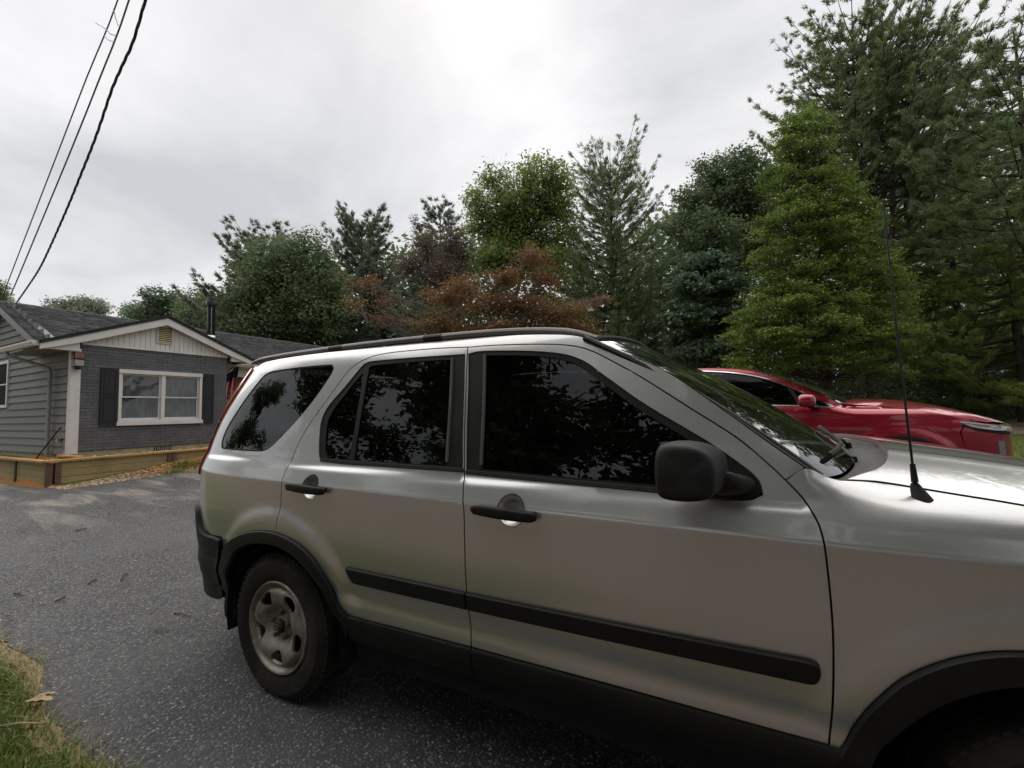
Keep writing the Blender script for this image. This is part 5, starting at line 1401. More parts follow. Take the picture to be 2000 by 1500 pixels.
    rl = MB().tube(c, np.interp(np.linspace(0, 1, len(c)), [0, .06, .93, 1], [.008, .0215, .0215, .011]), 12, sx=1.0, sz=.72).build('roof_rail', M['rail'], A, smooth=True)
    for u in (.12, .75):
        k = np.argmin(abs(c[:, 0]-u)); MB().tube(c[k-1:k+2]+np.array([0, 0, .0]), .0222, 12, cap=False, sz=.735).build('rail_cover', M['plastic'], rl, smooth=True)
    mirror_copy(rl, A)
    # ---- door mirror
    def mirror_unit():
        secs = []
        for y, sx, sz, cx, cz in ((-.905, .060, .062, 1.885, 1.150), (-.935, .080, .076, 1.868, 1.157), (-.985, .085, .080, 1.852, 1.160), (-1.050, .086, .079, 1.844, 1.160), (-1.082, .084, .076, 1.842, 1.159), (-1.094, .076, .068, 1.841, 1.158), (-1.099, .055, .048, 1.840, 1.157)):
            ring = []
            for a in np.linspace(0, 2*math.pi, 16, endpoint=False):
                ca, sa = math.cos(a), math.sin(a); sq = lambda v, e=.42: math.copysign(abs(v)**e, v)
                x = cx+sx*.86*sq(ca)*(1.0 if ca < 0 else .96-.10*abs(sa)); z = cz+sz*.92*sq(sa)*(1-(.34 if sa > 0 else .10)*max(0, ca)**.8)
                ring.append((x, y+.022*max(0, sa)*(1 if y < -1.0 else .3)+.016*max(0, ca), z))
            secs.append(ring)
        mo = blob('door_mirror', secs, M['plastic'], A, 2)
        # glass on the rear face
        MB().box((1.786, -1.06, 1.105), (1.792, -.94, 1.205), bev=.002).build('mirror_glass', M['chrome'], mo)
        t = np.linspace(0, 2*math.pi, 29); sq2 = lambda v: np.sign(v)*np.abs(v)**.42
        MB().tube(np.stack([1.783+0*t, -1.000+.078*sq2(np.cos(t)), 1.156+.062*sq2(np.sin(t))], 1), .0045, 6, cap=False).build('mirror_rim', M['cowl_plastic'], mo, smooth=True)
        arm = []
        for y, x0, x1, z0, z1 in ((-.83, 1.86, 2.0, 1.075, 1.135), (-.87, 1.86, 1.985, 1.077, 1.133), (-.91, 1.85, 1.965, 1.085, 1.145), (-.95, 1.84, 1.94, 1.10, 1.16)):
            arm.append([(x0, y, z0), ((x0+x1)/2, y, z0-.006), (x1, y, z0+.006), (x1+.006, y, (z0+z1)/2), (x1, y, z1-.006), ((x0+x1)/2, y, z1+.004), (x0, y, z1), (x0-.004, y, (z0+z1)/2)])
        blob('mirror_arm', arm, M['plastic'], mo, 2)
        pl = loop(crv([(1.86, 1.072), (1.985, 1.070), (2.0, 1.085), (1.995, 1.10), (1.97, 1.135), (1.87, 1.212)], .02))
        panel('mirror_base', S, pl, (), M['plastic'], mo, off=.004, res=.03, flange=.012)
        return mo
    mo = mirror_unit(); mirror_unit_far = mirror_copy(mo, A)
    for ob in (mirror_unit_far,)+tuple(mirror_unit_far.children):
        if ob.name.startswith(('door_mirror', 'mirror_arm')):
            md = ob.modifiers.new('subsurf', 'SUBSURF'); md.levels = 2; md.render_levels = 2
    # ---- aerial on the fender
    q, nn = S(np.array([2.350]), np.array([1.088])); q = q[0]
    an = blob('aerial_base', [[(q[0]+x*sc+ox, q[1]-.004+y*sc*.9+oy, q[2]+dz) for x, y in ((-.030, 0), (-.012, -.016), (.012, -.016), (.028, 0), (.012, .016), (-.012, .016))] for sc, dz, ox, oy in ((1.0, -.028, .006, -.014), (.95, -.012, .003, -.006), (.68, .010, -.004, .004), (.42, .026, -.008, .010), (.28, .032, -.008, .010))], M['plastic'], A, 2)
    b0 = q+np.array([-.008, .006, .032])
    MB().tube([b0, b0+[-.002, 0, .045]], [.0075, .0055], 10).build('aerial_foot', M['plastic'], an, smooth=True)
    MB().tube([b0+[-.002, 0, .045], b0+[-.012, .004, .40], b0+[-.018, .008, .73]], [.0030, .0024, .0018], 8).build('aerial_mast', M['flue_black'], an, smooth=True)
    # ---- front end (beyond the frame)
    for mir in (False, True):
        def FP(nm, out, mat, off=0.0, **k): return panel(nm, S, out, (), M[mat], A, off=off, mirror=mir, res=.05, **k)
        FP('bumper', loop([(3.10, .47), (3.13, .62), (3.10, .74), (3.07, .79), (3.3, .76), (3.6, .72), (U1-.002, .70), (U1-.002, .46)]), 'silver')
        FP('bumper_lower', loop([(3.08, .46), (U1-.002, .455), (U1-.002, .27), (3.3, .28), (3.10, .34)]), 'plastic', .006)
        FP('headlamp', loop([(3.09, .80), (3.3, .77), (3.62, .735), (3.60, .88), (3.3, .905), (3.19, .90)]), 'lamp')
        FP('grille', loop([(3.63, .735), (U1-.002, .71), (U1-.002, .86), (3.62, .875)]), 'plastic', -.01)
    # ---- inner shell, wells, floor, cabin
    sh = MB(); uu = np.linspace(-.82, 3.15, 90); zz = np.linspace(.36, 1.09, 16)
    for sg in (1, -1):
        G2 = []
        for u in uu:
            p = S(np.full(16, u), zz, -.045)[0]; p[:, 1] *= sg; G2.append(p)
        G2 = np.array(G2); F2 = []
        for i in range(89):
            for j in range(15):
                uc, zc = (uu[i]+uu[i+1])/2, (zz[j]+zz[j+1])/2
                if math.hypot(uc, zc-.33) < .44 or math.hypot(uc-2.62, zc-.33) < .46 or (uc > 2.1 and zc > 1.0): continue
                F2.append((i*16+j, (i+1)*16+j, (i+1)*16+j+1, i*16+j+1))
        sh.add(G2.reshape(-1, 3), F2)
    sh.build('inner_shell', M['underbody'], A)
    for cx, r in ((0.0, .415), (2.62, .435)):
        for sg in (1, -1):
            t = np.linspace(-.25, math.pi+.25, 20); V = []
            for y in (.865*sg, .50*sg):
                for a in t: V.append((cx+r*math.cos(a), y, .325+r*.93*math.sin(a)))
            F3 = [(i, i+1, 20+i+1, 20+i) for i in range(19)]+[(20+i, 20+i+1, 40) for i in range(19)]; V.append((cx, .5*sg, .25))
            MB().add(V, F3).build('wheel_liner', M['underbody'], A)
    ub = MB().box((-.80, -.74, .30), (-.42, .74, .50)); ub.box((.44, -.80, .27), (2.16, .80, .36)); ub.box((-.5, -.49, .30), (3.1, .49, .46)); ub.box((3.06, -.62, .28), (3.30, .62, .7)); ub.box((2.1, -.5, .46), (3.2, .5, .9))
    ub.build('underbody', M['underbody'], A)
    def cab(nm, a, b, bev=.03): MB().box(a, b, bev=bev).build(nm, M['upholstery'], A, smooth=True)
    cab('dashboard', (1.90, -.70, .80), (2.20, .70, 1.07), .04)
    for s0, ys in ((1.05, (-.37, .37)), (.22, (-.38, .38))):
        for y in ys:
            cab('seat', (s0, y-.24, .50), (s0+.50, y+.24, .68), .05)
            st = MB().box((-.08, -.23, 0), (.06, .23, .56), Matrix.Translation((s0-.02, y, .64)) @ Matrix.Rotation(-.26, 4, 'Y'), bev=.04); st.build('seat_back', M['upholstery'], A, smooth=True)
            st = MB().box((-.05, -.12, 0), (.04, .12, .17), Matrix.Translation((s0-.18, y, 1.20)) @ Matrix.Rotation(-.15, 4, 'Y'), bev=.03); st.build('headrest', M['upholstery'], A, smooth=True)
    t = np.linspace(0, 2*math.pi, 25); sw = np.stack([1.72+.05*np.sin(t)*1.6, .37+.18*np.cos(t), 1.02+.16*np.sin(t)], 1)
    MB().tube(sw, .015, 8, cap=False).build('steering_wheel', M['plastic'], A, smooth=True)
    hl = np.array(rows[0]) if False else None
    su2 = np.linspace(-.72, 1.46, 20); rr = []
    for u in su2:
        e = S(np.array([u]), np.array([np.interp(u, c_top[:, 0], c_top[:, 1])-.03]), -.02)[0][0]; rr.append([(e[0], w*-e[1], e[2]+.035*(1-w*w)) for w in np.linspace(-1, 1, 12)])
    strip('headliner', rr, M['upholstery'], A)
    # ---- wheels
    for x in (0.0, 2.62):
        for sg in (-1, 1):
            w = steel_wheel(A, (x, .872*sg, .330), -1)
            if sg > 0: w.rotation_euler = (0, 0, math.pi)
            else: w.rotation_euler = (0, math.radians(0 if x == 0 else 40), 0)
    return A
build_silver()
# ------------------------------------------------------------------ the red car
RED = Surf(.95, [(-1.06, .95), (-1.05, .60), (-1.02, .34), (-.95, .19), (-.80, .095), (-.5, .035), (-.2, .008), (.2, 0), (1, 0), (1.9, 0), (2.3, .004), (2.7, .016), (3.0, .045), (3.28, .085), (3.50, .155), (3.65, .265), (3.74, .42), (3.785, .65), (3.80, .95)], .3,
           [(.10, .10), (.30, .07), (.42, .045), (.55, .05), (.68, .030), (.80, .012), (.90, .002), (.98, .010), (1.03, .030), (1.08, .028), (1.13, .040), (1.18, .060), (1.62, .205), (1.66, .24), (1.69, .31), (1.71, .42)],
           [(.10, .10), (.30, .07), (.42, .045), (.55, .03), (.68, .012), (.80, .004), (.90, .002), (.98, .010), (1.03, .022), (1.08, .030), (1.11, .055), (1.135, .10), (1.15, .16), (1.165, .25)],
           (2.15, 2.45), lambda S: .035-.022*S, [(.1, 0), (.9, 0), (1.2, .03), (1.4, .10), (1.6, .24), (1.7, .36)], (.3, -.9))
RED.bumps = [_flare(0.0, 0.36, 0.45, 0.02), _flare(2.765, 0.36, 0.45, 0.022)]
def build_red():
    A = empty('parked_car', (-1.265, 6.86, 0.135)); tag(A, 'glossy red SUV with chrome window line, parked beyond the silver one', 'car')
    S = RED; U0, U1 = S.U[0], S.U[-1]
    def P(name, outer, holes=(), mat='red', parent=A, **k): return panel(name, S, outer, holes, M[mat], parent, **k)
    fx = 2.765
    def ring(cx, r, a0, a1, n=40, cz=.37):
        a = np.radians(np.linspace(a0, a1, n)); return np.stack([cx+r*np.cos(a), cz+r*np.sin(a)], 1)
    c_top = crv([(-.80, 1.665), (-.4, 1.685), (0, 1.690), (.45, 1.690), (.80, 1.682), (1.05, 1.668), (1.30, 1.635), (1.45, 1.600)], .04)
    c_wt = crv([(1.45, 1.600), (1.62, 1.535), (1.80, 1.450), (1.98, 1.350), (2.14, 1.262), (2.27, 1.190)], .04)
    belt = crv([(-.60, 1.205), (0, 1.200), (.8, 1.195), (1.445, 1.188), (1.875, 1.172), (2.20, 1.150)], .05)
    wtop = crv([(-.60, 1.205), (-.50, 1.36), (-.34, 1.52), (-.10, 1.60), (.3, 1.632), (.785, 1.636), (.955, 1.628), (1.275, 1.582), (1.595, 1.490), (1.895, 1.338), (2.10, 1.215), (2.20, 1.150)], .03)
    win = loop(belt, wtop[::-1])
    sill_z = .46
    body = loop(c_top, c_wt, [(2.33, 1.150)], crv([(2.33, 1.150), (2.36, 1.05), (2.365, .9), (2.36, .7), (2.34, sill_z)]), [(.50, sill_z)], ring(0, .46, 13, 167), [(-.50, .47), (-.9, .5), (-.97, .75), (-.98, 1.0), (-.97, 1.3), (-.92, 1.55)])
    # door shut lines split the pressing
    xs = [.46, 1.30]
    bs = P('body_side', body, [inset_poly(win, -.012)], res=.035, flange=.02)
    def line(q, nm='shut_line'):
        c = crv(q, .04); strip(nm, [S(c[:, 0]-.003, c[:, 1], .0012)[0], S(c[:, 0]+.003, c[:, 1], .0012)[0]], M['underbody'], bs)
    line([(1.27, 1.17), (1.285, 1.0), (1.29, .8), (1.285, .47)]); line([(.10, 1.18), (.16, 1.0), (.30, .85), (.47, .65), (.50, .47)])
    P('window_glass', inset_poly(win, .010), (), 'privacy_glass', bs, off=-.008, res=.08, flange=0)
    P('window_frame', inset_poly(win, -.010), [inset_poly(win, .012)], 'plastic', bs, off=-.004, res=.06, flange=.01)
    Q = np.vstack([inset_poly(win, -.010), inset_poly(win, -.010)[:1]])
    ct = strip('chrome_trim', [S(q[:, 0], q[:, 1], o)[0] for q, o in ((np.vstack([inset_poly(win, -.013)]*1+[inset_poly(win, -.013)[:1]]), .0), (np.vstack([inset_poly(win, -.010), inset_poly(win, -.010)[:1]]), .006), (np.vstack([inset_poly(win, .000), inset_poly(win, .000)[:1]]), .006), (np.vstack([inset_poly(win, .004), inset_poly(win, .004)[:1]]), -.004))], M['chrome'], bs)
    for q in ([(1.03, 1.62), (1.08, 1.40), (1.12, 1.19)], [(.955, 1.62), (1.0, 1.40), (1.03, 1.19)], [(-.05, 1.60), (.05, 1.40), (.10, 1.19)]):
        c = crv(q, .05); strip('window_pillar', [S(c[:, 0]-.018, c[:, 1], -.002)[0], S(c[:, 0]+.018, c[:, 1], -.002)[0]], M['flue_black'], bs)
    c = crv([(1.80, 1.385), (1.86, 1.27), (1.90, 1.172)], .05); strip('window_pillar', [S(c[:, 0]-.022, c[:, 1], -.002)[0], S(c[:, 0]+.022, c[:, 1], -.002)[0]], M['plastic'], bs)
    for u0, z0 in ((1.42, 1.03), (.42, 1.05)):
        secs = []
        for f in np.linspace(0, 1, 7):
            p, n = S(np.array([u0+.20*f]), np.array([z0])); p, n = p[0], n[0]; k = .5 if f in (0, 1) else 1
            secs.append([p+n*(.03+math.cos(a)*.010*k)+np.array([0, 0, math.sin(a)*.014*k]) for a in np.linspace(0, 6.283, 8, endpoint=False)])
        blob('door_handle', secs, M['red'], bs, 1)
    # fender
    c_hg = crv([(2.30, 1.178), (2.565, 1.155), (2.905, 1.105), (3.15, 1.045), (3.32, .978)], .04)
    P('fender', loop(crv([(2.33, 1.150), (2.36, 1.05), (2.365, .9), (2.36, .7), (2.34, sill_z)]), ring(fx, .455, 168, 20), [(3.26, .53), (3.28, .70), (3.24, .86), (3.27, .94), (3.325, .975)], c_hg[::-1]), (), gap=.002, res=.03, flange=.02)
    # arches and sills in black
    for cx in (0.0, fx):
        a0, a1 = ring(cx, .462, 8, 172), ring(cx, .405, 8, 172); rows = [S((a0*(1-f)+a1*f)[:, 0], (a0*(1-f)+a1*f)[:, 1], of)[0] for f, of in ((0, -.004), (0, .008), (.3, .014), (.9, .014), (1, .006))]
        rows.append(rows[-1]+[0, .12, 0]); strip('arch_cladding', rows, M['plastic'], A)
    uu = np.linspace(.44, 2.36, 20); strip('sill_cladding', [S(uu, sill_z+dz+0*uu, of)[0] for dz, of in ((.01, -.004), (.005, .012), (-.10, .012), (-.15, -.03))], M['plastic'], A)
    # front
    hl = P('headlamp', loop(crv([(3.25, .975), (3.34, .965), (3.50, .942), (3.70, .915), (3.86, .900)]), crv([(3.86, .860), (3.70, .868), (3.50, .888), (3.36, .915), (3.25, .965)])), (), 'lamp', A, off=.006, res=.02, flange=.02)
    P('marker_lamp', loop(crv([(3.27, .962), (3.36, .950), (3.50, .930)]), crv([(3.50, .912), (3.38, .930), (3.28, .955)])), (), 'tail_red', hl, off=.009, res=.02, flange=.004)
    P('lamp_trim', loop(crv([(3.27, .946), (3.36, .902), (3.50, .876), (3.70, .856), (3.86, .848)]), crv([(3.86, .836), (3.70, .844), (3.50, .864), (3.36, .890), (3.26, .938)])), (), 'flue_black', hl, off=.010, res=.02, flange=.006)
    bp = P('bumper', loop([(3.26, .53), (3.28, .70), (3.25, .86), (3.28, .925)], crv([(3.36, .885), (3.50, .858), (3.70, .836), (3.9, .82)]), [(3.9, .45), (3.5, .42), (3.26, .45)]), (), 'red', A, off=.002, res=.03, flange=.02)
    P('running_lamp', loop([(3.56, .78), (3.63, .775), (3.64, .62), (3.60, .58), (3.57, .62)]), (), 'lamp', bp, off=.008, res=.03, flange=.006)
    P('bumper_lower', loop([(3.26, .44), (3.5, .41), (U1-.002, .41), (U1-.002, .24), (3.4, .26), (3.2, .34)]), (), 'plastic', A, off=.004, res=.05)
    P('grille', loop([(3.91, .86), (U1-.002, .86), (U1-.002, .45), (3.91, .45)]), (), 'plastic', A, off=-.01, res=.05)
    P('nose', loop([(3.34, .998), (3.5, .955), (3.7, .925), (3.87, .908), (U1-.002, .905), (U1-.002, .865), (3.87, .862)]), (), 'red', A, off=-.004, res=.05)
    # rear
    P('tailgate', loop([(U0+.002, .6), (-1.0, .6), (-1.02, 1.0), (-1.0, 1.4), (-.93, 1.66), (U0+.002, 1.66)]), (), 'red', A, res=.06)
    P('bumper', loop([(U0+.002, .59), (-.95, .59), (-.52, .47), (-.55, .34), (U0+.002, .34)]), (), 'plastic', A, off=.02, res=.06)
    P('tail_lamp', loop([(-.90, 1.02), (-1.15, 1.0), (-1.3, 1.02), (-1.3, 1.12), (-1.1, 1.14), (-.92, 1.10)]), (), 'tail_red', A, off=.008, res=.04)
    P('rear_glass', loop([(U0+.002, 1.22), (-1.12, 1.22), (-1.08, 1.56), (U0+.002, 1.58)]), (), 'privacy_glass', A, off=.006, res=.08)
    # mirror
    secs = []
    for y, sx, sz, cx, cz in ((-1.0, .05, .05, 1.985, 1.215), (-1.03, .085, .075, 1.955, 1.222), (-1.10, .092, .080, 1.935, 1.224), (-1.17, .085, .070, 1.925, 1.220), (-1.20, .05, .04, 1.92, 1.215)):
        secs.append([(cx+sx*math.copysign(abs(math.cos(a))**.7, math.cos(a)), y, cz+sz*math.copysign(abs(math.sin(a))**.7, math.sin(a))) for a in np.linspace(0, 6.283, 14, endpoint=False)])
    mo = blob('door_mirror', secs, M['red'], A, 2)
    blob('mirror_arm', [[(x, y, z) for x, z in ((1.93+o, 1.13), (2.03+o, 1.13), (2.04+o, 1.16), (1.94+o, 1.165))] for y, o in ((-.88, .06), (-.95, .05), (-1.02, .02), (-1.10, -.01))], M['plastic'], mo, 1)
    near = list(A.children)
    for o in near:
        c = mirror_copy(o, A)
        for q in (c,)+tuple(c.children):
            if q.name.startswith(('door_mirror', 'mirror_arm', 'door_handle')):
                md = q.modifiers.new('subsurf', 'SUBSURF'); md.levels = 2; md.render_levels = 2
    # roof, windshield, hood
    su = np.linspace(-.78, 1.44, 50); zt = np.interp(su, c_top[:, 0], c_top[:, 1]); E_, _ = S(su, zt-.002); ws = np.linspace(-1, 1, 25); rows = []
    for i in range(50):
        fr = sst(1.0, 1.44, su[i]); rows.append([(E_[i, 0]+.10*fr*(1-w*w), w*-E_[i, 1], E_[i, 2]+.045*(1-abs(w)**2.6)) for w in ws])
    strip('roof', rows, M['red'], A)
    hdr = np.array(rows[-1]); base = crv([(2.27, -.80, 1.188), (2.40, -.6, 1.195), (2.50, -.3, 1.20), (2.53, 0, 1.20), (2.50, .3, 1.20), (2.40, .6, 1.195), (2.27, .80, 1.188)], .08)
    b2 = np.stack([np.interp(np.linspace(0, 1, 25), np.linspace(0, 1, len(base)), base[:, k]) for k in range(3)], 1); R = []
    for f in np.linspace(0, 1, 10):
        r = hdr*(1-f)+b2*f; r[:, 0] += .02*math.sin(f*math.pi); r[:, 2] += .03*math.sin(f*math.pi); R.append(r)
    strip('windshield', R, M['windshield_glass'], A)
    ue = np.linspace(3.32, U1-.002, 60); zt_ = np.interp(ue, [3.32, 3.50, 3.70, 3.87, U1], [.974, .946, .919, .903, .900]); EF, _ = S(ue, zt_, -.002)
    yo = EF[:, 1]; rows = []
    rear = lambda w: 2.30+.22*(1-w*w)
    for i in range(44):
        f = i/43; r = []
        for w in ws:
            k = min(abs(w), 1); yt = yo[0]*k; xf = float(np.interp(yt, yo, EF[:, 0])); zf = float(np.interp(yt, yo, EF[:, 2]))
            x = rear(w)+(xf-rear(w))*f; ze = float(np.interp(2.30+(3.32-2.30)*f, c_hg[:, 0], c_hg[:, 1])); ye = float(np.interp(2.30+1.02*f, [2.30, 2.6, 2.9, 3.15, 3.32], [float(S(np.array([q]), np.array([np.interp(q, c_hg[:, 0], c_hg[:, 1])]))[0][0, 1]) for q in (2.30, 2.6, 2.9, 3.15, 3.32)]))
            zc_ = 1.178+.062+(zf-1.178-.062)*f**2.3; kk = k**3.2
            r.append((x, math.copysign(-ye*k, w)*.998, ze*kk+zc_*(1-kk)))
        rows.append(r)
    strip('hood', rows, M['red'], A)
    # insides
    ub = MB().box((-.9, -.80, .30), (-.5, .80, .6)); ub.box((.5, -.85, .28), (2.3, .85, .40)); ub.box((-.6, -.55, .30), (3.3, .55, .5)); ub.box((2.3, -.5, .5), (3.3, .5, .95)); ub.build('underbody', M['underbody'], A)
    for cx in (0, fx):
        for sg in (1, -1):
            t = np.linspace(-.2, math.pi+.2, 18); V = [(cx+.42*math.cos(a), y*sg, .37+.42*math.sin(a)) for y in (.93, .55) for a in t]
            MB().add(V, [(i, i+1, 19+i, 18+i) for i in range(17)]+[tuple(range(18, 36))]).build('wheel_liner', M['underbody'], A)
    MB().box((2.0, -.75, .8), (2.35, .75, 1.13), bev=.04).build('dashboard', M['upholstery'], A, smooth=True)
    for s0 in (1.15, .25):
        for y in (-.40, .40):
            MB().box((s0-.08, y-.25, .66), (s0+.06, y+.25, 1.28), bev=.05).build('seat_back', M['upholstery'], A, smooth=True)
            MB().box((s0, y-.25, .55), (s0+.5, y+.25, .72), bev=.05).build('seat', M['upholstery'], A, smooth=True)
            MB().box((s0-.10, y-.13, 1.30), (s0+.0, y+.13, 1.47), bev=.04).build('headrest', M['upholstery'], A, smooth=True)
    for x in (0.0, fx):
        for sg in (-1, 1):
            w = steel_wheel(A, (x, .925*sg, .368), -1, R=.372, rim=.245, W=.235, spoke='alloy')
            if sg > 0: w.rotation_euler = (0, 0, math.pi)
build_red()
# ------------------------------------------------------------------ trees
def at_px(px, py, D):
    return np.array([0, 0, EYE])+px_ray(px, py)*D

def leaf_mesh(name, C, size, mat, parent, rng, up=0.5, tint=(0, 1), aspect=0.55, out=None, tvar=None):
    """one rhombic leaf per centre; up biases the leaf plane towards horizontal"""
    n = len(C)
    d = rng.normal(0, 1, (n, 3)); d[:, 2] *= 0.55
    if out is not None: d += out*0.9
    d /= np.linalg.norm(d, axis=1, keepdims=True)+1e-9
    nv = rng.normal(0, 1, (n, 3)); nv[:, 2] += up*2.2
    s = np.cross(d, nv); s /= np.linalg.norm(s, axis=1, keepdims=True)+1e-9
    L = size*rng.uniform(0.6, 1.25, n)[:, None]; w = L*aspect
    q = np.cross(s, d)
    V = np.stack([C-d*L*0.5, C+s*w*0.5-q*w*0.12, C+d*L*0.5, C-s*w*0.5-q*w*0.12], 1).reshape(-1, 3)
    b = np.arange(n)*4
    o = mobj(name, V, np.stack([b, b+1, b+2, b+3], 1), mat, parent)
    t = rng.uniform(tint[0], tint[1], n) if tvar is None else np.clip(tvar+rng.normal(0, 0.16, n), 0, 1)
    a = o.data.attributes.new('tint', 'FLOAT', 'FACE'); a.data.foreach_set('value', t.astype(np.float32))
    return o

def bend(p0, p1, sag, rng, k=5, wob=0.06):
    t = np.linspace(0, 1, k)[:, None]; L = np.linalg.norm(p1-p0)
    P = p0*(1-t)+p1*t; P[:, 2] += sag*L*np.sin(t[:, 0]*math.pi)
    P[1:-1] += rng.normal(0, wob*L/k, (k-2, 3))
    return P

def broadleaf(name, label, base, lobes, mat, seed, trunk_r=0.22, leaf=0.16, nleaf=36000, stems=1, bark='bark', group=None, flat=0.8, tips_per=38, dens_gap=0.0, aspect=0.55, up=0.6, limb_r=0.06, cat='tree', shell=0.5, clump=0.15):
    """lobes: list of (centre xyz, rx, rz[, weight]); limbs run from the trunk to every lobe"""
    rng = np.random.default_rng(seed)
    T = empty(name, tuple(base)); tag(T, label, cat, group)
    base = np.asarray(base, float); wood = MB()
    cen = np.array([l[0] for l in lobes]); top = cen[:, 2].max(); ctr = cen.mean(0)
    zlow = min(l[0][2]-l[2] for l in lobes)
    trunks = []
    for s in range(stems):
        a = rng.uniform(0, 6.28); sp = 0.0 if stems == 1 else 0.10
        end = np.array([ctr[0]+(0 if stems == 1 else (cen[:, 0].max()-cen[:, 0].min())*0.16*math.cos(a)), ctr[1]+(0 if stems == 1 else 0.5*math.sin(a)), base[2]+(top-base[2])*0.82])
        P = bend(base+[sp*math.cos(a)*2, sp*math.sin(a)*2, -0.2], end, 0.0, rng, 9, 0.25)
        r = trunk_r*np.linspace(1.0, 0.22, 9)/(1 if stems == 1 else 1.5); r[0] *= 1.25
        wood.tube(P-base, r, 9); trunks.append(P)
    tips = []; tw = []; outs = []; tv = []
    wsum = sum((l[3] if len(l) > 3 else 1.0)*l[1]*l[1]*l[2] for l in lobes)
    for l in lobes:
        c, rx, rz = np.asarray(l[0], float), l[1], l[2]; wt = (l[3] if len(l) > 3 else 1.0)
        tr = trunks[int(rng.integers(len(trunks)))]
        zt = c[2]-rz*0.7-0.35*np.linalg.norm(c[:2]-ctr[:2]); k = int(np.clip(np.searchsorted(tr[:, 2], zt), 1, 7))
        L = bend(tr[k], c, -0.04, rng, 6, 0.35); rad = limb_r*(0.6+0.5*rx)
        wood.tube(L-base, np.linspace(rad, rad*0.4, 6), 6)
        n = max(5, int(tips_per*(0.5+rx)))
        d = rng.normal(0, 1, (n, 3)); d /= np.linalg.norm(d, axis=1, keepdims=True)
        rr = rng.uniform(shell, 1.0, (n, 1))**0.7*np.where(rng.uniform(0, 1, (n, 1)) < 0.16, rng.uniform(1.05, 1.32, (n, 1)), 1.0)
        tp = c+d*rr*np.array([rx, rx, rz])*rng.uniform(0.85, 1.12, (n, 1))
        lobe_t = rng.uniform(0.25, 0.75)
        for i in range(n):
            if i % 2 == 0: wood.tube(bend(L[int(rng.integers(2, 6))], tp[i], 0.03, rng, 4, 0.3)-base, np.linspace(rad*0.42, rad*0.10, 4), 4, cap=False)
        share = wt*rx*rx*rz/wsum
        tips.append(tp); tw.append(np.full(n, share/n)); outs.append(d); tv.append(np.full(n, lobe_t))
    tips = np.vstack(tips); tw = np.concatenate(tw); outs = np.vstack(outs); tv = np.concatenate(tv)
    wood.build('trunk', M[bark], T, smooth=True, sharp=math.radians(60), fix=False)
    idx = rng.choice(len(tips), nleaf, p=tw/tw.sum())
    # leaves cluster on flat sprays round each tip
    spr = np.array([max(0.10, clump*l[1]+0.05) for l in lobes for _ in range(max(5, int(tips_per*(0.5+l[1]))))])[idx]
    off = rng.normal(0, 1, (nleaf, 3))*spr[:, None]*np.array([1, 1, flat*0.62])
    C = tips[idx]+off-outs[idx]*spr[:, None]*rng.exponential(0.35, (nleaf, 1))
    leaf_mesh('crown', C-base, leaf, M[mat], T, rng, up, aspect=aspect, tvar=tv[idx])
    return T

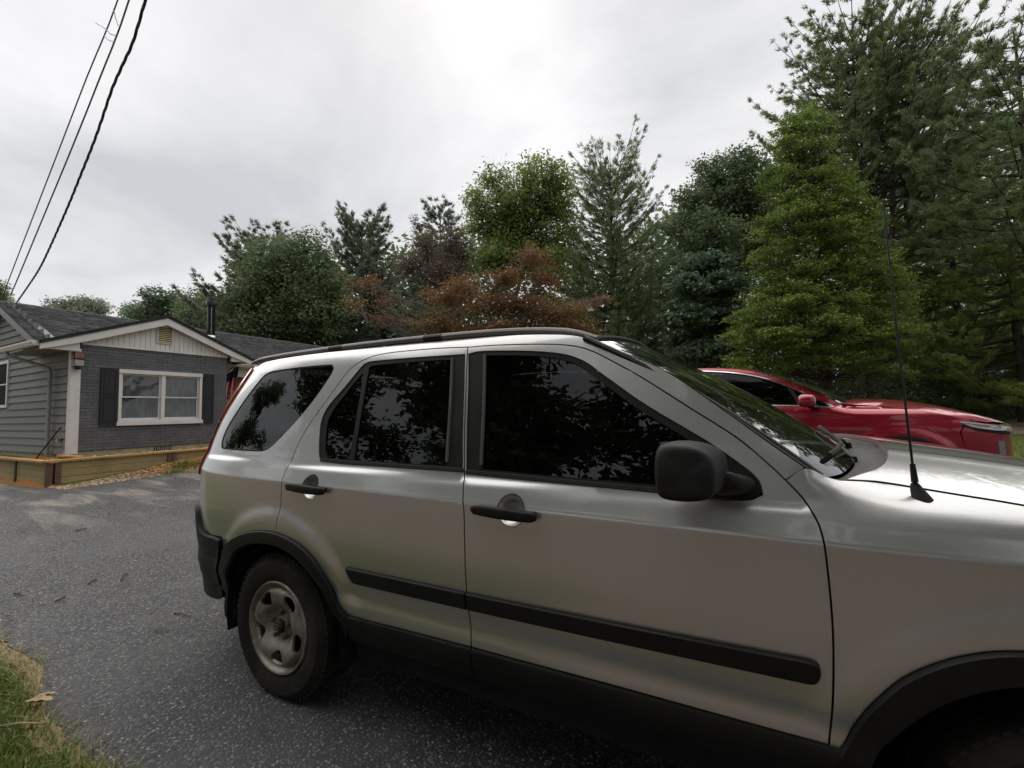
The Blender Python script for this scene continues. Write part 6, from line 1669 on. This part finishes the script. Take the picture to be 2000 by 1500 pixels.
def pine(name, label, base, top, mat, seed, reach, first=0.25, trunk_r=0.25, whorl=0.75, needles=20, group=None, bark='bark', stems=1, tuft=0.30, up0=0.15, lean=(0, 0), skip=None, density=1.0, blade=0.030, nbranch=(4, 7), fan=0.55):
    """white pine: whorls of long branches, needle tufts on side twigs; reach(f) = branch length at height fraction f"""
    rng = np.random.default_rng(seed); base = np.asarray(base, float); Ht = top-base[2]
    T = empty(name, tuple(base)); tag(T, label, 'tree', group); wood = MB()
    TP = []; TD = []
    for s in range(stems):
        a = s*2.4; hh = Ht*(1-0.10*s*rng.uniform(0.3, 1)); dx = 0.0 if stems == 1 else (s-(stems-1)/2)*0.85
        P = np.array([[dx*0.6*f**.6+lean[0]*f*f*Ht+0.05*math.sin(f*9+s), (0.4*math.sin(a) if stems > 1 else 0)*f+lean[1]*f*f*Ht+0.05*math.cos(f*7), f*hh] for f in np.linspace(0, 1, 14)])
        P += np.array([dx*0.4, 0, 0]); P[0, 2] = -0.2
        r0 = trunk_r/(1 if stems == 1 else 1.35); wood.tube(P, r0*np.linspace(1, 0.06, 14)**0.9, 8)
        z = Ht*first
        while z < hh*0.985:
            f = z/hh; k = int(rng.integers(*nbranch)); c = np.array([np.interp(z, P[:, 2], P[:, q]) for q in range(3)])
            L0 = reach(f)
            ph = rng.uniform(0, 6.28)
            for b in range(k):
                az = ph+b*6.283/k+rng.normal(0, 0.22); L = L0*rng.uniform(0.62, 1.15)
                if skip is not None and skip(f, az, rng): continue
                d = np.array([math.cos(az), math.sin(az), 0.0]); rise = up0+fan*max(0, f-0.45)+rng.normal(0, 0.06)
                t = np.linspace(0, 1, 7)
                B = c+d*(L*t)[:, None]; B[:, 2] += L*(rise*t+0.16*t**2.2-0.10*np.sin(t*math.pi))+rng.normal(0, 0.02*L, 7)*t
                wood.tube(B, np.linspace(0.016+0.011*L, 0.006, 7), 5, cap=False)
                side = np.array([-d[1], d[0], 0])
                nt = max(5, int(L*5.6*density))
                for q in range(nt):
                    u = rng.uniform(0.22, 1.0)**0.8; p = np.array([np.interp(u, t, B[:, w]) for w in range(3)])
                    sg = rng.choice([-1, 1]); l2 = (0.10+0.36*L*(1-u)*rng.uniform(0.5, 1.1)+0.10)
                    dd = d*rng.uniform(0.35, 0.9)+side*sg*rng.uniform(0.4, 1.0)+np.array([0, 0, rng.uniform(0.0, 0.55)]); dd /= np.linalg.norm(dd)
                    e = p+dd*l2
                    if q % 3 == 0: wood.tube([p, e], [0.010, 0.004], 4, cap=False)
                    m = max(1, int(l2/0.20))
                    for w in range(m):
                        TP.append(p+dd*l2*(w+rng.uniform(0.4, 1))/m); TD.append(dd+np.array([0, 0, 0.35]))
                TP.append(B[-1]); TD.append(d+np.array([0, 0, 0.6]))
            z += whorl*rng.uniform(0.75, 1.25)*(1-0.35*f)
        for w in range(6): TP.append(P[-1]-[0, 0, 0.16*w]); TD.append(np.array([rng.normal(0, .4), rng.normal(0, .4), 1.0]))
    wood.build('trunk', M[bark], T, smooth=True, sharp=math.radians(60), fix=False)
    TP = np.array(TP); TD = np.array(TD); TD /= np.linalg.norm(TD, axis=1, keepdims=True); n = len(TP); k = needles
    # needles: narrow blades fanning forward out of every tuft
    P = np.repeat(TP, k, 0); D = np.repeat(TD, k, 0)+rng.normal(0, 0.48, (n*k, 3)); D /= np.linalg.norm(D, axis=1, keepdims=True)
    s = np.cross(D, rng.normal(0, 1, (n*k, 3))); s /= np.linalg.norm(s, axis=1, keepdims=True)+1e-9
    L = tuft*rng.uniform(0.55, 1.15, n*k)[:, None]; P = P-D*L*0.25+rng.normal(0, 0.05, (n*k, 3))
    V = np.stack([P-s*blade*0.5, P+s*blade*0.5, P+D*L], 1).reshape(-1, 3); b = np.arange(n*k)*3
    o = mobj('crown', V, np.stack([b, b+1, b+2], 1), M[mat], T)
    tt = np.clip(np.repeat(rng.uniform(0.15, 0.85, n), k)+rng.normal(0, 0.12, n*k), 0, 1).astype(np.float32)
    a = o.data.attributes.new('tint', 'FLOAT', 'FACE'); a.data.foreach_set('value', tt)
    return T, n*k

def lob(D, items, jit=0.25, seed=0):
    """(px, py, rx_px, ry_px[, weight]) at distance D -> real lobes, spread in depth as deep as they are wide"""
    rng = np.random.default_rng(seed); out = []
    for it in items:
        px, py, rx, ry = it[:4]; d = D*(1+rng.uniform(-jit, jit)*0.22)
        out.append((at_px(px, py, d), rx*d/F_PX, ry*d/F_PX, it[4] if len(it) > 4 else 1.0))
        if rx*d/F_PX > 1.0:          # fill behind, so that the crown is deep
            d2 = d+rx*D/F_PX*0.9; out.append((at_px(px+rng.uniform(-20, 20), py+rng.uniform(-5, 15), d2), rx*d/F_PX*0.9, ry*d/F_PX*0.85, 0.7))
    return out
def foot(px, D):
    d = px_ray(px, 780); p = np.array([0, 0, EYE])+d*D; return np.array([p[0], p[1], float(zg(p[0], p[1]))])
def topz(px, py, D): return float(at_px(px, py, D)[2])

def build_trees():
    G = 'trees of the wood behind the cars'
    # --- far crowns behind the house
    broadleaf('deciduous_tree', 'rounded tree crown rising behind the main roof ridge, left of the white gable', foot(150, 42), lob(42, [(150, 598, 40, 20), (118, 603, 22, 12), (188, 600, 24, 14), (150, 630, 50, 25)], seed=1), 'leaf_pine_blue', 101, leaf=0.26, nleaf=9000, group=G)
    broadleaf('deciduous_tree', 'dark twig tips at the extreme left edge above the roof', foot(-22, 40), lob(40, [(-10, 556, 20, 14), (-25, 580, 30, 25)], seed=2), 'leaf_dark', 102, leaf=0.24, nleaf=3500, group=G)
    broadleaf('deciduous_tree', 'airy pale grey-green tree left of the flue pipe', foot(312, 40), lob(40, [(305, 582, 26, 22), (275, 604, 26, 12), (250, 614, 16, 7), (335, 592, 22, 24), (300, 615, 40, 18), (340, 620, 30, 20)], seed=3), 'leaf_bluish', 103, leaf=0.26, nleaf=9500, group=G, shell=0.3)
    broadleaf('deciduous_tree', 'mid green tree directly behind the flue pipe', foot(400, 36), lob(36, [(385, 590, 34, 26), (372, 612, 30, 26), (420, 612, 36, 40), (450, 590, 36, 36), (400, 650, 60, 36), (470, 640, 40, 40)], seed=4), 'leaf_dark', 104, leaf=0.24, nleaf=16000, group=G)
    # --- left wood
    r1 = lambda f: 5.2*(1-f)**0.55*(0.35+0.65*min(1, f/0.35))+0.5
    pine('pine_tree', 'ragged pine with long boughs reaching left over the house roof', foot(508, 31), topz(500, 462, 31), 'leaf_pine_blue', 111, lambda f: 6.0*(1-f)**0.5+0.5, first=0.32, group=G, density=1.0, up0=0.25, fan=1.0, tuft=0.40, blade=0.048)
    broadleaf('deciduous_tree', 'dense dark blue-green deciduous tree right of the ragged pine', foot(555, 27), lob(27, [(545, 505, 60, 46), (600, 490, 50, 44), (500, 540, 46, 46), (560, 560, 70, 60), (620, 550, 60, 60), (500, 600, 60, 50), (590, 620, 70, 50), (640, 610, 50, 60), (460, 600, 34, 40), (530, 650, 90, 40)], seed=5), 'leaf_dark', 112, leaf=0.22, nleaf=38000, group=G, trunk_r=0.3)
    pine('pine_tree', 'bluish pine with a fan-shaped top behind the bronze maple, left side', foot(705, 32), topz(705, 432, 32), 'leaf_pine_blue', 113, lambda f: (4.2 if f > 0.62 else 5.4)*(1-f)**0.38+0.35, first=0.24, group=G, density=1.1, up0=0.22, fan=1.5, nbranch=(5, 8), tuft=0.40, blade=0.045)
    pine('pine_tree', 'thin sparse pine between the bluish pine and the light green tree', foot(862, 33), topz(865, 398, 33), 'leaf_pine_blue', 114, lambda f: 3.8*(1-f)**0.5+0.35, first=0.26, group=G, density=1.0, up0=0.3, trunk_r=0.2, fan=1.2, tuft=0.38, blade=0.045)
    broadleaf('deciduous_tree', 'sparse mauve-brown tree in front of the thin pine', foot(835, 27), lob(27, [(815, 440, 20, 26), (830, 480, 36, 30), (880, 470, 36, 34), (800, 520, 40, 34), (860, 530, 50, 36), (900, 500, 36, 40)], seed=6), 'leaf_mauve', 115, leaf=0.15, nleaf=9000, group=G, shell=0.2, trunk_r=0.14, limb_r=0.035)
    broadleaf('deciduous_tree', 'light green deciduous tree with an open crown, tallest left of centre', foot(1015, 26), lob(26, [(968, 352, 40, 33), (1048, 340, 47, 35), (1085, 345, 40, 38), (935, 392, 33, 33), (990, 400, 54, 40), (1060, 400, 56, 44), (1105, 410, 28, 49), (950, 440, 44, 38), (1020, 455, 66, 44), (1085, 465, 47, 40), (1000, 500, 70, 40), (1070, 520, 54, 40), (960, 510, 40, 38)], seed=7), 'leaf_bright', 116, leaf=0.20, nleaf=30000, group=G, shell=0.35, trunk_r=0.24)
    pine('pine_tree', 'tall bushy-topped pine just right of the light green tree', foot(1205, 28), topz(1208, 318, 28), 'leaf_pine', 117, lambda f: (6.0*(1-f)**0.40 if f < 0.62 else 3.9*(1-f)**0.22)+0.2, first=0.14, group=G, density=1.05, up0=0.26, trunk_r=0.32, fan=1.7, whorl=0.6, nbranch=(5, 8), needles=12, blade=0.036)
    # --- bronze maple, nearer
    broadleaf('maple_tree', 'spreading bronze-leaved maple with bare pale limbs, just above the silver roof', foot(925, 14.5), lob(14.5, [(712, 555, 38, 26, .5), (690, 596, 30, 20, .5), (745, 590, 34, 22, .4), (760, 625, 40, 20, .5), (865, 585, 46, 34), (845, 630, 50, 26), (905, 560, 44, 30), (950, 600, 56, 36), (985, 545, 44, 30), (1040, 500, 40, 28), (1065, 545, 40, 28), (1010, 590, 54, 34), (1060, 610, 60, 30), (1115, 612, 46, 26), (1150, 596, 34, 14), (1178, 582, 22, 8), (980, 645, 70, 26), (900, 650, 60, 24), (1080, 650, 70, 24), (1140, 645, 40, 18)], seed=8), 'leaf_bronze', 118, leaf=0.085, nleaf=34000, stems=6, bark='bark_pale', group=G, flat=0.4, trunk_r=0.10, limb_r=0.03, tips_per=44, shell=0.1, clump=0.16)
    # --- right wood
    broadleaf('deciduous_tree', 'dark green deciduous tree between the tall pine and the bright conical tree', foot(1415, 24), lob(24, [(1395, 338, 40, 30), (1442, 310, 34, 26), (1352, 385, 36, 30), (1420, 390, 60, 46), (1470, 350, 40, 50), (1335, 440, 40, 36), (1320, 520, 34, 40), (1480, 420, 40, 60), (1400, 460, 60, 50), (1455, 470, 50, 60), (1345, 500, 34, 40), (1400, 540, 60, 50), (1350, 570, 50, 46)], seed=9), 'leaf_dark', 121, leaf=0.20, nleaf=44000, group=G, trunk_r=0.3)
    broadleaf('maple_tree', 'bluish green maple low in front, left of the bright conical tree', foot(1375, 20), lob(20, [(1370, 515, 46, 24), (1345, 560, 36, 26), (1410, 555, 40, 34), (1335, 620, 40, 30), (1395, 615, 50, 36), (1340, 665, 40, 24), (1420, 660, 40, 36), (1380, 690, 60, 26)], seed=10), 'leaf_bluish', 122, leaf=0.20, nleaf=26000, group=G, trunk_r=0.16, flat=0.5, aspect=0.8, up=1.0)
    # bright conical evergreen: tiers of small sprays round a cone
    rng = np.random.default_rng(77); D = 17.0; items = []
    for py in np.arange(228, 725, 21):
        f = (py-215)/500; half = np.interp(py, [215, 260, 330, 420, 480, 560, 650, 700, 730], [16, 44, 70, 104, 136, 170, 190, 182, 150])*rng.uniform(0.84, 1.12); cx = np.interp(py, [215, 340, 400, 500, 720], [1562, 1572, 1598, 1614, 1618])+rng.uniform(-14, 14)
        nn = max(2, int(half/14))
        for q in range(nn):
            px = cx+half*(2*(q+rng.uniform(0.2, 0.8))/nn-1)*0.93; rel = (px-cx)/half
            items.append((px, py+rng.uniform(-10, 10)+16*abs(rel), rng.uniform(17, 30), rng.uniform(9, 15), math.sqrt(max(0.05, 1-rel*rel))*half))
    lobes = []
    for px, py, rx, ry, dep in items:
        c = at_px(px, py, D); back = px_ray(px, py).copy(); back[2] = 0; back /= np.linalg.norm(back); dm = dep*D/F_PX
        lobes.append((c-back*dm*rng.uniform(0.55, 1.0), rx*D/F_PX, ry*D/F_PX, 1.0))
        if rng.uniform() < 0.6: lobes.append((c+back*dm*rng.uniform(-0.4, 0.9), rx*D/F_PX*1.25, ry*D/F_PX*1.3, 0.8))
    broadleaf('evergreen_tree', 'big bright green cone-shaped tree with layered sprays behind the red car', foot(1600, D), lobes, 'leaf_holly', 123, leaf=0.105, nleaf=105000, group=G, trunk_r=0.26, flat=0.42, tips_per=15, limb_r=0.03, up=1.3, shell=0.45, clump=0.13)
    # tall pines
    def skip12(f, az, rng): return f < 0.62 and rng.uniform() < 0.72
    pine('pine_tree', 'very tall pine with several parallel trunks and windswept top, upper right', foot(1738, 24), topz(1760, 8, 24), 'leaf_pine', 124, lambda f: 6.6*(1-f)**0.38*(0.5+0.5*min(1, f/0.5))+0.5, first=0.22, group=G, stems=4, trunk_r=0.36, density=0.62, needles=17, up0=0.42, fan=1.3, tuft=0.36, blade=0.042, skip=skip12, lean=(0.035, 0.0), whorl=0.95)
    pine('pine_tree', 'dark pine with drooping boughs at the right edge of the picture', foot(2050, 17), topz(2050, 20, 17), 'leaf_pine', 125, lambda f: 5.6*(1-f)**0.5+0.5, first=0.40, group=G, trunk_r=0.3, density=0.95, up0=0.25, whorl=0.85, needles=18, tuft=0.32, blade=0.040)
    pine('pine_tree', 'warm green pine with low sweeping boughs behind the aerial', foot(1885, 23), topz(1885, 300, 23), 'leaf_pine_warm', 126, lambda f: 5.6*(1-f)**0.6+0.5, first=0.10, group=G, trunk_r=0.26, density=1.15, up0=0.12, whorl=0.7)
    pine('pine_tree', 'warm green pine filling the gap right of the warm green low-boughed one', foot(2000, 19.5), topz(2000, 395, 19.5), 'leaf_pine_warm', 127, lambda f: 5.6*(1-f)**0.55+0.5, first=0.08, group=G, trunk_r=0.26, density=1.1, up0=0.1, whorl=0.7)
    # more pines beyond the right edge of the picture; they darken the bonnet's reflections
    for i, (x, y, h, nm) in enumerate([(13.5, 11.0, 17, 'pine standing out of frame on the right, nearest the lawn'), (16.5, 5.5, 16, 'pine standing out of frame on the right, level with the drive'), (19, 13.5, 18, 'pine standing out of frame on the right, farthest back')]):
        pine('pine_tree', nm, (x, y, float(zg(x, y))), h, 'leaf_pine', 140+i, lambda f: 4.6*(1-f)**0.5+0.5, first=0.12, group=G, density=0.55, needles=9, blade=0.06, whorl=1.0)
    # bare trunk with lichen
    t = foot(1703, 19.5); T = empty('lichen_trunk', tuple(t)); tag(T, 'slim lichen-spotted trunk standing right of the bright conical tree', 'tree', G)
    nt = NT('lichen_bark'); v = nt.coord('World'); nn = nt.noise(v, 7, 5, 0.7)
    nt.base(nt.ramp(nn, [(0.45, (0.045, 0.036, 0.030)), (0.55, (0.16, 0.15, 0.125)), (0.7, (0.30, 0.29, 0.25))])); nt.set(rough=0.95); M['lichen'] = nt.m
    rr = np.random.default_rng(5)
    MB().tube(np.array([[0.05*math.sin(k), 0.04*math.cos(k*1.3), -0.2+0.6*k] for k in range(9)]), np.linspace(0.20, 0.11, 9), 10).build('trunk', M['lichen'], T, smooth=True)
    C = rr.normal(0, 1, (5000, 3))*[0.9, 0.9, 0.7]+[0, 0, 4.8]; leaf_mesh('crown', C, 0.12, M['leaf_holly'], T, rr, 0.7)
    # --- the shaded understorey: one uncountable mass
    rng = np.random.default_rng(91); C = []
    for px in np.arange(300, 2130, 22):
        D0 = 34+5*math.sin(px*0.013); h = (7 if px < 520 else 10.5) if px < 1250 else 14
        for _ in range(3):
            c = foot(px+rng.uniform(-12, 12), D0+rng.uniform(-3, 3)); hh = h*rng.uniform(0.45, 1.0)
            C.append(c+np.column_stack([rng.normal(0, 0.9, 130), rng.normal(0, 0.9, 130), rng.uniform(0.0, 1.0, 130)**0.8*hh]))
    C = np.vstack(C)
    o = leaf_mesh('undergrowth', C, 0.5, M['leaf_dark'], None, rng, 0.5); tag(o, 'shaded dark undergrowth between the trunks of the wood', 'undergrowth', kind='stuff')
    C = []
    for px in np.arange(1180, 2100, 9):       # low shrubs at the edge of the lawn
        D0 = np.interp(px, [1180, 1600, 1800, 2100], [22, 20, 22, 21.5])
        for _ in range(3):
            c = foot(px+rng.uniform(-10, 10), D0+rng.uniform(-1, 4)); hh = rng.uniform(0.8, 3.6)
            C.append(c+np.column_stack([rng.normal(0, 0.45, 220), rng.normal(0, 0.45, 220), rng.uniform(0, 1, 220)*hh]))
    o = leaf_mesh('brush', np.vstack(C), 0.17, M['leaf_dark'], None, rng, 0.5); tag(o, 'low shaded brush where the lawn meets the wood', 'undergrowth', kind='stuff')
    C = []
    for x in np.arange(-34, 30, 0.8):          # brush behind the photographer
        for _ in range(2):
            c = np.array([x+rng.uniform(-.5, .5), -13-4*rng.uniform(0, 1)+3*math.sin(x*0.3), 0.0]); hh = rng.uniform(2.0, 6.0)
            C.append(c+np.column_stack([rng.normal(0, 0.9, 130), rng.normal(0, 0.9, 130), rng.uniform(0, 1, 130)*hh]))
    o = leaf_mesh('brush', np.vstack(C), 0.34, M['leaf_mauve'], None, rng, 0.5); tag(o, 'brownish brush at the edge of the wood behind the photographer', 'undergrowth', kind='stuff')
    # --- far wood closing the gaps between the trunks: reads as one mass
    C = []; tp = [(380, 612), (470, 560), (560, 520), (640, 510), (700, 500), (760, 490), (880, 475), (960, 460), (1100, 480), (1200, 480), (1290, 430), (1400, 370), (1500, 330), (1600, 310), (1750, 300), (1900, 260), (2060, 200)]
    for px in np.arange(390, 2090, 13):
        y1 = np.interp(px, [p[0] for p in tp], [p[1] for p in tp])
        for py in np.arange(y1, 760, 26):
            d = 40+rng.uniform(-3, 4); c = at_px(px+rng.uniform(-9, 9), py+rng.uniform(-4, 22), d); r = rng.uniform(0.5, 1.25)
            if c[2] > 0.3: C.append(c+rng.normal(0, 1, (36, 3))*np.array([r, r, r*0.6]))
    o = leaf_mesh('woodland', np.vstack(C), 0.64, M['leaf_dark'], None, rng, 0.5); tag(o, 'far wood of mixed foliage closing the gaps behind the separate trees', 'woodland', kind='stuff')
    # --- trees behind the photographer, seen in the car's glass and paint
    G2 = 'trees behind the photographer'
    R2 = np.random.default_rng(55)
    for i, (x, y, h, r) in enumerate([(-15.5, -8.0, 13.5, 4.0), (-9.8, -9.5, 13, 3.8), (-5.2, -7.0, 12.5, 3.6), (-1.4, -8.6, 13.5, 3.8), (2.4, -6.6, 12.5, 3.4), (6.2, -8.6, 13, 3.6), (11.5, -8, 13, 4.0), (4.6, -3.3, 12.5, 3.9), (-27, -9, 12, 4), (-12, -17, 15, 4.8), (0.5, -17, 15, 4.8), (9, -18, 15, 4.8)]):
        lobes = []
        for k in range(15):
            a = R2.uniform(0, 6.28); f = R2.uniform(0, 1); rr = r*math.sin(math.pi*(0.18+0.75*f))*R2.uniform(0.3, 0.95); q = R2.uniform(1.0, 1.7)
            lobes.append((np.array([x+rr*math.cos(a), y+rr*math.sin(a), h*((0.26 if y < -5 else 0.46)+(0.70 if y < -5 else 0.5)*f)]), q, q*0.7))
        broadleaf('deciduous_tree', 'leafy tree standing behind the photographer, seen only as reflections in the car glass', (x, y, float(zg(x, y))), lobes, 'leaf_dark', 200+i, leaf=0.33, nleaf=9000, trunk_r=0.26, group=G2, shell=0.35, tips_per=20)
build_trees()

# ------------------------------------------------------------------ small things on the ground
def build_litter():
    rng = np.random.default_rng(8)
    E = np.array([0, 0, EYE])
    def gp(px, py):
        d = px_ray(px, py); t = -EYE/d[2]; p = E+d*t
        for _ in range(20):
            t = (float(zg(p[0], p[1]))+0.016-EYE)/d[2]; p = E+d*t
        return p
    spec = [((130, 1142), (195, 1128), 'twig lying level on the asphalt left of the silver bumper'), ((237, 1135), (250, 1120), 'short bent twig on the asphalt nearest the silver bumper'), ((172, 1142), (188, 1133), 'short dark twig on the asphalt, middle of the open drive'), ((108, 1176), (128, 1168), 'dark twig on the asphalt near the grass verge'), ((146, 1038), (170, 1034), 'thin straight twig on the asphalt nearer the house'), ((340, 1197), (372, 1203), 'pale straw stalk on the asphalt left of the rear wheel')]
    for i, (a, b, lab) in enumerate(spec):
        p, q = gp(*a), gp(*b)
        if i == 0: p, q = gp(28, 1160), gp(44, 1164)
        o = empty('twig', tuple(p)); tag(o, lab if i else 'stubby dark twig on the asphalt by the left edge of the picture', 'twig', 'twigs on the driveway')
        mid = (p+q)/2+np.array([0, 0, 0.008])+rng.normal(0, 0.006, 3)*[1, 1, 0]
        MB().tube(np.array([p, mid, q])-p+[0, 0, 0.004], [0.006, 0.005, 0.003], 6).build('stick', M['twig' if i < 5 else 'straw'], o, smooth=True)
        MB().tube([mid-p+[0, 0, 0.004], mid-p+(q-p)*0.2+np.array([0.01, 0.012, 0.014])], [0.003, 0.002], 5).build('side_shoot', M['twig' if i < 5 else 'straw'], o)
    for i, (px, py, s, lab) in enumerate([(75, 1385, 0.055, 'curled tan dead leaf at the edge of the grass'), (88, 1372, 0.035, 'small tan dead leaf beside the larger curled one'), (306, 1235, 0.018, 'tiny dark leaf scrap on the asphalt left of the rear wheel'), (105, 1092, 0.018, 'tiny dark leaf scrap on the asphalt nearer the house')]):
        p = gp(px, py)+np.array([0, 0, 0.008 if i > 1 else 0.03])
        a = rng.uniform(0, 6.28); V = []
        prof = [(0, 0.02), (0.15, 0.22), (0.32, 0.16), (0.45, 0.34), (0.62, 0.22), (0.78, 0.26), (1.0, 0.02)]
        for (t, w) in prof:
            for sgn in (-1, 0, 1):
                x = (t-0.5)*2*s; y = sgn*w*s*1.3; z = 0.35*s*abs(sgn)*math.sin(t*3)+0.25*s*(t-0.5)**2*2
                V.append((x*math.cos(a)-y*math.sin(a), x*math.sin(a)+y*math.cos(a), z))
        F = []
        for k in range(6):
            for j in range(2): F.append((k*3+j, (k+1)*3+j, (k+1)*3+j+1, k*3+j+1))
        o = mobj('dead_leaf', V, F, M['dry_leaf' if i < 2 else 'twig'], smooth=True); o.location = p; tag(o, lab, 'leaf', 'dead leaves on the ground')
    p = gp(30, 1440); o = empty('straw_stalk', tuple(p)); tag(o, 'pale bent straw stalk lying on the grass in the lower left corner', 'straw')
    MB().tube([(-0.10, -0.03, 0.03), (0, 0.01, 0.05), (0.09, 0.06, 0.045)], 0.004, 6).build('stalk', M['straw'], o, smooth=True)
build_litter()
